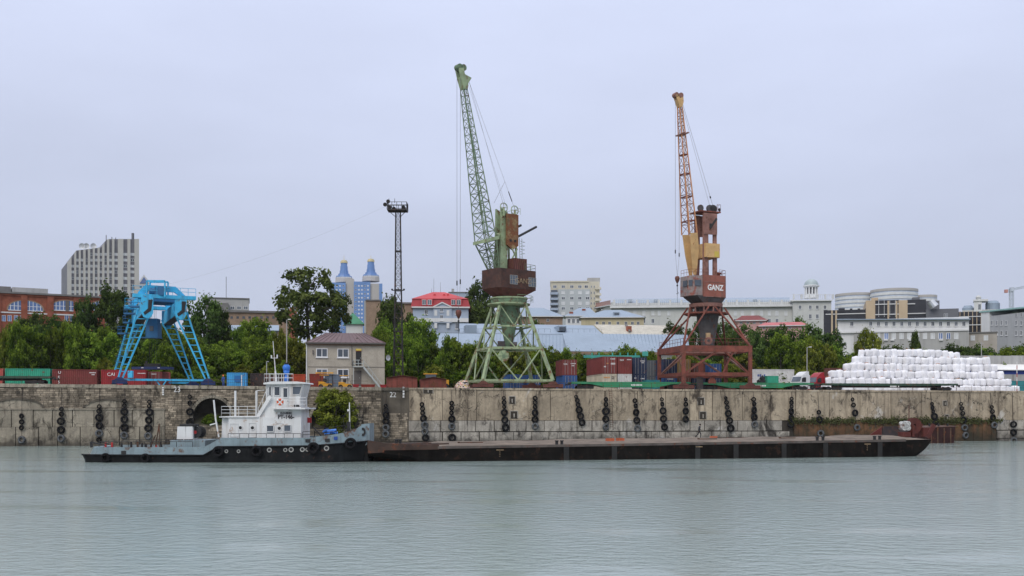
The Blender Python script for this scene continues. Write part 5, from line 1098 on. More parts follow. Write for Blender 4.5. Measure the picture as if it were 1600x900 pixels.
foot, plate_top, tip = onplan(1082, 430), onplan(1080.5, 368), onplan(1062, 166)
d = (tip - foot).normalized(); nrm = d.cross(e2).normalized()
S0_, S1_, S2_ = sect(foot, .5, .3), sect(foot.lerp(tip, .32), 1.25, .75), sect(tip, .33, .26)
for s_ in (-1, 1):
    mb = MB(); c0_, c1_ = foot + e2 * s_ * .6, foot.lerp(tip, .245) + e2 * s_ * 1.15; mb.prism([c0_ - nrm * .3, c0_ + nrm * .3, c1_.lerp(c0_, .4) + nrm * .95, c1_ + nrm * .75, c1_ - nrm * .65, c1_.lerp(c0_, .5) - nrm * .6], e2 * .15); mb.build('jib_foot_plate', ORGY, rcn)
Sx = sect(foot.lerp(tip, .245), 1.2, .72)
mb = MB()
for p, q in zip(Sx, S2_): mb.tube(p, q, .125, .1, 6)
mb.build('jib_chord', ORG_, rcn)
mb = MB(); mb.lattice(Sx, S2_, 13, .1, .045, 'Z', chords=False); mb.build('jib_lattice', REDL, rcn)
mb = MB()
for t in (.1, .29, .47, .62):
    q = [a.lerp(b, t) for a, b in zip(Sx, S2_)]
    for i in range(4): mb.bar(q[i], q[(i + 1) % 4], .12, .16)
mb.build('jib_frame', REDL, rcn)
t = .78; q = [a.lerp(b, t) for a, b in zip(Sx, S2_)]; mb = MB(); mb.bar(q[0] - e2 * .6, q[1] + e2 * .9, .3, .18); mb.bar(q[3] - e2 * .6, q[2] + e2 * .9, .3, .18); mb.build('jib_lamp_bar', BRNT, rcn)
mb = MB(); mb.ladder(Sx[3].lerp(Sx[2], .4), S2_[3].lerp(S2_[2], .4), e2 * .3, .5, .03); mb.build('jib_ladder', ORGY, rcn)
hd = [onplan(px, py) for px, py in ((1060, 168), (1056, 156), (1053.5, 149), (1058, 148), (1060, 154), (1065.5, 152), (1066, 160), (1064, 168))]
mb = MB()
for s_ in (-.45, .3): mb.prism([p + e2 * s_ for p in hd], e2 * .15)
mb.prism([hd[0] - e2 * .35, hd[1] - e2 * .35, hd[5] - e2 * .35, hd[7] - e2 * .35], e2 * .7); mb.build('jib_head', ORGY, rcn)
for px, py in ((1055.5, 148.8), (1062.5, 149.5)):
    c = onplan(px, py); mb = MB(); mb.tube(c - e2 * .45, c + e2 * .45, .42, .42, 12); mb.build('head_sheave', BRNT, rcn)
ra = onplan(1054.6, 150); dA = ra.y; w1, w2 = P(1055.2, 396, dA), P(1061.2, 401, dA); hk = P(1058.3, 432, dA); r2_ = P(1061.2, 168, dA); ra.x = w1.x; mb = MB(); mb.tube(ra, w1, .028, .028, 4); mb.tube(r2_, w2, .028, .028, 4); mb.tube(w1, hk, .02, .02, 4); mb.tube(w2, hk, .02, .02, 4); mb.build('hoist_rope', ROPE, rcn)
mb = MB()
for w_ in (w1, w2): mb.tube(w_, w_ + Zv * .6, .09, .09, 8)
mb.build('rope_weight', BLKM, rcn); hook(rcn, P(1058.3, 435.5, dA), RSTR, 1.0)
mb = MB(); hA = onplan(1066, 160); s1, s2 = cp(-.75, .9, zt2 + 1.3), cp(-.1, .9, zt2 + 1.3); mb.tube(hA, s1, .028, .028, 4); mb.tube(hA - e2 * .3, s2, .022, .022, 4); mb.build('stay_rope', ROPE, rcn); MB().tube(hA.lerp(s1, .91), hA.lerp(s1, .93), .12, .12, 6).build('rope_tensioner', BLKM, rcn)

# ---- blue gantry crane
bA, bB = P(187, 593, 152), P(325, 593, 156); zb = bA.z; bB.z = zb; dep = Vector((-math.sin(R(24)), math.cos(R(24)), 0)) * 19; bC, bD = bA + dep, bB + dep
bl = T('gantry_crane', 'bright blue gantry crane on four ladder like splayed legs', 'crane', (((bA + bD) / 2).x, ((bA + bD) / 2).y, zdeck(-50)))
Dn = 155; top_l, top_r = P(219, 482, 154), P(288, 474, 156); gL, gR = P(229, 480, 153.5), P(281, 478, 156)
dh = dep.normalized()
zg1, zg0 = P(0, 466, 155).z, P(0, 497, 155).z
for i, (a, tpt, nm) in enumerate(((bA, top_l, 'n'), (bB, top_r, 'n'), (bC, top_l + dep, 'f'), (bD, top_r + dep, 'f'))):
    sgn = 1 if i in (0, 2) else -1; tt = Vector((tpt.x, tpt.y, zg0 + 1.2)); ux = Vector(((bB - bA).normalized())); mb = MB()
    o0, o1, i0_, i1_ = a - ux * sgn * .25, tt - ux * sgn * .3, a + ux * sgn * .3, tt + ux * sgn * 1.6
    mb.bar(o0, o1, .2, .22); mb.bar(i0_, i1_, .2, .22); mb.build('leg', CBL, bl)
    for k in range(1, 11): t = (k / 10.5) ** .92; MB().bar(o0.lerp(o1, t), i0_.lerp(i1_, t), .14, .12).build('leg_rung', CBL, bl.children[-1] if False else bl)
    bogie(bl, Vector((a.x, a.y, zdeck(a.x) + 1.2)), ux, NAVY, 2.2)
for a, b in ((bA, bB), (bC, bD)): MB().bar(a, b, .4, .34).build('base_beam', CBL, bl)
for cpt, sgn in ((gL, 1), (gR, -1)):
    c0_ = Vector((cpt.x, cpt.y, (zg0 + zg1) / 2)) - dh * .8; c1_ = c0_ + dep + dh * 1.6; ux = Vector((dh.y, -dh.x, 0)); hgt = 2.0; wd = 1.3
    mb = MB(); q = [c0_ - ux * wd / 2 - Zv * hgt / 2, c0_ + ux * wd / 2 - Zv * hgt / 2, c1_ + ux * wd / 2 - Zv * hgt / 2, c1_ - ux * wd / 2 - Zv * hgt / 2]; mb.hexa(q + [p + Zv * hgt for p in q]); mb.build('main_girder', CBL, bl)
    mb = MB(); mb.hexa([p + Zv * -.12 for p in q] + [p + Zv * -.005 for p in q]); mb.build('girder_underside', BLKM, bl)
    for c in (c0_, c1_):                                              # rounded gusset plates above the legs
        mb = MB(); rr = 1.55; f_ = lambda x, z: c + ux * x + Zv * z
        pts = [f_(-.85, 1.3), f_(.85, 1.3), f_(.85, -.9), f_(.5, -1.6), f_(-.1, -1.8), f_(-.6, -1.5), f_(-.85, -.9)]
        if sgn > 0: pts = [f_(-x_, z_q) for x_, z_q in ((-.85, 1.3), (.85, 1.3), (.85, -.9), (.5, -1.6), (-.1, -1.8), (-.6, -1.5), (-.85, -.9))][::-1]
        mb.prism([p - dh * .55 for p in pts], dh * .5); gp = mb.build('gusset_plate', CBL, bl)
        q_ = [f_(x_, z_q) - dh * .6 for x_, z_q in ((.15, 1.0), (.75, 1.0), (.55, -.6), (-.35, -1.3), (-.55, -.9), (.1, -.3))]; MB().prism(q_, dh * .05).build('black_stripe', BLKM, gp)
zt_ = P(0, 447, 155).z; zm_ = P(0, 462, 155).z
for off in (0, 1):
    a, b = gL + dep * off, gR + dep * off; ux = Vector((dh.y, -dh.x, 0)); al, ar = Vector((a.x, a.y, 0)) - ux * 1.2, Vector((b.x, b.y, 0)) + ux * 1.0; zz = lambda z: Zv * z
    mb = MB(); o_ = [al + zz(zg1 - .3), al + zz(zt_ - 1.1), al + ux * 1.0 + zz(zt_), ar - ux * 1.6 + zz(zt_), ar + zz(zt_ - 1.5), ar + zz(zg1 - .3)]; i_ = [ar - ux * .9 + zz(zg1 - .3), ar - ux * .9 + zz(zt_ - 1.5), ar - ux * 1.8 + zz(zt_ - .85), al + ux * 1.4 + zz(zt_ - .85), al + ux * .9 + zz(zt_ - 1.4), al + ux * .9 + zz(zg1 - .3)]
    for k in range(5):
        p0, p1, q0, q1 = o_[k], o_[k + 1], i_[5 - k], i_[4 - k]; mb.prism([p0, p1, q1, q0], dh * .6)
    mb.build('end_frame', CBL, bl)
    mb = MB(); mb.bar(al - ux * .8 + zz(zg1 + .1) - dh * .6, ar + ux * 1.2 + zz(zg1 + .1) - dh * .6, 1.3, .55); wk = mb.build('walkway', CBL, bl)
    mb = MB(); mb.rail([al - ux * .8 + zz(zg1 + .4) - dh * 1.2, ar + ux * 1.2 + zz(zg1 + .4) - dh * 1.2], 1.1, 1.2, .035); mb.build('walkway_railing', CBL, wk)
c = P(243, 455, 153); mb = MB()
for x_, y_ in ((-1.3, 0), (1.4, 0), (-1.3, 1.4), (1.4, 1.4)): mb.bar(Vector((c.x + x_, c.y + y_, zg1)), Vector((c.x + x_, c.y + y_, P(0, 439, 153).z)), .2, .2)
mb.bar(Vector((c.x - 1.3, c.y, P(0, 439, 153).z)), Vector((c.x + 1.4, c.y, P(0, 439, 153).z)), .2, .25); mb.bar(Vector((c.x - 1.3, c.y + 1.4, P(0, 439, 153).z)), Vector((c.x + 1.4, c.y + 1.4, P(0, 439, 153).z)), .2, .25); mb.build('hoist_frame', CBL, bl)
mb = MB(); mb.bb(c.x - .2, c.x + 1.2, c.y + .2, c.y + 1.2, zg1 + .3, zg1 + 1.6); mb.tube((c.x - 1, c.y + .7, zg1 + .9), (c.x - .1, c.y + .7, zg1 + .9), .5, .5, 12); mb.build('hoist_motor', CBLD, bl)
mid = (gL + gR) / 2 + dep * .45; cx_, cy_ = P(240, 500, 160).x, 160; zc0, zc1 = P(0, 527, 160).z, P(0, 506, 160).z
mb = MB(); mb.bb(cx_ - .9, cx_ + .95, cy_ - .9, cy_ + .9, zc0, zc1); cb = mb.build('driver_cab', CBLD, bl)
mb = MB(); mb.bb(cx_ - .3, cx_ + .3, cy_ - .95, cy_ - .9, zc0 + .9, zc0 + 1.7); mb.build('window', GLASS, cb)
mb = MB(); mb.bb(cx_ - .8, cx_ + .8, cy_ - .8, cy_ + .8, zc1, zg0 + .3); mb.build('cab_hanger', CBLD, bl)
mb = MB(); mb.bb(cx_ - 3.2, cx_ + 1.0, cy_ - 1.0, cy_ + 1.0, zc0 - .15, zc0); pf = mb.build('cab_platform', CBLD, bl)
mb = MB(); mb.rail([(cx_ - .9, cy_ - 1, zc0), (cx_ - 3.2, cy_ - 1, zc0), (cx_ - 3.2, cy_ + 1, zc0)], 1.1, .9, .03); mb.build('platform_railing', CBLD, pf)
mb = MB(); mb.hexa([gL + dep * .3 + Zv * (zg1 - gL.z), gR + dep * .3 + Zv * (zg1 - gR.z), gR + dep * .62 + Zv * (zg1 - gR.z), gL + dep * .62 + Zv * (zg1 - gL.z)] + [gL + dep * .3 + Zv * (zg1 - gL.z + .9), gR + dep * .3 + Zv * (zg1 - gR.z + .9), gR + dep * .62 + Zv * (zg1 - gR.z + .9), gL + dep * .62 + Zv * (zg1 - gL.z + .9)]); mb.build('trolley', CBLD, bl)
sp_ = P(239, 575.5, 166); mb = MB(); mb.bb(sp_.x - 3.05, sp_.x + 3.05, sp_.y - 1.1, sp_.y + 1.1, sp_.z - .2, sp_.z + .22); spd = mb.build('spreader', NAVY, bl)
mb = MB(); mb.bb(sp_.x - 1.2, sp_.x + 1.1, sp_.y - .6, sp_.y + .6, sp_.z + .22, sp_.z + .75); mb.bb(sp_.x - 1.2, sp_.x - .9, sp_.y - .2, sp_.y + .2, sp_.z + .75, sp_.z + 1.2); mb.build('head_block', BLKM, spd)
for x_ in (-1.3, 1.3): MB().bb(sp_.x + x_ - .18, sp_.x + x_ + .18, sp_.y - 1.13, sp_.y - 1.1, sp_.z - .02, sp_.z + .12).build('spreader_mark', WHITE, spd)
mb = MB()
for x_ in (-.6, -.2, .25, .6): mb.tube((sp_.x + x_, sp_.y, sp_.z + .7), (sp_.x + x_ * .8, sp_.y, zg1), .025, .025, 4)
mb.build('hoist_rope', BLKM, bl)
for px_, py_, w_, D_ in ((214, 478, 2.2, 158), (205, 489, 2.0, 164), (192, 520, 1.3, 166), (199, 503, 1.0, 165)):
    c = P(px_, py_, D_); mb = MB(); mb.bb(c.x - w_ / 2, c.x + w_ / 2, c.y - .6, c.y + .6, c.z - .25, c.z); pf = mb.build('side_platform', CBLD, bl); mb = MB(); mb.rail([c + Vector((w_ / 2, -.6, 0)), c + Vector((-w_ / 2, -.6, 0)), c + Vector((-w_ / 2, .6, 0))], 1.0, .7, .035); mb.build('platform_railing', CBLD, pf)
a, b = P(179, 572, 167), P(194, 522, 166); mb = MB(); mb.ladder(a, b, (.6, 0, 0), .35, .035)
for k in range(7): p = a.lerp(b, k / 6.5); mb.path([p, p + Vector((0, -.7, 0)), p + Vector((.6, -.7, 0)), p + Vector((.6, 0, 0))], .03, 4)
mb.tube(a + Vector((.3, -.7, 0)), b + Vector((.3, -.7, 0)), .03, .03, 4); mb.build('caged_ladder', CBLD, bl)
MB().bb(bA.x + 1.3, bA.x + 1.95, bA.y - .3, bA.y + .3, zb + .25, zb + 1.3).build('control_box', CBL, bl)
mb = MB(); a = bA + (bB - bA) * .46; mb.bar(a + Vector((-.8, 0, 0)), a + Vector((0, 0, -1)), .15, .15); mb.bar(a + Vector((.9, 0, 0)), a + Vector((.2, 0, -1)), .15, .15); mb.build('base_strut', CBL, bl)

# ---- floodlight mast
fm_ = T('floodlight_mast', 'slender dark lattice floodlight mast with lamp platform on top', 'mast', QG(622.5, 27)); Df = QD(622.5, 27); m0, m1 = QG(622.5, 27), P(622, 329, Df)
def sq(c, h): return [c + Vector((a * h, b * h, 0)) for a, b in ((-1, -1), (1, -1), (1, 1), (-1, 1))]
mz = P(0, 455, Df).z; mm = m0.lerp(m1, (mz - m0.z) / (m1.z - m0.z)); mb = MB()
for A_, B_ in ((sq(m0, .85), sq(mm, .56)), (sq(mm, .56), sq(m1, .40))):
    for p, q in zip(A_, B_): mb.tube(p, q, .085, .075, 5)
MSTM = pm('mast_dark', (.03, .027, .027), .7, .3, 1, rust=.2)
mb.build('mast_chord', MSTM, fm_); mb = MB(); mb.lattice(sq(m0, .85), sq(mm, .56), 9, .08, .035, 'X', chords=False); mb.lattice(sq(mm, .56), sq(m1, .40), 14, .08, .03, 'X', chords=False); mb.build('mast_lattice', MSTM, fm_)
for py in (393, 453, 518): c = P(622.4, py, Df); h = lerp(.42, .85, (py - 330) / 270); MB().bb(c.x - h - .05, c.x + h + .05, c.y - h, c.y + h, c.z - .08, c.z + .08).build('mast_collar', MSTM, fm_)
c = P(622.4, 454, Df); MB().bar(c + Vector((-1.1, -.4, 0)), c + Vector((1.1, -.4, 0)), .1, .14).build('lamp_bar', MSTM, fm_)
for x_ in (-1.05, 1.05): MB().lathe(c + Vector((x_, -.5, .1)), [(0, -.15), (.14, -.1), (.2, .15), (0, .15)], 10).build('small_lamp', MSTM, fm_)
pz = P(0, 329.5, Df).z; pc = P(621, 329.5, Df); mb = MB(); mb.bb(pc.x - 1.7, pc.x + 1.75, pc.y - 1.3, pc.y + 1.3, pz - .08, pz + .12); mb.build('platform', MSTM, fm_)
mb = MB(); mb.rail([pc + Vector(q) for q in ((-1.7, -1.3, .1), (1.75, -1.3, .1), (1.75, 1.3, .1), (-1.7, 1.3, .1), (-1.7, -1.3, .1))], 1.25, .9, .045); mb.build('platform_railing', MSTM, fm_)
mb = MB()
for x_ in (-1, 1): mb.bar(pc + Vector((x_ * 1.5, 0, -.05)), P(622 + x_ * 3.2, 339.5, Df), .1, .1)
mb.build('platform_strut', MSTM, fm_)
for x_, y_, zz_, rz_ in ((-1.15, -.9, .5, -25), (-.75, .6, .55, 20), (1.05, -.9, .5, 28), (1.2, .5, .6, -15), (-2.1, -.6, 1.05, 0), (-1.55, -.6, 1.6, 0)):
    c = pc + Vector((x_, y_, zz_)); d_ = Vector((math.sin(R(rz_)), -math.cos(R(rz_)), -.35)).normalized(); mb = MB(); mb.tube(c + d_ * .25, c - d_ * .3, .36, .16, 12); mb.tube(c - d_ * .3, c - Zv * .45, .05, .05, 5); mb.build('floodlight', MSTM, fm_)
for x_ in (-1.35, -.35): MB().tube(pc + Vector((x_, -1.2, 1.2)), pc + Vector((x_, -1.2, 2.0)), .06, .03, 5).build('lightning_rod', MSTM, fm_)
cbm = MB(); A = P(603, 322, Df - 1); B = P(255, 446, 170)
prev = A
for k in range(1, 17): t = k / 16; q = A.lerp(B, t); q.z -= 3.2 * 4 * t * (1 - t) * .35; cbm.tube(prev, q, .009, .009, 4); prev = q
one('overhead_cable', cbm, ROPE, 'thin cable sagging from floodlight mast to the blue crane', 'cable')
# ------------------------------------------------------------------ people
def person(label, loc, yaw, J, colors, hat=None):
    """one continuous skinned body; J: joint name -> (x, y, z), x = side, y = facing, z = up"""
    E = [('pelvis', 'waist'), ('waist', 'chest'), ('chest', 'neck'), ('neck', 'head0'), ('head0', 'head1'), ('chest', 'shl'), ('chest', 'shr'), ('shl', 'ell'), ('ell', 'wrl'), ('wrl', 'hal'), ('shr', 'elr'), ('elr', 'wrr'), ('wrr', 'har'), ('pelvis', 'hil'), ('pelvis', 'hir'), ('hil', 'knl'), ('knl', 'anl'), ('anl', 'tol'), ('hir', 'knr'), ('knr', 'anr'), ('anr', 'tor')]
    RAD = dict(pelvis=(.15, .11), waist=(.14, .105), chest=(.17, .12), neck=(.06, .06), head0=(.085, .1), head1=(.075, .09), sh=(.08, .08), el=(.052, .052), wr=(.035, .035), ha=(.04, .025), hi=(.1, .1), kn=(.07, .07), an=(.05, .05), to=(.045, .04))
    names = list(J); me = bpy.data.meshes.new('body'); me.from_pydata([J[n] for n in names], [(names.index(a), names.index(b)) for a, b in E], [])
    ob = bpy.data.objects.new('body', me); col.objects.link(ob); m = ob.modifiers.new('s', 'SKIN'); m.use_smooth_shade = True; ob.modifiers.new('d', 'SUBSURF').levels = 1
    for i, n in enumerate(names):
        sv = me.skin_vertices[0].data[i]; sv.radius = RAD.get(n) or RAD[n[:2]]; sv.use_root = n == 'pelvis'
    bpy.context.view_layer.update(); bm_ = bpy.data.meshes.new_from_object(ob.evaluated_get(bpy.context.evaluated_depsgraph_get())); bpy.data.objects.remove(ob)
    bm_.materials.clear()
    for c in colors: bm_.materials.append(c)
    hz = J['neck'][2] + .03; wz = J['pelvis'][2] + .02
    for p in bm_.polygons:
        z = p.center.z; d = min((Vector(J[h]) - p.center).length for h in ('hal', 'har')); p.material_index = 2 if z > hz or d < .07 else (0 if z > wz else 1)
        if z < .09: p.material_index = 3
    r = T('person', label, 'person', loc, None, yaw); ORG[r.name] = Vector(); link('body', bm_, r)
    hd_ = Vector(J['head1']); mb = MB()
    if hat: mb.lathe(hd_ + Vector((0, .0, .02)), [(.15, -.02), (.125, -.01), (.12, .06), (.07, .12), (0, .135)], 12); mb.build('hard_hat', hat, r, smooth=True)
    else: mb.lathe(hd_ + Vector((0, -.015, .0)), [(.105, -.09), (.11, 0), (.085, .07), (0, .1)], 10); mb.build('hair', pm('dark_hair', (.015, .012, .01), .8, .2, 5), r, smooth=True)
    mb = MB(); h0 = Vector(J['head0']); mb.lathe(h0 + Vector((0, .1, .01)), [(0, -.03), (.02, -.02), (.012, .03), (0, .04)], 6); mb.build('nose', colors[2], r)
    return r
SKIN = pm('skin', (.45, .27, .19), .6, .05, 3); BOOT = pm('boots', (.02, .018, .016), .7, .2, 3); BLUO = pm('blue_overalls', (.03, .07, .25), .8, .15, 4); DKJ = pm('dark_jacket', (.03, .033, .038), .8, .2, 4); DKT = pm('dark_trousers', (.015, .015, .018), .8, .2, 4); HATO = pm('orange_hard_hat', (.65, .14, .03), .4, .05, 3)
STAND = dict(pelvis=(0, 0, .95), waist=(0, .0, 1.12), chest=(0, .01, 1.36), neck=(0, .02, 1.5), head0=(0, .04, 1.6), head1=(0, .04, 1.7), shl=(.19, 0, 1.42), shr=(-.19, 0, 1.42), ell=(.27, .02, 1.14), elr=(-.27, .05, 1.14), wrl=(.26, .12, .9), wrr=(-.24, .2, .95), hal=(.25, .15, .82), har=(-.22, .26, .9), hil=(.1, 0, .9), hir=(-.1, 0, .9), knl=(.11, .03, .5), knr=(-.11, .02, .5), anl=(.12, -.02, .09), anr=(-.12, -.02, .09), tol=(.14, .14, .04), tor=(-.14, .14, .04))
WALK = dict(pelvis=(0, 0, .93), waist=(0, .03, 1.1), chest=(0, .09, 1.33), neck=(0, .13, 1.47), head0=(0, .17, 1.57), head1=(0, .18, 1.67), shl=(.19, .08, 1.39), shr=(-.19, .1, 1.39), ell=(.25, -.1, 1.13), elr=(-.25, .2, 1.12), wrl=(.24, -.16, .9), wrr=(-.22, .38, .98), hal=(.23, -.15, .82), har=(-.2, .46, .96), hil=(.1, 0, .88), hir=(-.1, 0, .88), knl=(.1, .22, .5), knr=(-.1, -.06, .48), anl=(.1, .16, .09), anr=(-.1, -.42, .2), tol=(.1, .32, .04), tor=(-.1, -.34, .06))

# ------------------------------------------------------------------ brick port office
PALEB = pm('pale_silicate_brick', (.42, .385, .32), .88, .12, .6, fine=.35, streak=.2, sk_c=(.2, .17, .13))
ROOFM = pm('maroon_metal_roof', (.115, .065, .065), .5, .2, .5, streak=.25)
f = Fac('port_office', 'two storey pale brick port office with maroon hip roof and outside stair', 479, 601, QD(479, 20), QD(601, 20), 9, zb=zdeck(-25)); ofr = f
f.box('wall', PALEB, 479, 601, 537.5)
pe, z0, z1 = 536, f.z(540, 535.5), f.z(540, 520.5, 4.5)
rf = MB().hexa([(f.x(477), -.7, z0), (f.x(603), -.7, z0), (f.x(603), 9.7, z0), (f.x(477), 9.7, z0), (f.x(509), 4.4, z1), (f.x(570), 4.4, z1), (f.x(570), 4.6, z1), (f.x(509), 4.6, z1)]).build('roof', ROOFM, f.root)
for k in range(15):
    t = k / 14; a = (lerp(f.x(479), f.x(601), t), -.72, z0 + .03); b = (lerp(f.x(509.5), f.x(569.5), t), 4.4, z1 + .03); MB().bar(a, b, .06, .06).build('roof_seam', ROOFM, rf)
f.box('eave', FRD, 477, 603, 535.4, 537, -.75, 9.75); f.box('brick_frieze', BRICKB, 479.2, 600.8, 538, 540, -.08, 0); f.box('roof_hatch', FRD, 556.5, 559.5, 527.5, 530.5, 1.4, 2.0, rf)
f.box('string_cable', FRD, 481, 601, 573, 573.7, -.06, 0)
for c, t, b in ((503, 544.5, 558), (536, 545, 558.5), (503, 576.5, 589), (536, 577, 589.5)): f.win([c], [(t, b)], 17.5, kind='sill')
for c, t, b, nm, cl in ((560.3, 549, 571, 'upper_door', BLKM), (558.8, 579, 603, 'door', FRD)):
    dr = f.box(nm, cl, c - 4.4 if nm == 'upper_door' else c - 5.8, c + 4.4 if nm == 'upper_door' else c + 5.8, t, b, -.06, 0)
    MB().tube((f.x(c + 3), -.1, f.z(c, (t + b) / 2)), (f.x(c + 3), -.1, f.z(c, (t + b) / 2) + .12), .03, .03, 6).build('door_handle', FRW, dr)
f.box('yellow_sign', pm('yellow_sign', (.68, .52, .1), .6, .08, 2), 556, 564.7, 545, 547.8, -.2, 0); f.box('door_lintel', BRICK, 556, 564.7, 547.8, 549.2, -.1, 0)
for c, w_ in ((487.5, 1.6), (549.8, 1)): f.box('downpipe' if c < 500 else 'cable_duct', WALLW if c < 500 else FRD, c - w_ / 2 - (8.5 if c < 500 else 0), c + w_ / 2 - (8.5 if c < 500 else 0), 538, 602 if c < 500 else 571, -.16, 0)
f.box('wall_lamp', FRD, 488, 490, 547, 553, -.3, 0)
STP = pm('stair_grey_paint', (.40, .44, .43), .6, .12, 1, rust=.12)
xs0, xs1, zp = f.x(551.5), f.x(568), f.z(560, 573); st_ = T('outside_stair', 'grey steel stair and landing on the port office front', 'stair', (f.root.location.x, f.root.location.y, f.root.location.z), rz=f.rz); ORG[st_.name] = Vector()
MB().bb(xs0, xs1, -1.5, -.02, zp - .12, zp).build('landing', STP, st_); mb = MB(); mb.rail([(xs0, -.1, zp), (xs0, -1.45, zp), (xs1, -1.45, zp)], 1.05, .8, .05, (.45, 1)); mb.build('landing_railing', STP, st_)
xe, ze = f.x(596), 0; n = 13
for y in (-1.4, -.5): MB().bar((xs1, y, zp - .1), (xe, y, ze + .15), .1, .26).build('stringer', STP, st_)
for k in range(n): t = (k + .5) / n; MB().bb(lerp(xs1, xe, t) - .14, lerp(xs1, xe, t) + .14, -1.35, -.55, lerp(zp, ze, t) - .04, lerp(zp, ze, t)).build('tread', STP, st_)
mb = MB(); mb.bar((xs1, -1.4, zp + 1.0), (xe, -1.4, 1.05), .07, .07)
for t in rngf(.0, 1, 5): mb.tube((lerp(xs1, xe, t), -1.4, lerp(zp, .1, t)), (lerp(xs1, xe, t), -1.4, lerp(zp, .1, t) + 1.0), .03, .03, 5)
mb.build('handrail', STP, st_); MB().bar((xs0 + .1, -1.35, 0), (xs0 + .1, -1.35, zp - .1), .1, .1).build('landing_post', STP, st_)
c = Q(606, 559, 22); mb = MB(); mb.lathe(c, [(0, .18), (.32, .12), (.52, -.08)], 16, 'y'); mb.v = [tuple(c + Matrix.Rotation(R(50), 3, 'Z') @ (Vector(q) - c)) for q in mb.v]; dsh = T('satellite_dish', 'white satellite dish at the right corner of the port office', 'dish', (c.x, c.y, c.z)); mb.build('reflector', WALLW, dsh, smooth=True); MB().bar(c + Vector((0, .1, 0)), c + Vector((-.55, .6, -.2)), .07, .07).build('arm', FRD, dsh)

# ------------------------------------------------------------------ tugboat
HULLB = pm('tug_black_hull', (.006, .007, .008), .8, .5, .7, rust=.06, rc=(.05, .022, .013), streak=.35, sk_c=(.03, .033, .033), spec=.25)
BULW = pm('tug_grey_blue', (.20, .265, .29), .55, .18, .8, rust=.2, rc=(.075, .042, .028), streak=.6, sk_c=(.06, .052, .045))
TWHT = pm('tug_white', (.64, .65, .645), .5, .06, .5, rust=.08, rc=(.2, .12, .07), streak=.55, sk_c=(.30, .24, .18))
DECKG = pm('tug_deck', (.10, .075, .06), .85, .3, 1, rust=.3)
TDn, TDc = 104.0, 107.5
tg = T('tugboat', 'grey and white river tugboat pushing the barge', 'tugboat', (P(347, YH, TDc).x, TDc, 0))
sX = lambda px: (px - 800) * TDn / F
sZ = lambda py: EYE + (YH - py) * TDn / F
beam = lambda px: interp(px, [(121, 2.3), (130, 2.9), (160, 3.35), (220, 3.5), (480, 3.5), (520, 3.2), (548, 2.5), (565, 1.9), (573, 1.7)])
strake = lambda px: sZ(interp(px, [(121, 711), (318, 711.5), (342, 698), (480, 697), (545, 692.5), (573, 690)]))
bultop = lambda px: sZ(interp(px, [(121, 711), (146, 710), (151, 699), (320, 698.5), (345, 684), (480, 684), (520, 679.5), (545, 674), (556, 669), (563, 664), (573, 662.5)]))
stn = [121, 124, 130, 140, 146, 151, 160, 200, 260, 318, 330, 342, 345, 400, 480, 500, 520, 535, 545, 556, 563, 573]
mb = MB(); m = 8
for px in stn:
    b = beam(px); x = sX(px); k = strake(px); fl = .8 if px > 530 or px < 130 else .96
    ring = [(-b * .5, -1.1), (-b * fl, -.25), (-b * (fl + 1) / 2, .25), (-b, k), (b, k), (b * (fl + 1) / 2, .25), (b * fl, -.25), (b * .5, -1.1)]
    xs_ = x if px < 560 else x
    for y, z in ring: mb.v.append((xs_ - (.5 if (px > 570 and z < .3) else 0) + (.35 if px < 123 and z < .3 else 0), TDc + y, z))
for i in range(len(stn) - 1):
    for j in range(m):
        a = i * m + j; b_ = i * m + (j + 1) % m; mb.f.append((a, a + m, b_ + m, b_)); mb.m.append(1 if j == 3 else 0)
mb.f.append(tuple(range(m))); mb.m.append(0); mb.f.append(tuple(reversed(range((len(stn) - 1) * m, len(stn) * m)))); mb.m.append(0)
mb.build('hull', [HULLB, DECKG], tg)
for sgn, nm in ((-1, 'bulwark'), (1, 'bulwark')):
    mb = MB()
    for a, b_ in zip(stn[4:], stn[5:]):
        q = []
        for zf in (0, 1):
            for px, off in ((a, .03), (b_, .03), (b_, -.12), (a, -.12)): q.append((sX(px), TDc + sgn * (beam(px) + off), (strake(px) + .004, bultop(px))[zf]))
        if q[4][2] - q[0][2] > .03 or q[5][2] - q[1][2] > .03: mb.hexa(q)
    mb.build(nm, BULW, tg)
    mb = MB(); mb.path([(sX(px), TDc + sgn * (beam(px) + .06), strake(px)) for px in stn], .09, 6); mb.build('rubbing_strake', HULLB, tg)
mb = MB(); mb.hexa([(sX(560), TDc - 1.9, sZ(700)), (sX(573.5), TDc - 1.75, sZ(694)), (sX(573.5), TDc + 1.75, sZ(694)), (sX(560), TDc + 1.9, sZ(700)), (sX(561), TDc - 1.9, sZ(663.5)), (sX(573.5), TDc - 1.75, sZ(662)), (sX(573.5), TDc + 1.75, sZ(662)), (sX(561), TDc + 1.9, sZ(663.5))]); mb.build('bow_fender_plate', BULW, tg)
mb = MB(); mb.hexa([(sX(564), TDc - 1.6, -.6), (sX(571), TDc - 1.6, -.6), (sX(571), TDc + 1.6, -.6), (sX(564), TDc + 1.6, -.6), (sX(563), TDc - 1.7, sZ(694)), (sX(574), TDc - 1.7, sZ(694)), (sX(574), TDc + 1.7, sZ(694)), (sX(563), TDc + 1.7, sZ(694))]); mb.build('push_knee', HULLB, tg)
yN = lambda px: TDc - beam(px)
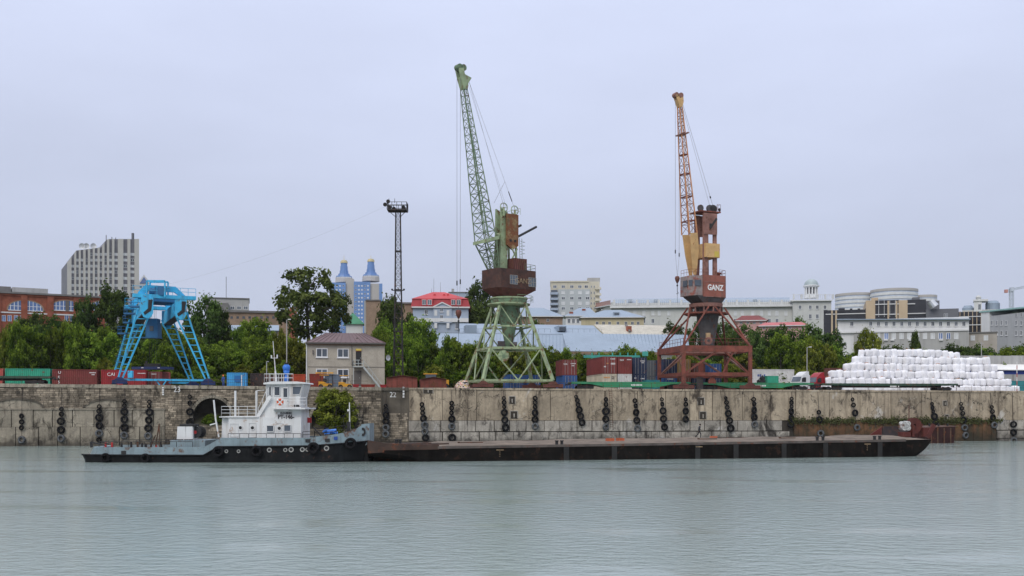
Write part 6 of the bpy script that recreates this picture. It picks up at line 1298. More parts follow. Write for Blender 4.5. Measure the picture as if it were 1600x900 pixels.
for px, py, r_ in ((421, 703, .24), (455, 702.6, .26), (472.6, 702.3, .24), (480.5, 702.3, .2), (509.7, 700.5, .26), (446, 703, .2), (373, 705, .18), (354, 705, .18)):
    c = Vector((sX(px), yN(px) - .02, sZ(py))); mb = MB(); mb.lathe(c, [(r_ * .62, -.05), (r_, -.07), (r_, .05)], 14, 'y'); ph = mb.build('porthole', pm('porthole_rim', (.34, .34, .32), .6, .15, 3), tg); mb = MB(); mb.lathe(c, [(0, -.03), (r_ * .62, -.03)], 12, 'y'); mb.build('glass', BLKM, ph)
for px, py, mt_ in ((481, 688.7, BLKM), (511, 688, BLKM), (522.7, 684.8, pm('blue_plate', (.02, .06, .25), .6, .1, 2)), (193, 707, BLKM)):
    c = Vector((sX(px), yN(px) - .05, sZ(py))); MB().bb(c.x - .24, c.x + .24, c.y - .03, c.y + .1, c.z - .17, c.z + .17).build('freeing_port', mt_, tg)
mb = MB(); c = Vector((sX(563.5), TDc - 1.98, sZ(675.5))); mb.lathe(c, [(.12, -.05), (.3, -.06), (.3, .05)], 14, 'y'); mb.v = [(x, y, c.z + (z - c.z) * 1.5) for x, y, z in mb.v]; mb.build('hawse_hole', BLKM, tg)
for px, py, r_ in ((165, 715, .42), (228, 715.5, .42), (342, 705.5, .52), (402, 705, .52), (490, 700, .54), (546, 693.5, .54)):
    o = link('tyre_fender', TY['d', .5], tg, Vector((sX(px), yN(px) - .22, sZ(py))) - ORG[tg.name]); o.scale = (r_ / .5,) * 3
for px, py in ((356, 706), (368, 706), (384, 706), (392, 706), (412, 705.5)): MB().bb(sX(px) - .1, sX(px) + .1, yN(px) - .03, yN(px) + .05, sZ(py) - .35, sZ(py) + .3).build('hull_rib', HULLB, tg)
# superstructure (near side plane at 105.2)
Dw = 105.2; W_ = lambda px, py, d=0: P(px, py, Dw + d)
def side(name, poly, mat, y0, y1, par=tg):
    return MB().prism([P(px, py, Dw) + Vector((0, y0, 0)) for px, py in poly][::-1], (0, y1 - y0, 0)).build(name, mat, par)
dk = side('deckhouse', [(357, 686), (470.5, 686), (470.5, 652), (357, 652)], TWHT, 0, 4.6); side('engine_casing', [(344, 686), (357.2, 686), (357.2, 653), (345, 653)], TWHT, .5, 4.1)
side('deckhouse_roof', [(343, 652.2), (404, 652.2), (404, 650.8), (343, 650.8)], TWHT, -.15, 4.75)
up = side('upper_casing', [(402, 652), (470, 652), (470, 636), (413, 636)], TWHT, .3, 4.3)
wh = side('wheelhouse', [(413.5, 637), (467.5, 637), (467.5, 621), (473.2, 600), (413.5, 600)], TWHT, .5, 4.1)
side('wheelhouse_roof', [(411, 600.5), (477, 599.5), (476, 597.5), (464, 596), (424, 596), (411, 598)], TWHT, .1, 4.5)
side('wing_deck', [(427, 639.5), (478.5, 639.5), (478.5, 637.2), (427, 637.2)], TWHT, -.6, 5.2)
side('casing_lip', [(427, 641.5), (452, 641.5), (452, 640.4), (427, 640.4)], TWHT, -.3, .3)
def pane(a, b, t, bt, par, y=.46, skew=0, nm='window'):
    o = MB().prism([P(q[0], q[1], Dw) + Vector((0, y, 0)) for q in ((a, bt), (b - skew, bt), (b, t), (a + (skew * .15 if skew else 0), t))][::-1], (0, .035, 0)).build(nm, GLASS, par)
    fr = MB(); cs = [P(q[0], q[1], Dw) + Vector((0, y - .02, 0)) for q in ((a, bt), (b - skew, bt), (b, t), (a, t))]
    for i in range(4): fr.bar(cs[i], cs[(i + 1) % 4], .07, .07)
    fr.build('frame', TWHT, o); return o
pane(427, 436, 604, 618, wh); pane(455.5, 470.5, 603.5, 616.5, wh, skew=3.5)
for a in (414.6, 418.2, 420.6): pane(a, a + 2.2, 604, 618, wh)
dd = side('wheelhouse_door', [(440, 637), (449.5, 637), (449.5, 604.5), (440, 604.5)], TWHT, .42, .5); pane(441.2, 448.5, 606, 621, dd, .38); MB().bb(P(448.5, 0, Dw).x - .05, P(448.5, 0, Dw).x + .02, Dw + .33, Dw + .42, P(0, 627, Dw).z, P(0, 625.5, Dw).z).build('handle', BLKM, dd)
pane(417, 427.8, 664.7, 674.5, dk, -.05); pane(444, 454.7, 664, 674, dk, -.05)
for px, py in ((375.7, 668.4), (394.6, 668.6), (436.6, 669.4)):
    c = W_(px, py) + Vector((0, -.03, 0)); mb = MB(); mb.lathe(c, [(.17, -.02), (.24, -.04), (.24, .04)], 14, 'y'); ph = mb.build('porthole', TWHT, dk); MB().lathe(c, [(0, -.005), (.17, -.005)], 12, 'y').build('glass', BLKM, ph)
for a, b, t, bt in ((389, 400, 661, 683), (432, 442, 661, 684), (360, 372, 662, 682)):
    mb = MB(); q = [W_(a, t), W_(b, t), W_(b, bt), W_(a, bt)]
    for i in range(4): mb.bar(q[i] + Vector((0, -.02, 0)), q[(i + 1) % 4] + Vector((0, -.02, 0)), .05, .05)
    mb.build('door_frame', TWHT, dk)
TXT = pm('black_lettering', (.02, .02, .025), .7, .1, 3)
text('PT-146-', .60, TXT, up, W_(447, 651.6) + Vector((0, -.02, 0)), bold=.02, sx=.86); text('O-O-00H01', .28, TXT, up, W_(446, 645.6) + Vector((0, .28, 0)), bold=.012, sx=.85)
mb = MB(); A, B = W_(422, 619), W_(402, 651.5); mb.bar(A + Vector((0, .15, 0)), B + Vector((0, .15, 0)), .14, .35); mb.build('inclined_stair', TWHT, tg)
mb = MB(); mb.rail([W_(404, 651, .2), W_(417, 622, .2)], .9, 1.0, .03, (1,)); mb.build('stair_rail', TWHT, tg)
mb = MB(); mb.rail([W_(430, 637.3, -.55), W_(478, 637.3, -.55), W_(478, 637.3, 5.1)], 1.05, 1.0, .025, (.35, .68, 1)); mb.build('wing_railing', TWHT, tg)
mb = MB(); mb.rail([W_(413, 596.5, .6), W_(458, 596.5, .6), W_(458, 596.5, 3.8), W_(413, 596.5, 3.8), W_(413, 596.5, .6)], .82, .55, .025, (.5, 1)); mb.build('roof_railing', TWHT, tg)
mb = MB(); mb.rail([W_(346, 651, 0), W_(400, 651, 0)], 1.05, .85, .025, (.35, .68, 1)); mb.rail([W_(346, 651, 0), W_(346, 651, 4.5)], 1.05, .85, .025, (.35, .68, 1)); mb.build('boat_deck_railing', TWHT, tg)
for px in (367.7, 400.7): MB().tube(W_(px, 652, .3), W_(px, 610.5, .3), .11, .11, 8).build('awning_post', TWHT, tg)
MB().tube(W_(400.7, 610.5, .3), W_(413, 609.5, .6), .04, .04, 5).build('awning_rail', TWHT, tg)
c = W_(437.6, 628.2, -.62); mb = MB(); mb.lathe(c, [(.26 + .11 * math.cos(t), .08 * math.sin(t)) for t in rngf(0, 2 * math.pi * 7 / 8, 8)], 20, 'y', True); lr = mb.build('life_ring', pm('life_ring_red', (.55, .09, .03), .6, .1, 3), tg, smooth=True)
for k in range(4):
    t = math.pi / 4 + k * math.pi / 2; mb = MB(); mb.lathe(c, [(.26 + .125 * math.cos(q), .095 * math.sin(q)) for q in rngf(0, 2 * math.pi * 7 / 8, 8)], 24, 'y', True); n8 = 8
    keep = [f_ for f_ in mb.f if abs(((math.atan2(sum(mb.v[i][2] for i in f_) / 4 - c.z, sum(mb.v[i][0] for i in f_) / 4 - c.x) - t + math.pi) % (2 * math.pi)) - math.pi) < .2]; mb.f = keep; mb.m = [0] * len(keep); mb.build('white_band', TWHT, lr)
MB().bb(W_(458, 0).x, W_(466, 0).x, Dw + .3, Dw + .5, W_(0, 635.5).z, W_(0, 632.5).z).build('vent_grille', BLKM, wh)
SBL = pm('searchlight_blue', (.03, .16, .55), .45, .08, 2)
c = W_(447.6, 574.5, 1.8); mb = MB(); mb.lathe(c, [(0, -.38)] + [(.4 * math.sin(t), -.38 * math.cos(t)) for t in rngf(.3, 2.7, 8)] + [(0, .38)], 16); mb.tube(c - Zv * .3, c - Zv * .75, .34, .22, 12); mb.tube(c - Zv * .7, W_(447.6, 596.5, 1.8), .17, .24, 10); bd = mb.build('blue_beacon', SBL, tg, smooth=True); MB().tube(c + Zv * .3, c + Zv * .52, .2, .22, 10).build('cap', BLKM, bd)
mb = MB(); a, b = W_(431.5, 596, 1.8), W_(426.6, 533, 1.8); mb.tube(a, a.lerp(b, .25), .13, .09, 8); mb.tube(a.lerp(b, .2), b, .07, .03, 6); p = a.lerp(b, .58); mb.bar(p + Vector((-.35, 0, 0)), p + Vector((.35, 0, 0)), .06, .06); mb.tube(p + Vector((.3, 0, 0)), p + Vector((.3, 0, .35)), .07, .07, 6); mb.tube(p + Vector((-.3, 0, 0)), p + Vector((-.3, 0, .3)), .07, .07, 6); mb.build('radar_mast', TWHT, tg)
MB().path([W_(416.6, 596, 2.5), W_(416.6, 565, 2.5), W_(420, 565, 2.5)], .045, 5).build('antenna', pm('grey_metal', (.3, .3, .3), .5, .1, 2), tg)
mb = MB(); mb.path([Vector((sX(px), yN(px) + .1, bultop(px) + .42)) for px in (356, 400, 440, 470)], .03, 5)
for px in (356, 374, 388, 400, 416, 430, 444, 458, 470): mb.tube((sX(px), yN(px) + .1, bultop(px) - .05), (sX(px), yN(px) + .1, bultop(px) + .42), .025, .025, 4)
mb.build('deck_rail', BLKM, tg)
# stern davit, engine vents, towing winch, bitts
MB().path([W_(342, 683, 0), W_(337, 655, 0), W_(334, 625, 0)], .09, 7).build('davit_post', TWHT, tg); MB().bar(W_(339, 661, 0), W_(328, 664, 0), .12, .12).build('davit_arm', TWHT, tg)
for a, b, tl in ((276, 290, 1.2), (290, 301, .6)):
    MB().prism([W_(q[0], q[1], .6) for q in ((a, 688), (b, 688), (b - .2, 666.5), (a + tl, 666.5))][::-1], (0, 1.8, 0)).build('vent_housing', TWHT, tg)
MB().bb(W_(277, 0).x, W_(301, 0).x, Dw + .7, Dw + 2.2, W_(0, 666.5).z, W_(0, 663).z).build('vent_cap', BLKM, tg)
c = W_(309, 675, 2.0); mb = MB(); mb.lathe(c, [(.2, -.9), (.62, -.9), (.62, -.75), (.3, -.72), (.3, .72), (.62, .75), (.62, .9), (.2, .9)], 20, 'y', True); wn = mb.build('towing_winch', BLKM, tg); MB().lathe(c, [(0, -.95), (.18, -.95), (.18, -.85)], 10, 'y').build('winch_hub', pm('signal_red', (.4, .03, .03), .6, .1, 2), wn)
MB().bb(W_(268, 0).x, W_(322, 0).x, Dw - .4, Dw + 4.6, strake(300), W_(0, 688).z).build('aft_trunk', BULW, tg)
for k, px in enumerate((276, 283, 291, 298)): MB().tube(W_(px, 688, .3), W_(px, 686.4, .3), .22, .22, 10).build('hatch_ring', BLKM, tg)
mb = MB(); mb.rail([(sX(px), yN(px) + .15, bultop(px)) for px in (152, 200, 250, 300)], .55, 2.0, .03, (1,)); mb.rail([(sX(px), TDc + beam(px) - .15, bultop(px)) for px in (152, 200, 250, 300)], .55, 2.0, .03, (1,)); mb.build('stern_rail', BLKM, tg)
mb = MB(); mb.prism([W_(140, 711, 0), W_(151, 711, 0), W_(151, 699, 0), W_(147, 698, 0)], (0, 4, 0)); mb.build('stern_bitt_plate', BULW, tg)
mb = MB(); mb.bar(W_(143, 699, 1), W_(142, 690, 1), .2, .2); mb.bar(W_(142, 690.5, 1), W_(164, 696, 1), .12, .12); mb.bar(W_(160, 691, 2), W_(170, 694, 2), .1, .1); mb.build('stern_fairlead', BLKM, tg)
rj = random.Random(5)
for px in (165, 175, 190, 205, 215, 222, 228, 236, 244, 252): a = W_(px, 700, rj.uniform(.5, 3)); MB().tube(a - Zv * .3, a + Zv * rj.uniform(.3, .7), .14, .1, 8).build('bollard', rj.choice([BLKM, STEELR, pm('signal_red', (.4, .03, .03))]), tg)
mb = MB(); mb.bar(W_(234, 700, 1), W_(243, 680, 1), .1, .1); mb.bar(W_(243, 697, 1), W_(249, 662, 1), .1, .1); mb.bar(W_(249, 700, 1), W_(249, 662, 1), .08, .08); mb.build('towing_arch', STEELR, tg)
mb = MB(); mb.rail([(sX(px), yN(px) + .3, bultop(px)) for px in (472, 490, 508, 524)], .6, 1.2, .03, (.5, 1)); mb.rail([(sX(px), TDc + beam(px) - .3, bultop(px)) for px in (472, 490, 508, 524)], .8, 1.2, .03, (.5, 1)); mb.build('foredeck_rail', BLKM, tg)
MB().bar(W_(489, 667, 1.5), W_(502, 681, 1.5), .12, .12).build('boom', BLKM, tg)
mb = MB(); c = W_(515, 677, 1.5)
for k in range(10): a = k * .63; q = c + Vector((math.cos(a) * .6 * rj.uniform(.5, 1), math.sin(a) * .5, rj.uniform(-.1, .2))); mb.prism([q + Vector((-.3, -.2, 0)), q + Vector((.3, -.25, .05)), q + Vector((.2, .3, .15)), q + Vector((-.25, .25, .1))], (0, 0, .12))
tp_ = mb.build('folded_tarpaulin', SBL, tg); tp_['kind'] = 'stuff'
mb = MB(); a, b = W_(546.5, 672, 2), W_(546, 629, 2); mb.tube(a, b, .08, .05, 7); mb.bar(a.lerp(b, .72) + Vector((-.22, 0, 0)), a.lerp(b, .72), .22, .22); mb.build('bow_mast', TWHT, tg); mb = MB(); mb.bar(W_(546, 655, 2), W_(537, 670, 2), .05, .05); mb.path([W_(536, 669, 1.5), W_(537, 650, 1.5), W_(542, 645, 1.5), W_(545, 645, 1.5)], .03, 4); mb.bar(W_(544.5, 677, 1.6), W_(544.5, 659, 1.6), .3, .3); mb.build('bow_windlass', BLKM, tg)
mb = MB(); mb.ladder(W_(555, 667, 3), W_(563, 647, 3), (.3, 0, 0), .3, .025); mb.build('bow_ladder', BLKM, tg)
MB().bb(W_(470.5, 0).x, W_(477, 0).x, Dw + 3.2, Dw + 3.3, W_(0, 661.5).z, W_(0, 653).z).build('signal_flag', pm('signal_red', (.4, .03, .03)), tg)

# ------------------------------------------------------------------ barge
BK, BY = .2, 107.4; BTH = math.atan(BK); BC = math.cos(BTH)
def bD(px): return BY / (1 - BK * (px - 800) / F)
BX0 = (575 - 800) / F * bD(575); BYY0 = bD(575)
def bxl(px, y=0):                         # barge coordinate of a photo column, y metres in from the near side
    k = (px - 800) / F; return (k * (BYY0 + y * BC) - BX0 + y * math.sin(BTH)) / (BC - k * math.sin(BTH))
BL = bxl(1460); BW = 14
HULLD = pm('barge_hull', (.008, .007, .006), .9, .6, .45, rust=.22, rc=(.018, .010, .007), streak=.45, sk_c=(.02, .018, .016), spec=.1)
BRST = pm('barge_rust', (.05, .03, .022), .8, .4, .8, rust=.3)
SANDM = pm('wet_sand_deck', (.165, .13, .098), .95, .45, .6, bump=.5, fine=.4, streak=0)
bg_ = T('barge', 'long empty black deck barge with sandy deck alongside the quay', 'barge', (BX0, BYY0, 0), rz=BTH)
zd = lambda x: lerp(1.42, 1.9, x / BL)
xs_b = [0, bxl(600), bxl(640), bxl(680), bxl(760), bxl(1000), bxl(1250), bxl(1390), bxl(1425), bxl(1443), bxl(1454), BL]
zbot = [.75, .55, .2, -.9, -1.2, -1.2, -1.2, -1.2, -.4, .35, .95, 1.45]
mb = MB()
for x, zb_ in zip(xs_b, zbot):
    inn = 0 if x < bxl(1400) else (x - bxl(1400)) * .12
    zz = zd(x); b2 = max(zb_, -1.2)
    for y, z in ((inn + .5, b2 - .15), (inn, min(b2 + .35, zz - .1)), (inn, zz), (BW - inn, zz), (BW - inn, min(b2 + .35, zz - .1)), (BW - inn - .5, b2 - .15)): mb.v.append((x, y, z))
m = 6
for i in range(len(xs_b) - 1):
    for j in range(m): a, b = i * m + j, i * m + (j + 1) % m; mb.f.append((a, a + m, b + m, b)); mb.m.append(1 if j == 2 else 0)
mb.f.append(tuple(range(m))); mb.m.append(0); mb.f.append(tuple(reversed(range((len(xs_b) - 1) * m, len(xs_b) * m)))); mb.m.append(0)
mb.build('hull', [HULLD, BRST], bg_)
mb = MB(); mb.hexa([(.3, 3, -.6), (bxl(668), 3, -.6), (bxl(668), 11, -.6), (.3, 11, -.6), (1.2, 3, .7), (bxl(668), 3, .4), (bxl(668), 11, .4), (1.2, 11, .7)]); mb.build('stern_skeg', BRST, bg_)
for s_, y0 in ((0, -.07), (1, BW - .1)):
    mb = MB(); n = 24
    for k in range(n): xa, xb = lerp(bxl(684), bxl(1415), k / n), lerp(bxl(684), bxl(1415), (k + 1) / n); mb.hexa([(xa, y0, zd(xa) - .16), (xb, y0, zd(xb) - .16), (xb, y0 + .17, zd(xb) - .16), (xa, y0 + .17, zd(xa) - .16), (xa, y0, zd(xa) + .1), (xb, y0, zd(xb) + .1), (xb, y0 + .17, zd(xb) + .1), (xa, y0 + .17, zd(xa) + .1)])
    mb.build('gunwale', BRST if s_ else pm('gunwale_grey', (.09, .075, .065), .7, .35, .8, rust=.25), bg_)
mb = MB(); xa, xb, xc = 0, bxl(600), bxl(686)
mb.hexa([(0, -.05, .9), (xb, -.06, 1.0), (xb, BW, 1.0), (0, BW, .9), (0, -.05, 2.25), (xb, -.06, 1.95), (xb, .35, 1.95), (0, .35, 2.25)]); mb.hexa([(xb, -.06, 1.2), (xc, -.06, 1.25), (xc, .5, 1.25), (xb, .5, 1.2), (xb, -.06, 1.95), (xc, -.06, 1.72), (xc, .5, 1.72), (xb, .5, 1.95)]); mb.build('stern_bulwark', BRST, bg_)
for px in (885, 960, 1090, 1150, 1225, 1290, 1375):
    x = bxl(px); MB().bb(x - .28, x + .28, -.05, .02, -.2, zd(x) - .2).build('hull_rib', pm('hull_rib_grey', (.016, .016, .015), .7, .35, 1, streak=.3), bg_)
sm = MB(); nx, ny = 150, 22; g = {}
for i in range(nx + 1):
    for j in range(ny + 1):
        x = lerp(bxl(690), bxl(1452), i / nx); y = lerp(.25, BW - .6, j / ny); e_ = min(1, min(j, ny - j) / 3, min(i, nx - i) / 3); v = Vector((x * .22, y * .3, 1)); n_ = noise.noise(v) * .5 + .5; n2_ = noise.noise(v * 4) * .5 + .5
        g[i, j] = len(sm.v); sm.v.append((x, y, zd(x) + .02 + e_ * (.10 * n2_ + .34 * n_ ** 2 + (.12 if x > bxl(1380) else 0) * n_)))
for i in range(nx):
    for j in range(ny): sm.f.append((g[i, j], g[i + 1, j], g[i + 1, j + 1], g[i, j + 1])); sm.m.append(0)
sm.build('sand_layer', SANDM, bg_, smooth=True)
for px in (872, 880, 1281, 1290, 1371, 1379, 620, 626):
    x = bxl(px); z = zd(x) + (.35 if px < 640 else 0); mb = MB(); mb.lathe((x, .6, z), [(.16, 0), (.16, .42), (.22, .44), (.22, .52), (0, .53)], 10); mb.build('bollard', BLKM, bg_)
for px, y, l_, rz_ in ((655, .9, 3.2, .05), (668, 1.5, 2.4, -.1), (640, 2.2, 2.6, .2), (612, 1.2, 2.0, .1)):
    x = bxl(px); mb = MB(); mb.bar((x, y, 1.75), (x + l_ * math.cos(rz_), y + l_ * math.sin(rz_), 1.8), .25, .14); mb.build('deck_plank', BRST, bg_)
for px, py in ((781, 702), (1092, 697), (1355, 693)):
    x = bxl(px); z = zd(x); mb = MB(); mb.bb(x - .38, x + .38, -.1, -.075, z - .42, z - .34)
    for k in range(3): mb.bb(x - .05, x + .05, -.03, .0, z - .62 - k * .22, z - .56 - k * .22)
    mb.build('draught_mark', LOLD, bg_)
RDW = pm('winch_red', (.085, .018, .013), .7, .3, 1, rust=.25)
x = bxl(1424, 7.5); z = zd(x) + .3; mb = MB(); mb.lathe((x + .3, 7.5, z + 1.15), [(.2, -.25), (.95, -.25), (.95, -.15), (.5, -.1), (.5, .1), (.95, .15), (.95, .25), (.2, .25)], 22, 'y', True); an = mb.build('anchor_winch', RDW, bg_)
mb = MB(); mb.bb(x - .1, x + .2, 7.1, 7.9, z - .2, z + 1.2); mb.bb(x + 1.3, x + 2.4, 7, 8, z - .2, z + .9); mb.build('winch_stand', RDW, an); mb = MB(); mb.bb(x - 1.5, x - .4, 7, 8, z - .2, z + .4); mb.build('winch_base', RDW, an)
eng = MB(); 
for dx, dz, r_ in ((-1.2, .9, .35), (-.7, .9, .35), (-1.2, 1.35, .32), (-.7, 1.4, .32)): eng.tube((x + dx, 7, z + dz), (x + dx, 7.8, z + dz), r_, r_, 10)
eng.build('winch_engine', pm('engine_pale', (.42, .42, .40), .6, .5, 6, rust=.3), bg_)
MB().tube((x, 8, z), (x, 8, z + 3.6), .06, .04, 6).build('bow_post', RDW, bg_)
xt = bxl(1371, 11.2); mb = MB(); mb.prism([(xt - 1.4, 11.2, zd(xt)), (xt + .6, 11.2, zd(xt)), (xt + .6, 11.2, zd(xt) + 1.25)], (0, .12, 0)); mb.build('bulwark_fin', pm('fin_red', (.10, .018, .013), .7, .25, 1, rust=.2), bg_)
mb = MB(); mb.bb(xt + .7, xt + 4.6, 11.2, 11.35, zd(xt), zd(xt) + 1.3); mb.build('bow_bulwark', pm('dark_plate', (.04, .03, .032), .7, .3, 1, rust=.2), bg_)
mb = MB(); x1 = bxl(1449, 6); mb.bar((x1, 6, zd(x1)), (x1 + .9, 6, zd(x1) + 1.6), .2, .5); mb.bar((x1 + .3, 9, zd(x1)), (x1 + 1.1, 9, zd(x1) + 1.6), .2, .5); mb.build('bow_horn', RDW, bg_)
# loose things on the barge
def bpos(px, y, dz=0): x = bxl(px, y); return Vector((BX0, BYY0, 0)) + Matrix.Rotation(BTH, 3, 'Z') @ Vector((x, y, zd(x) + dz))
ORB = pm('orange_bin', (.42, .10, .04), .7, .2, 2)
for k, (px, y, s_, lab) in enumerate(((953, 3.6, 1, 'left of two small orange crates on the barge deck'), (969, 4.0, .9, 'right of two small orange crates on the barge deck'), (1115, 9, .8, 'flat orange crate lying right of the man on the barge'))):
    p = bpos(px, y, .25); mb = MB(); h = .3 if k < 2 else .2
    mb.bb(-.42 * s_, .42 * s_, -.3, .3, 0, .06).bb(-.42 * s_, .42 * s_, -.3, -.25, .06, h).bb(-.42 * s_, .42 * s_, .25, .3, .06, h).bb(-.42 * s_, -.37 * s_, -.25, .25, .06, h).bb(.37 * s_, .42 * s_, -.25, .25, .06, h)
    o = one('deck_crate', mb, ORB, lab, 'crate', 'orange crates on the barge', base=(0, 0, 0)); o.location = p; o.rotation_euler = (0, 0, BTH + .2 * k)
for k, (px, y, l_, lab) in enumerate(((1105, 2.5, 2.2, 'dark plank lying on the sand right of the man'), (1230, 2.0, 2.0, 'dark plank on the sand near the right bollards'), (735, 2.2, 2.8, 'dark plank on the sand near the stern of the barge'))):
    p = bpos(px, y, .32); mb = MB(); mb.bb(-l_ / 2, l_ / 2, -.14, .14, 0, .09); mb.bb(-l_ / 2, -l_ / 2 + .12, -.18, .18, .09, .15); o = one('plank', mb, STEELR, lab, 'plank', base=(0, 0, 0)); o.location = p; o.rotation_euler = (0, 0, BTH + .1 * k)
person('man in dark jacket and trousers striding along the barge deck', bpos(1092, 11.2, .14), R(-78), WALK, [DKJ, DKT, SKIN, BOOT])
p_ = QG(349, 1.6); person('worker in blue overalls and orange hard hat at the quay edge', p_, R(160), STAND, [BLUO, BLUO, SKIN, BOOT], HATO)
# pontoon moored behind the bow
pt = T('mooring_pontoon', 'dark rusty pontoon moored at the wall beyond the barge bow', 'pontoon', Q(1440, 690, -9) * 1, rz=WROT); ORG[pt.name] = Vector(); pt.location.z = 0
Dp = QD(1440, -9); x0, x1 = (1446 - 1440) * Dp / F, (1497 - 1440) * Dp / F
mb = MB(); mb.hexa([(x0, 0, -.8), (x1 - .3, 0, -.8), (x1 - .3, 6, -.8), (x0, 6, -.8), (x0, 0, 2.45), (x1, 0, 2.6), (x1, 6, 2.6), (x0, 6, 2.45)]); mb.build('hull', pm('pontoon_maroon', (.035, .017, .016), .85, .4, .6, rust=.2, spec=.15), pt)
mb = MB(); mb.hexa([(x0, -.08, 2.4), (x1 + .1, -.08, 2.55), (x1 + .1, 6.1, 2.55), (x0, 6.1, 2.4), (x0, -.08, 2.52), (x1 + .1, -.08, 2.68), (x1 + .1, 6.1, 2.68), (x0, 6.1, 2.52)]); mb.build('deck_plate', pm('deck_pinkish', (.10, .06, .05), .8, .3, 1, rust=.3), pt)
for k in range(4): x = lerp(x0 + 1, x1 - .8, k / 3); MB().bb(x - .1, x + .1, -.06, 0, -.5, 2.4).build('hull_rib', STEELR, pt)
for k in range(3): MB().tube((lerp(x0 + 1, x1 - 1, k / 2), .5, 2.6), (lerp(x0 + 1, x1 - 1, k / 2), .5, 3.05), .15, .15, 8).build('bollard', BLKM, pt)
# ------------------------------------------------------------------ containers
UDIR = Vector((math.cos(WROT), math.sin(WROT), 0)); NDIR = Vector((-math.sin(WROT), math.cos(WROT), 0))
CM = {}
def cmesh(key, fn):
    if key not in CM:
        mb = MB(); fn(mb); me = bpy.data.meshes.new('piece'); me.from_pydata(mb.v, [], mb.f); me.update(); CM[key] = me
    return CM[key]
def corr(mb, L_, H_, pitch=.28, d=.045):
    n = max(4, int(L_ / pitch)); xs_ = []
    for k in range(n): x = L_ * k / n; p = L_ / n; xs_ += [(x, 0), (x + p * .3, 0), (x + p * .5, d), (x + p * .8, d)]
    xs_.append((L_, 0)); i = len(mb.v)
    for x, y in xs_: mb.v += [(x, y, 0), (x, y, H_)]
    for k in range(len(xs_) - 1): mb.f.append((i + 2 * k, i + 2 * k + 2, i + 2 * k + 3, i + 2 * k + 1)); mb.m.append(0)
LOCK = pm('lock_rod_grey', (.30, .29, .28), .6, .15, 3)
def container(label, loc, rz, L_, H_, mat, group='shipping containers on the quay', doors=True, texts=(), name='shipping_container', W=2.44):
    """local x = length (doors at x = 0), y = width, z = up; texts: (face, body, size, u, v, material)"""
    r = T(name, label, 'container', loc, group, rz); ORG[r.name] = Vector()
    def piece(nm, key, fn, p, rot=0, par=r, m=mat):
        me = cmesh((key, m.name), fn)
        if not me.materials: me.materials.append(m)
        o = link(nm, me, par, p); o.rotation_euler = (0, 0, rot); return o
    ps = .14
    for x in (ps / 2, L_ - ps / 2):
        for y in (ps / 2, W - ps / 2): piece('corner_post', ('post', H_), lambda q: q.bb(-ps / 2, ps / 2, -ps / 2, ps / 2, 0, H_), (x, y, 0))
    for z in (0, H_ - .12):
        for y in (.05, W - .05): piece('side_rail', ('srail', L_), lambda q: q.bb(ps, L_ - ps, -.05, .05, 0, .12), (0, y, z))
        for x in (.06, L_ - .06): piece('end_rail', ('erail', W), lambda q: q.bb(-.05, .05, ps, W - ps, 0, .12), (x, 0, z))
    piece('side_panel', ('side', L_, H_), lambda q: corr(q, L_ - .2, H_ - .2), (.1, .03, .1)); piece('side_panel', ('side', L_, H_), lambda q: corr(q, L_ - .2, H_ - .2), (L_ - .1, W - .03, .1), math.pi)
    piece('roof_panel', ('roof', L_, W), lambda q: q.bb(.05, L_ - .05, .05, W - .05, -.06, -.01), (0, 0, H_))
    piece('end_panel', ('end', W, H_), lambda q: corr(q, W - .2, H_ - .2), (L_ - .03, .1, .1), math.pi / 2)
    if doors:
        for y in (.13, W / 2 + .01):
            d = piece('door', ('door', W, H_), lambda q: q.bb(.02, .08, 0, W / 2 - .14, .13, H_ - .13), (0, y, 0))
            for k in (.28, .72): piece('locking_bar', ('lock', H_), lambda q: q.tube((0, 0, .1), (0, 0, H_ - .1), .028, .028, 6), (-.02, (W / 2 - .14) * k, 0), 0, d, LOCK)
    else: piece('end_panel', ('end', W, H_), lambda q: corr(q, W - .2, H_ - .2), (.03, W - .1, .1), -math.pi / 2)
    for face, body, size, u, v, m in texts:
        if body[0] == '#':                                            # illegible stencilled marks
            n_ = int(body[1:]); q = MB(); st = size * .62
            for i_ in range(n_):
                c_ = u + (i_ - (n_ - 1) / 2) * st; hh = size * (.36 if i_ % 3 else .3)
                if face == 'side': q.bb(c_ - st * .36, c_ + st * .36, -.015, .0, v - hh, v + hh)
                else: q.bb(-.02, .0, W - c_ - st * .36, W - c_ + st * .36, v - hh, v + hh)
            q.build('stencil_marks', m, r)['kind'] = 'stuff'; continue
        if face == 'side': text(body, size, m, r, (u, .0, v), (R(90), 0, 0), sx=1)
        else: text(body, size, m, r, (-.01, W - u, v), (R(90), 0, R(-90)), sx=1)
    return r
def paint(nm, c, rust=.1): return pm(nm, c, .6, .15, .7, rust=rust, rc=(.10, .04, .025), streak=.25, sk_c=tuple(x * .4 for x in c))
CRED = paint('container_maroon', (.175, .035, .03)); CRED2 = paint('container_red', (.30, .022, .026)); CBLU = paint('container_blue', (.025, .085, .24)); CNAV = paint('container_navy', (.018, .03, .07)); CCRM = paint('container_cream', (.52, .47, .36)); CWHT = paint('container_white', (.58, .58, .56)); CGRN = paint('container_green', (.035, .32, .20)); CSAL = paint('container_salmon', (.42, .09, .07)); CTAN = paint('container_tan', (.33, .21, .08)); CGRY = paint('container_grey', (.10, .115, .13)); CBRN = paint('container_brown', (.13, .05, .035)); CTEA = paint('container_teal', (.03, .22, .24)); CDKB = paint('container_dark_brown', (.035, .025, .022), .3)
CW = pm('container_letter_white', (.75, .75, .73), .6, .05, 3); CORG = pm('container_letter_orange', (.6, .25, .04), .6, .05, 3)
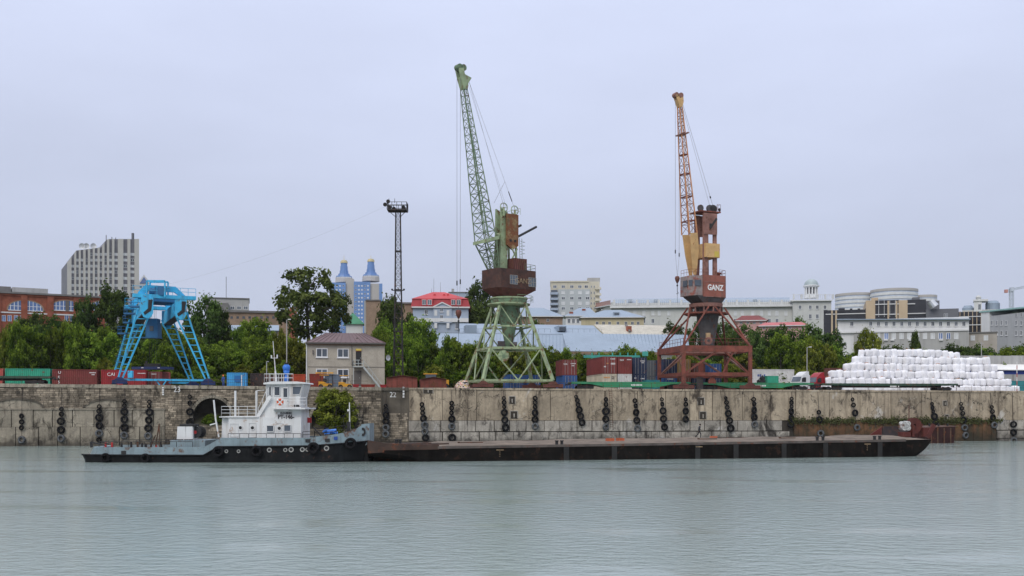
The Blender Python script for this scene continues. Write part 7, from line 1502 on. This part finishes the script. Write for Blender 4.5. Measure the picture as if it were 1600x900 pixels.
RZL = WROT; RZD = WROT + R(90)               # long side to the river / doors to the river
def stack_d(px0, back, L_, H_, mat, label, z=0, **k):
    """doors facing the river; px0 = left edge of the door end"""
    p = QG(px0, back) + UDIR * 2.44; p.z = zdeck(p.x) + z; return container(label, p, RZD, L_, H_, mat, **k)
def long_(px0, px1, back, H_, mat, label, z=0, **k):
    a, b = QG(px0, back), QG(px1, back); a.z = zdeck(a.x) + z; return container(label, a, RZL, round((b - a).length, 2), H_, mat, **k)
# left group, long sides to the river
long_(-66, 4.5, 13, 2.7, CSAL, 'orange red container cut by the left edge of the picture', texts=[('side', '#3', .7, 5.6, 1.2, CW)])
long_(8, 78, 13, 2.75, CGRN, 'green container standing behind the dark flat wagon, far left')
c = long_(81.5, 151, 13, 2.7, CRED, 'maroon container with three white letters down its side', texts=[('side', 'U', .62, 1.1, 2.2, CW), ('side', 'E', .62, 1.0, 1.45, CW), ('side', 'S', .62, 1.0, .7, CW), ('side', '#8', .2, 6.0, 2.2, CW), ('side', '#4', .2, 6.1, 1.9, CW)])
c = long_(158, 227, 13.5, 2.75, CRED2, 'bright red container with white letters under the blue crane', texts=[('side', 'CAI', .75, 1.5, 2.0, CW), ('side', '#10', .2, 6.1, 2.2, CW)])
stack_d(228, 15, 6.06, 2.6, CRED, 'maroon container end just right of the bright red container', texts=[('end', '#6', .22, 1.2, 2.2, CW)])
long_(239.5, 262.5, 22, 2.75, CSAL, 'short faded salmon container below the blue spreader', doors=False, texts=[('side', '#5', .4, .8, 1.9, CW)])
# centre stacks, doors to the river
stack_d(879.5, 12, 6.06, 2.6, CBLU, 'blue container under the small maroon one, left stack'); stack_d(879.0, 12, 6.06, 2.6, CRED, 'maroon container on the blue one, left of the flat wagon', 2.62, texts=[('end', 'tex', .5, .5, 1.9, CW), ('end', '#7', .2, 1.8, 1.95, CW), ('end', '#4', .2, 1.8, 1.6, CW)])
stack_d(941.5, 12, 12.19, 2.9, CCRM, 'cream container with orange marks under the middle maroon one', texts=[('end', '#5', .34, .7, 2.3, CORG), ('end', '#4', .2, 1.8, 2.4, TXT), ('end', '#4', .2, 1.8, 2.1, TXT)]); stack_d(941.5, 12, 12.19, 2.9, CRED, 'long maroon container with white locking bars, upper middle', 2.92, texts=[('end', '#6', .22, 1.75, 2.5, CW), ('end', '#3', .42, 1.8, 1.7, CW), ('end', '#2', .3, .4, 1.2, CW), ('end', '#2', .28, .85, 1.75, CORG)])
stack_d(965.3, 12, 12.19, 2.9, CWHT, 'white ribbed container end under the lettered maroon one', doors=False); stack_d(965.3, 12, 12.19, 2.9, CRED, 'maroon container without doors, right of the middle one, white lettering', 2.92, doors=False, texts=[('end', 'tex', .55, .7, 2.35, CW), ('end', '#7', .18, 1.95, 2.4, CW)])
stack_d(989, 14, 6.06, 2.9, CNAV, 'navy container at the bottom beside the white one', texts=[('end', '#5', .22, 1.7, 2.2, CW), ('end', '#2', .3, .4, 2.3, CW)]); stack_d(989, 14, 6.06, 2.9, CNAV, 'navy container on top beside the doorless maroon one', 2.92, texts=[('end', '#6', .22, 1.7, 2.3, CW), ('end', '#4', .2, 1.7, 2.0, CW)])
stack_d(1013, 24, 6.06, 2.9, CGRY, 'dark grey container standing back, lower', 0); stack_d(1013, 24, 6.06, 2.9, CGRY, 'dark grey container standing back on another grey one', 2.92)
long_(1010, 1031, 11, 1.9, CTEA, 'low teal container left of the red crane legs', doors=False)
stack_d(1037, 19, 6.06, 2.9, CBLU, 'blue container under the navy one behind the red crane', texts=[('end', '#6', .3, 1.2, 2.3, CW)]); stack_d(1037, 19, 6.06, 2.9, CNAV, 'navy container with white marks seen through the red crane', 2.92, texts=[('end', '#6', .22, 1.7, 2.0, CW)])
stack_d(1058.5, 19, 6.06, 2.9, CBRN, 'brown container under the tan one behind the red crane'); stack_d(1058.5, 19, 6.06, 2.9, CTAN, 'tan container seen through the red crane', 2.92)
stack_d(1081.5, 20, 6.06, 2.6, CNAV, 'navy container right of the brown one behind the red crane'); stack_d(1081.5, 20, 6.06, 2.6, CBRN, 'brown container on top at the middle of the red crane', 2.62)
stack_d(1107, 22, 6.06, 2.6, CNAV, 'navy container low at the right of the red crane'); stack_d(1107, 22, 6.06, 2.6, CBLU, 'blue container on top at the right of the red crane', 2.62, texts=[('end', '#3', .4, 1.2, 1.7, CW)])
stack_d(794, 19, 6.06, 2.9, CBLU, 'blue container between the green crane legs, left one'); stack_d(823, 21, 6.06, 2.9, CBLU, 'blue container with white marks at the green crane right leg', texts=[('end', '#4', .35, .7, 2.2, CW), ('end', '#2', .5, 1.9, 1.6, CW)])
long_(1176, 1240, 36, 3.4, CWHT, 'long white box trailer body among the bushes', z=1.4, doors=False, texts=[('side', '#4', .7, 1.8, 2.2, pm('trailer_blue_print', (.08, .12, .3), .6))], group='trailers')
# yard huts, bins, skips
bc = QG(354.5, 8); container('bright blue site cabin beside the worker', bc, RZL, 2.9, 2.35, paint('cabin_blue', (.05, .30, .58), .05), doors=False, name='site_cabin', group='cabins on the quay')
mb = MB(); dpt = bc + UDIR * 1.7; 
for k, (u0, u1, z0, z1, m_) in enumerate(((1.2, 2.05, .9, 1.9, GLASS), (2.15, 2.3, .2, 2.0, WHITE))):
    q = MB(); a = bc + UDIR * u0 - NDIR * .06; b = bc + UDIR * u1 - NDIR * .06; q.prism([a + Zv * z0, b + Zv * z0, b + Zv * z1, a + Zv * z1], NDIR * .05); one('cabin_shutter' if k == 0 else 'door_post', q, paint('cabin_shutter_blue', (.02, .15, .4), .05) if k == 0 else WHITE, 'darker blue shutter on the front of the blue site cabin' if k == 0 else 'white post fixed on the front of the blue site cabin', 'shutter' if k == 0 else 'post')
long_(391, 412, 11, 2.4, CDKB, 'very dark rusty container left of the tug mast', doors=False)
long_(413, 457, 16, 2.3, CDKB, 'dark container partly hidden by the tug wheelhouse', doors=False)
ORR = paint('skip_orange_red', (.42, .06, .02), .18); RSK = paint('skip_dark_red', (.22, .03, .018), .25)
def skip(px0, px1, back, h, mat, label, tilt=.12):
    a, b = QG(px0, back), QG(px1, back); L_ = (b - a).length; r = T('skip', label, 'skip', a, 'steel skips on the quay', RZL); ORG[r.name] = Vector(); W = 1.9
    MB().hexa([(tilt, .15, .25), (L_ - tilt, .15, .25), (L_ - tilt, W - .15, .25), (tilt, W - .15, .25), (0, 0, h), (L_, 0, h), (L_, W, h), (0, W, h)]).build('body', mat, r)
    n = max(3, int(L_ / .45))
    for k in range(n + 1): x = L_ * k / n; xi = lerp(tilt, L_ - tilt, k / n); MB().bar((xi, .1, .3), (x, -.05, h), .08, .08).build('rib', mat, r)
    MB().bb(-.04, L_ + .04, -.07, .02, h - .05, h + .06).build('rim', mat, r); MB().bb(.2, L_ - .2, .3, W - .3, 0, .25).build('skid', BLKM, r)
skip(456, 477, 9, 2.2, ORR, 'orange red ribbed skip left of the port office'); skip(483.5, 505.5, 9, 2.3, RSK, 'dark red ribbed skip below the office windows')
container('grey blue container with yellow strip on its roof edge', QG(507, 10), RZL, 2.5, 2.35, paint('container_slate', (.13, .17, .22)), doors=False)
YLW = paint('machine_yellow', (.62, .30, .02), .08)
ys = QG(493, 9.6); ys.z += 2.45; mb = MB(); mb.bb(0, 2.8, 0, .5, 0, .18); mb.bb(0, .2, 0, .5, -.12, 0); o = one('yellow_beam', mb, YLW, 'yellow steel beam lying on the skip and grey container', 'beam', base=(0, 0, 0)); o.location = ys; o.rotation_euler = (0, 0, RZL)
def forklift(px, back, label, s_=1.0, mast=True):
    p = QG(px, back); r = T('forklift', label, 'forklift', p, 'yellow forklifts by the office', RZL); ORG[r.name] = Vector()
    MB().prism([(-1.1 * s_, 0, .35), (.9 * s_, 0, .35), (.9 * s_, 0, .75), (.2 * s_, 0, .8), (-.3 * s_, 0, 1.05), (-1.1 * s_, 0, 1.1)], (0, 1.1, 0)).build('chassis', YLW, r)
    for x in (-.75, .6):
        for y in (-.05, 1.15):
            mb = MB(); mb.lathe((x * s_, y, .34), [(.14, -.1), (.34, -.1), (.34, .1), (.14, .1)], 14, 'y', True); mb.build('wheel', BLKM, r)
    for x, y in ((-.9, .08), (.35, .08), (-.9, 1.02), (.35, 1.02)): MB().bar((x * s_, y, .8), (x * s_ * .9, y, 2.05), .07, .07).build('cab_post', BLKM, r)
    MB().bb(-.95 * s_, .45 * s_, 0, 1.1, 2.03, 2.12).build('cab_roof', YLW, r); MB().bb(-.4, .1, .3, .8, 1.0, 1.5).build('seat', BLKM, r)
    if mast:
        for y in (.25, .85): MB().bar((1.0 * s_, y, .15), (1.0 * s_, y, 2.2), .1, .12).build('mast_rail', BLKM, r); MB().bb(1.05 * s_, 2.0 * s_, y - .06, y + .06, .12, .18).build('fork', BLKM, r)
forklift(509, 5, 'yellow forklift at the left, below the grey blue container'); forklift(540, 7, 'yellow forklift in front of the right ground floor window')
RB = pm('garage_rust_red', (.17, .045, .032), .8, .25, .7, rust=.3, streak=.3)
def garage(px0, px1, back, h, rise, label):
    a, b = QG(px0, back), QG(px1, back); L_ = (b - a).length; r = T('steel_garage', label, 'garage', a, 'rusty steel garages on the quay', RZL); ORG[r.name] = Vector(); W = 3
    MB().prism([(0, 0, 0), (L_, 0, 0), (L_, 0, h), (L_ * .5, 0, h + rise), (0, 0, h)][::1], (0, W, 0)).build('body', RB, r)
    for q in ((0, h, .5, h + rise), (.5, h + rise, 1, h)): MB().bar((L_ * q[0], W / 2 - .1, q[1] + .05), (L_ * q[2], W / 2 - .1, q[3] + .05), W + .4, .06, (0, 0, 1)).build('roof_sheet', STEELR, r)
    for k in range(1, 6): x = L_ * k / 6; MB().bb(x - .03, x + .03, -.03, 0, .05, h + rise * (1 - abs(k / 3 - 1)) - .05).build('panel_seam', STEELR, r)
garage(604.5, 652, 4.5, 1.75, .35, 'left of two rusty red steel garages on the quay edge'); garage(657, 697.5, 4.5, 1.55, .35, 'right of two rusty red steel garages on the quay edge')
lo = QG(690, 12); mb = MB(); r = T('loader', 'yellow loader peeking out behind the right steel garage', 'loader', lo, None, RZL); ORG[r.name] = Vector()
MB().prism([(-.9, 0, .5), (1.2, 0, .5), (1.2, 0, 1.7), (.3, 0, 1.7), (.1, 0, 1.3), (-.9, 0, 1.2)], (0, 1.4, 0)).build('body', YLW, r); MB().bb(-2.6, -.9, .1, 1.3, .6, 2.6).build('cab', GLASS, r); MB().bb(-2.9, -.7, 0, 1.4, 2.6, 2.75).build('cab_roof', YLW, r)
for x in (-1.8, .7): mb = MB(); mb.lathe((x, -.1, .55), [(.2, -.2), (.55, -.2), (.55, .2), (.2, .2)], 16, 'y', True); mb.build('wheel', BLKM, r)
for k, (px0, px1, lab) in enumerate(((551, 561, 'short red steel box in front of the lower office door, left'), (564, 586, 'long low red steel trough in front of the office'), (594, 604, 'short red steel box at the foot of the outside stair'))):
    a, b = QG(px0, 4), QG(px1, 4); L_ = (b - a).length; mb = MB(); mb.hexa([(.1, .1, 0), (L_ - .1, .1, 0), (L_ - .1, .9, 0), (.1, .9, 0), (0, 0, .62), (L_, 0, .62), (L_, 1, .62), (0, 1, .62)]); mb.bb(-.04, L_ + .04, -.04, 1.04, .6, .68); o = one('steel_trough', mb, CRED2 if k != 1 else RSK, lab, 'trough', base=(0, 0, 0)); o.location = a; o.rotation_euler = (0, 0, RZL)
# patterned tarpaulin heap beside the green crane
def tarp_mat():
    m = pm('printed_tarpaulin', (.5, .48, .44), .7, .2, 1); t = m.node_tree; n = t.nodes; l = t.links; b = n['Principled BSDF']; g = n.new('ShaderNodeNewGeometry'); q = n.new('ShaderNodeTexNoise'); q.inputs['Scale'].default_value = 2.4; q.inputs['Detail'].default_value = 1; l.new(g.outputs['Position'], q.inputs['Vector']); r = n.new('ShaderNodeValToRGB'); r.color_ramp.interpolation = 'CONSTANT'; l.new(q.outputs[0], r.inputs[0]); e = r.color_ramp.elements; e[0].color = (.03, .03, .03, 1); e[1].position = .42; e[1].color = (.62, .58, .5, 1)
    for p, c in ((.5, (.5, .05, .03, 1)), (.545, (.65, .62, .55, 1)), (.60, (.5, .35, .05, 1)), (.66, (.1, .1, .1, 1))): k = e.new(p); k.color = c
    l.new(r.outputs[0], b.inputs['Base Color']); return m
tp = QG(723.5, 6.5); bm = bmesh.new(); bmesh.ops.create_icosphere(bm, subdivisions=4, radius=1)
for v in bm.verts:
    n_ = noise.noise(v.co * 1.6) * .25 + noise.noise(v.co * 5) * .06; v.co = v.co * (1 + n_); v.co.x *= 1.25; v.co.y *= 1.2; v.co.z = max(-.05, v.co.z * 1.5)
me = bpy.data.meshes.new('tarpaulin_heap'); bm.to_mesh(me); bm.free(); me.materials.append(tarp_mat()); o = link('tarpaulin_heap', me, None, tp); tag(o, 'heap wrapped in a printed white and red tarpaulin by the green crane', 'tarpaulin')
# teal frame above the containers
gf = T('teal_frame', 'row of small teal posts and beam behind the maroon containers', 'frame', QG(960, 30)); TEAL = paint('teal_paint', (.06, .34, .28), .05); a, b = Q(912, 557, 30), Q(1000, 557.5, 30); MB().bar(a, b, .25, .5).build('beam', TEAL, gf)
for px in (925, 936, 957, 969, 981, 993): p = Q(px, 551, 30); MB().bar(p, Vector((p.x, p.y, zdeck(p.x))), .22, .22).build('post', TEAL, gf)
p = Q(1008, 553, 30); MB().bb(p.x - .5, p.x + .5, p.y - .4, p.y + .4, p.z - .4, p.z + .45).build('box', TEAL, gf); MB().bar(p - Zv * .4, Vector((p.x, p.y, zdeck(p.x))), .2, .2).build('post', TEAL, gf)

# ------------------------------------------------------------------ flat wagons
WGRN = paint('wagon_green', (.03, .24, .11), .12); WDK = paint('wagon_dark_green', (.022, .07, .045), .15)
def wagon(px0, px1, label, mat, back=7.0, belly=.55, text_=None, zf=1.45):
    a, b = QG(px0, back), QG(px1, back); a.z = zdeck((a.x + b.x) / 2); L_ = (b - a).length; r = T('flat_wagon', label, 'rail wagon', a, 'flat rail wagons on the quay track', RZL); ORG[r.name] = Vector(); Wd = 2.7
    for y in (0, Wd - .14):
        t0, t1 = .16, .28; MB().prism([(0, y, zf), (0, y, zf - .32), (L_ * t0, y, zf - .36), (L_ * t1, y, zf - .32 - belly), (L_ * (1 - t1), y, zf - .32 - belly), (L_ * (1 - t0), y, zf - .36), (L_, y, zf - .32), (L_, y, zf)], (0, .14, 0)).build('side_sill', mat, r)
    MB().bb(0, L_, .14, Wd - .14, zf - .2, zf - .05).build('floor', STEELR, r); MB().bb(L_ * .1, L_ * .9, Wd / 2 - .3, Wd / 2 + .3, zf - .7, zf - .2).build('centre_sill', BLKM, r)
    n = int(L_ / 1.6)
    for k in range(n + 1): x = .1 + (L_ - .2) * k / n; MB().bb(x - .05, x + .05, -.06, 0, zf - .3, zf + .02).build('stake_pocket', mat, r)
    for bx in (2.4, L_ - 2.4):
        bo = MB(); bo.bb(bx - 1.35, bx + 1.35, .25, .45, .42, .72); bo.bb(bx - .35, bx + .35, .2, .5, .3, .85); g_ = bo.build('bogie', BLKM, r); bo = MB(); bo.bb(bx - 1.35, bx + 1.35, Wd - .45, Wd - .25, .42, .72); bo.build('bogie', BLKM, r)
        for x in (bx - .92, bx + .92):
            mb = MB(); mb.lathe((x, .6, .475), [(0, -.08), (.3, -.08), (.475, -.07), (.475, .08), (0, .08)], 18, 'y'); mb.tube((x, .6, .475), (x, Wd - .6, .475), .08, .08, 8); mb.lathe((x, Wd - .6, .475), [(0, -.08), (.475, -.08), (.475, .08), (0, .08)], 18, 'y'); mb.build('wheelset', BLKM, g_)
    for x, sgn in ((0, -1), (L_, 1)):
        for y in (.5, Wd - .5): mb = MB(); mb.tube((x, y, 1.05), (x + sgn * .45, y, 1.05), .09, .09, 8); mb.tube((x + sgn * .45, y, 1.05), (x + sgn * .55, y, 1.05), .22, .22, 12); mb.build('buffer', BLKM, r)
    if text_:
        q = MB()
        for i_, ch in enumerate(text_):
            if ch != ' ': q.bb(L_ * .5 + i_ * .24 - .08, L_ * .5 + i_ * .24 + .08, -.02, -.003, zf - .62, zf - .38)
        q.build('stencil_marks', CW, r)['kind'] = 'stuff'
    return r
wagon(-110, 79, 'dark flat wagon in front of the green container, far left', WDK, belly=.05)
wagon(893, 1079, 'green fish belly flat wagon in front of the maroon container stacks', WGRN, text_='94500471'); wagon(1088, 1272, 'green fish belly flat wagon passing under the red crane', WGRN, text_='94316802'); wagon(1284, 1497, 'long dark green flat wagon in front of the white bags', WDK, belly=.1, text_='54017 8')
for k, bk in enumerate((4.9 + 3.0, 4.9 + 4.5)):
    a, b = QG(-160, bk), QG(1760, bk); mb = MB(); n = 60
    for i in range(n):
        p, q = a.lerp(b, i / n), a.lerp(b, (i + 1) / n); p.z, q.z = zdeck(p.x) + .02, zdeck(q.x) + .02; mb.bar(p, q, .08, .12)
    one('rail_track', mb, STEELR, ('nearer' if k == 0 else 'farther') + ' steel rail under the flat wagons on the quay', 'rail')
sh_ = QG(1199, 8.5); sh_.z += 1.5; container('small green hut riding on the right green flat wagon', sh_, RZL, 2.0, 1.15, CGRN, doors=False, name='green_hut', group=None, W=1.6)
mp_ = QG(1191, 8); mp_.z += 1.42; r = T('winch_machine', 'small black winch machine on the wagon left of the green hut', 'winch', mp_, None, RZL); ORG[r.name] = Vector(); MB().bb(-.6, .6, 0, .9, 0, .5).build('base', BLKM, r); mb = MB(); mb.tube((.2, .1, .8), (.2, .8, .8), .35, .35, 12); mb.build('drum', BLKM, r); MB().bar((-.5, .4, .5), (.3, .4, 1.35), .12, .12).build('arm', BLKM, r); MB().bb(.15, .4, .3, .55, 1.3, 1.5).build('lamp', WHITE, r)

# ------------------------------------------------------------------ two lorries nose to the left
def lorry(px, back, mat, label, s_=1.0):
    p = QG(px, back); r = T('lorry', label, 'lorry', p, 'lorries waiting by the white bags', RZL + R(18)); ORG[r.name] = Vector(); W = 2.45
    prof = [(-1.15, .55), (-1.22, 1.0), (-1.18, 1.75), (-.78, 2.75), (-.6, 2.85), (.95, 2.95), (.95, .55)]
    cb_ = MB().prism([(x, 0, z) for x, z in prof], (0, W, 0)).build('cab', mat, r)
    MB().prism([(-.45, .25, 2.9), (.1, .25, 3.35), (.5, .25, 3.55), (.95, .25, 3.6), (.95, .25, 2.95)], (0, W - .5, 0)).build('roof_fairing', mat, r)
    MB().hexa([(-1.19, .12, 1.8), (-1.17, .12, 1.8), (-1.17, W - .12, 1.8), (-1.19, W - .12, 1.8), (-.84, .16, 2.68), (-.80, .16, 2.68), (-.80, W - .16, 2.68), (-.84, W - .16, 2.68)]).build('windscreen', GLASS, cb_)
    MB().prism([(-.85, -.03, 1.75), (.05, -.03, 1.75), (.05, -.03, 2.55), (-.55, -.03, 2.55)], (0, .03, 0)).build('side_window', BLKM, cb_)
    MB().bb(-1.27, -1.2, .2, W - .2, .75, 1.5).build('grille', BLKM, cb_); MB().bb(-1.3, -1.1, 0, W, .35, .72).build('bumper', mat, cb_)
    for y in (.25, W - .25): MB().bb(-1.33, -1.28, y - .2, y + .2, .5, .66).build('headlight', WHITE, cb_)
    MB().bar((-.95, -.05, 2.3), (-1.05, -.35, 2.3), .05, .05).build('mirror_arm', BLKM, cb_); MB().bb(-1.12, -1.0, -.45, -.28, 1.85, 2.4).build('mirror', BLKM, cb_)
    MB().bb(-.9, 6.2, .6, W - .6, .6, .85).build('chassis', BLKM, r)
    for x in (-.45, 4.0, 5.3):
        for y in (.05, W - .05): mb = MB(); mb.lathe((x, y, .5), [(.22, -.16), (.5, -.16), (.5, .16), (.22, .16)], 16, 'y', True); mb.build('wheel', BLKM, r)
lorry(1259, 12, WALLW, 'white lorry cab with roof fairing beside the white bags'); lorry(1283, 15.5, pm('lorry_red', (.30, .012, .02), .45, .08, 1), 'red lorry cab half hidden behind the white lorry')

# ------------------------------------------------------------------ the pile of white big bags
def bag_mat():
    m = pm('woven_white_bag', (.80, .80, .825), .75, .10, .9, bump=.3, obr=.10, fine=.2, streak=.25, sk_c=(.5, .47, .42)); return m
BAG = bag_mat(); BAGM = []
for sd_ in range(5):
    bm = bmesh.new(); bmesh.ops.create_cube(bm, size=1); bmesh.ops.subdivide_edges(bm, edges=bm.edges[:], cuts=3, use_grid_fill=True); rn = random.Random(sd_ + 90)
    for v in bm.verts:
        c = v.co.copy(); r2 = math.hypot(c.x, c.y); bul = 1.03 - .10 * (abs(c.z) * 2) ** 6; sqr = max(abs(c.x), abs(c.y)) or 1; k = lerp(1, sqr / r2 if r2 else 1, .38)
        v.co.x, v.co.y = c.x * k * bul, c.y * k * bul; n_ = noise.noise(c * 3 + Vector((sd_ * 7, 0, 0))) * .11; v.co += c.normalized() * n_
        if c.z > .45: v.co.z += .06 * (1 - (r2 * 1.6) ** 2) + rn.uniform(-.03, .03)
    me = bpy.data.meshes.new('big_bag'); bm.to_mesh(me); bm.free(); me.materials.append(BAG); me.polygons.foreach_set('use_smooth', [True] * len(me.polygons)); BAGM.append(me)
loop_ = MB(); loop_.path([(-.3, 0, .48), (-.2, 0, .66), (.2, 0, .66), (.3, 0, .48)], .025, 4); lm = bpy.data.meshes.new('lifting_loop'); lm.from_pydata(loop_.v, [], loop_.f); lm.materials.append(pm('loop_orange', (.5, .2, .06), .7, .2, 2))
rn = random.Random(11); ROWS = [(1284, 1590, 'bottom'), (1290, 1580, 'second'), (1296, 1566, 'third'), (1318, 1556, 'fourth'), (1331, 1544, 'fifth'), (1341, 1500, 'top')]; nb_ = 0
s_b = 1.30
for ri, (x0, x1, nm) in enumerate(ROWS):
    for layer in range(1):
        bk = 14 + ri * .55 + layer * 1.25; a, b = QG(x0, bk), QG(x1, bk); n = int((b - a).length / 1.2)
        for k in range(n):
            if nb_ >= 296: break
            p = a.lerp(b, (k + .5) / n) + UDIR * rn.uniform(-.1, .1) + NDIR * rn.uniform(-.3, .3)
            hgt = s_b * rn.uniform(.84, 1.12); drop = rn.uniform(-.12, .05)
            if ri == 5: drop += -.45 * max(0, (k / n - .72) / .28)
            p.z = zdeck(p.x) + ri * 1.30 + .62 + drop
            o = link('big_bag', rn.choice(BAGM), None, p); o.scale = (1.18 * rn.uniform(.86, 1.08), 1.18 * rn.uniform(.95, 1.08), hgt); o.rotation_euler = (rn.uniform(-.12, .12), rn.uniform(-.16, .16), RZL + rn.choice([0, 1.57]) + rn.uniform(-.4, .4)); nb_ += 1
            tag(o, f'white woven big bag, {ordn(k)} from the left in the {nm} row of the pile', 'big bag', f'white big bags, {nm} row' + ('' if layer == 0 else ', behind'))
            if layer == 0 and rn.random() < .22: link('lifting_loop', lm, o).rotation_euler = (0, 0, rn.uniform(0, 3))

# ------------------------------------------------------------------ right edge: warehouse, wall, poles
f = Fac('blue_white_warehouse', 'low warehouse with white roof and deep blue wall at the right edge', 1520, 1690, QD(1520, 34), QD(1690, 34), 12, zb=zdeck(60) - .05)
f.box('wall', pm('deep_blue_wall', (.02, .045, .24), .6, .1, .5), 1522, 1690, 577); f.box('lower_panels', GREYW, 1522, 1690, 585, None, -.05, .02); gable(f, 'roof', pm('white_roof', (.72, .71, .68), .6, .05, .3), 1518, 1692, 577.5, 562.5, -.6, 8)
for c in rngf(1545, 1640, 6): f.box('panel_joint', FRD, c - .3, c + .3, 585, None, -.1, -.05)
f = Fac('concrete_fence', 'pale concrete fence behind the white bags at the right', 1490, 1700, QD(1490, 38), QD(1700, 38), .3, zb=zdeck(60) - .05)
for k in range(14): f.box('fence_panel', GREYW, 1490 + k * 15 + .2, 1505 + k * 15 - .2, 555.5 + (k % 3) * .2, None, 0, .25)
long_(1578, 1640, 20, 2.4, CTEA, 'teal container at the right end of the white bag pile', doors=False)
long_(1296, 1336, 34, 4.6, CBRN, 'dark red brown container behind the left slope of the bags', z=.5, doors=False)
def pole(px, top, back, label, lamp=True, mat=GREYW, nm='street_lamp'):
    p = QG(px, back); p.z = ground_at(p); t = Q(px, top, back); r = T(nm, label, 'lamp post' if lamp else 'pole', p); MB().tube(p, t, .12, .08, 8).build('pole', mat, r)
    if lamp: MB().bar(t, t + Vector((.5, -.3, .1)), .06, .06).build('arm', mat, r); MB().bb(t.x + .3, t.x + .8, t.y - .45, t.y - .2, t.z + .02, t.z + .16).build('lamp_head', FRW, r)
    else: MB().bar(t + Vector((-.5, 0, -.3)), t + Vector((.5, 0, -.3)), .08, .08).build('crossarm', mat, r)
pole(1533.5, 534, 36, 'concrete utility pole behind the right side of the bags', False, nm='utility_pole'); pole(1261, 543, 36, 'thin lamp post above the white trailer', True); pole(448, 500, 34, 'bent lamp post above the bushes left of the port office', True)
fl = QG(1589, 10); t = Q(1589, 565, 10); r = T('signal_mast', 'red and white striped thin mast before the blue wall at right', 'mast', fl); n = 8
for k in range(n): MB().tube(fl.lerp(t, k / n), fl.lerp(t, (k + 1) / n), .07, .07, 6).build('stripe', WHITE if k % 2 else CSAL, r)
# bush in the arch, weeds
tree(527, 604, 66, QD(527, -1.6), 'y', 0, bot=668, z=fz(527, 672), label='yellow green bush growing out of the quay wall arch', name='wall_bush'); tree(508, 606, 30, QD(508, -.9), 'y', 1, bot=640, z=fz(508, 650), label='small yellowish bush on top of the quay wall arch', name='wall_bush')
tree(336, 645, 44, QD(336, 1.6), 'g', 0, bot=668, z=fz(336, 668), label='green weeds growing inside the open quay arch', name='arch_weeds')
# ------------------------------------------------------------------ damp air
hm = bpy.data.materials.new('haze_air'); hm.use_nodes = True; n = hm.node_tree.nodes; n.remove(n['Principled BSDF']); v = n.new('ShaderNodeVolumePrincipled')
v.inputs['Color'].default_value = (.93, .95, 1, 1); v.inputs['Density'].default_value = .00005; v.inputs['Anisotropy'].default_value = .2; hm.node_tree.links.new(v.outputs[0], n['Material Output'].inputs['Volume'])
tag(MB().bb(-4500, 4500, -2500, 5200, -2, 220).build('haze', hm), 'thin pale damp haze over the river and town', 'haze', kind='stuff')
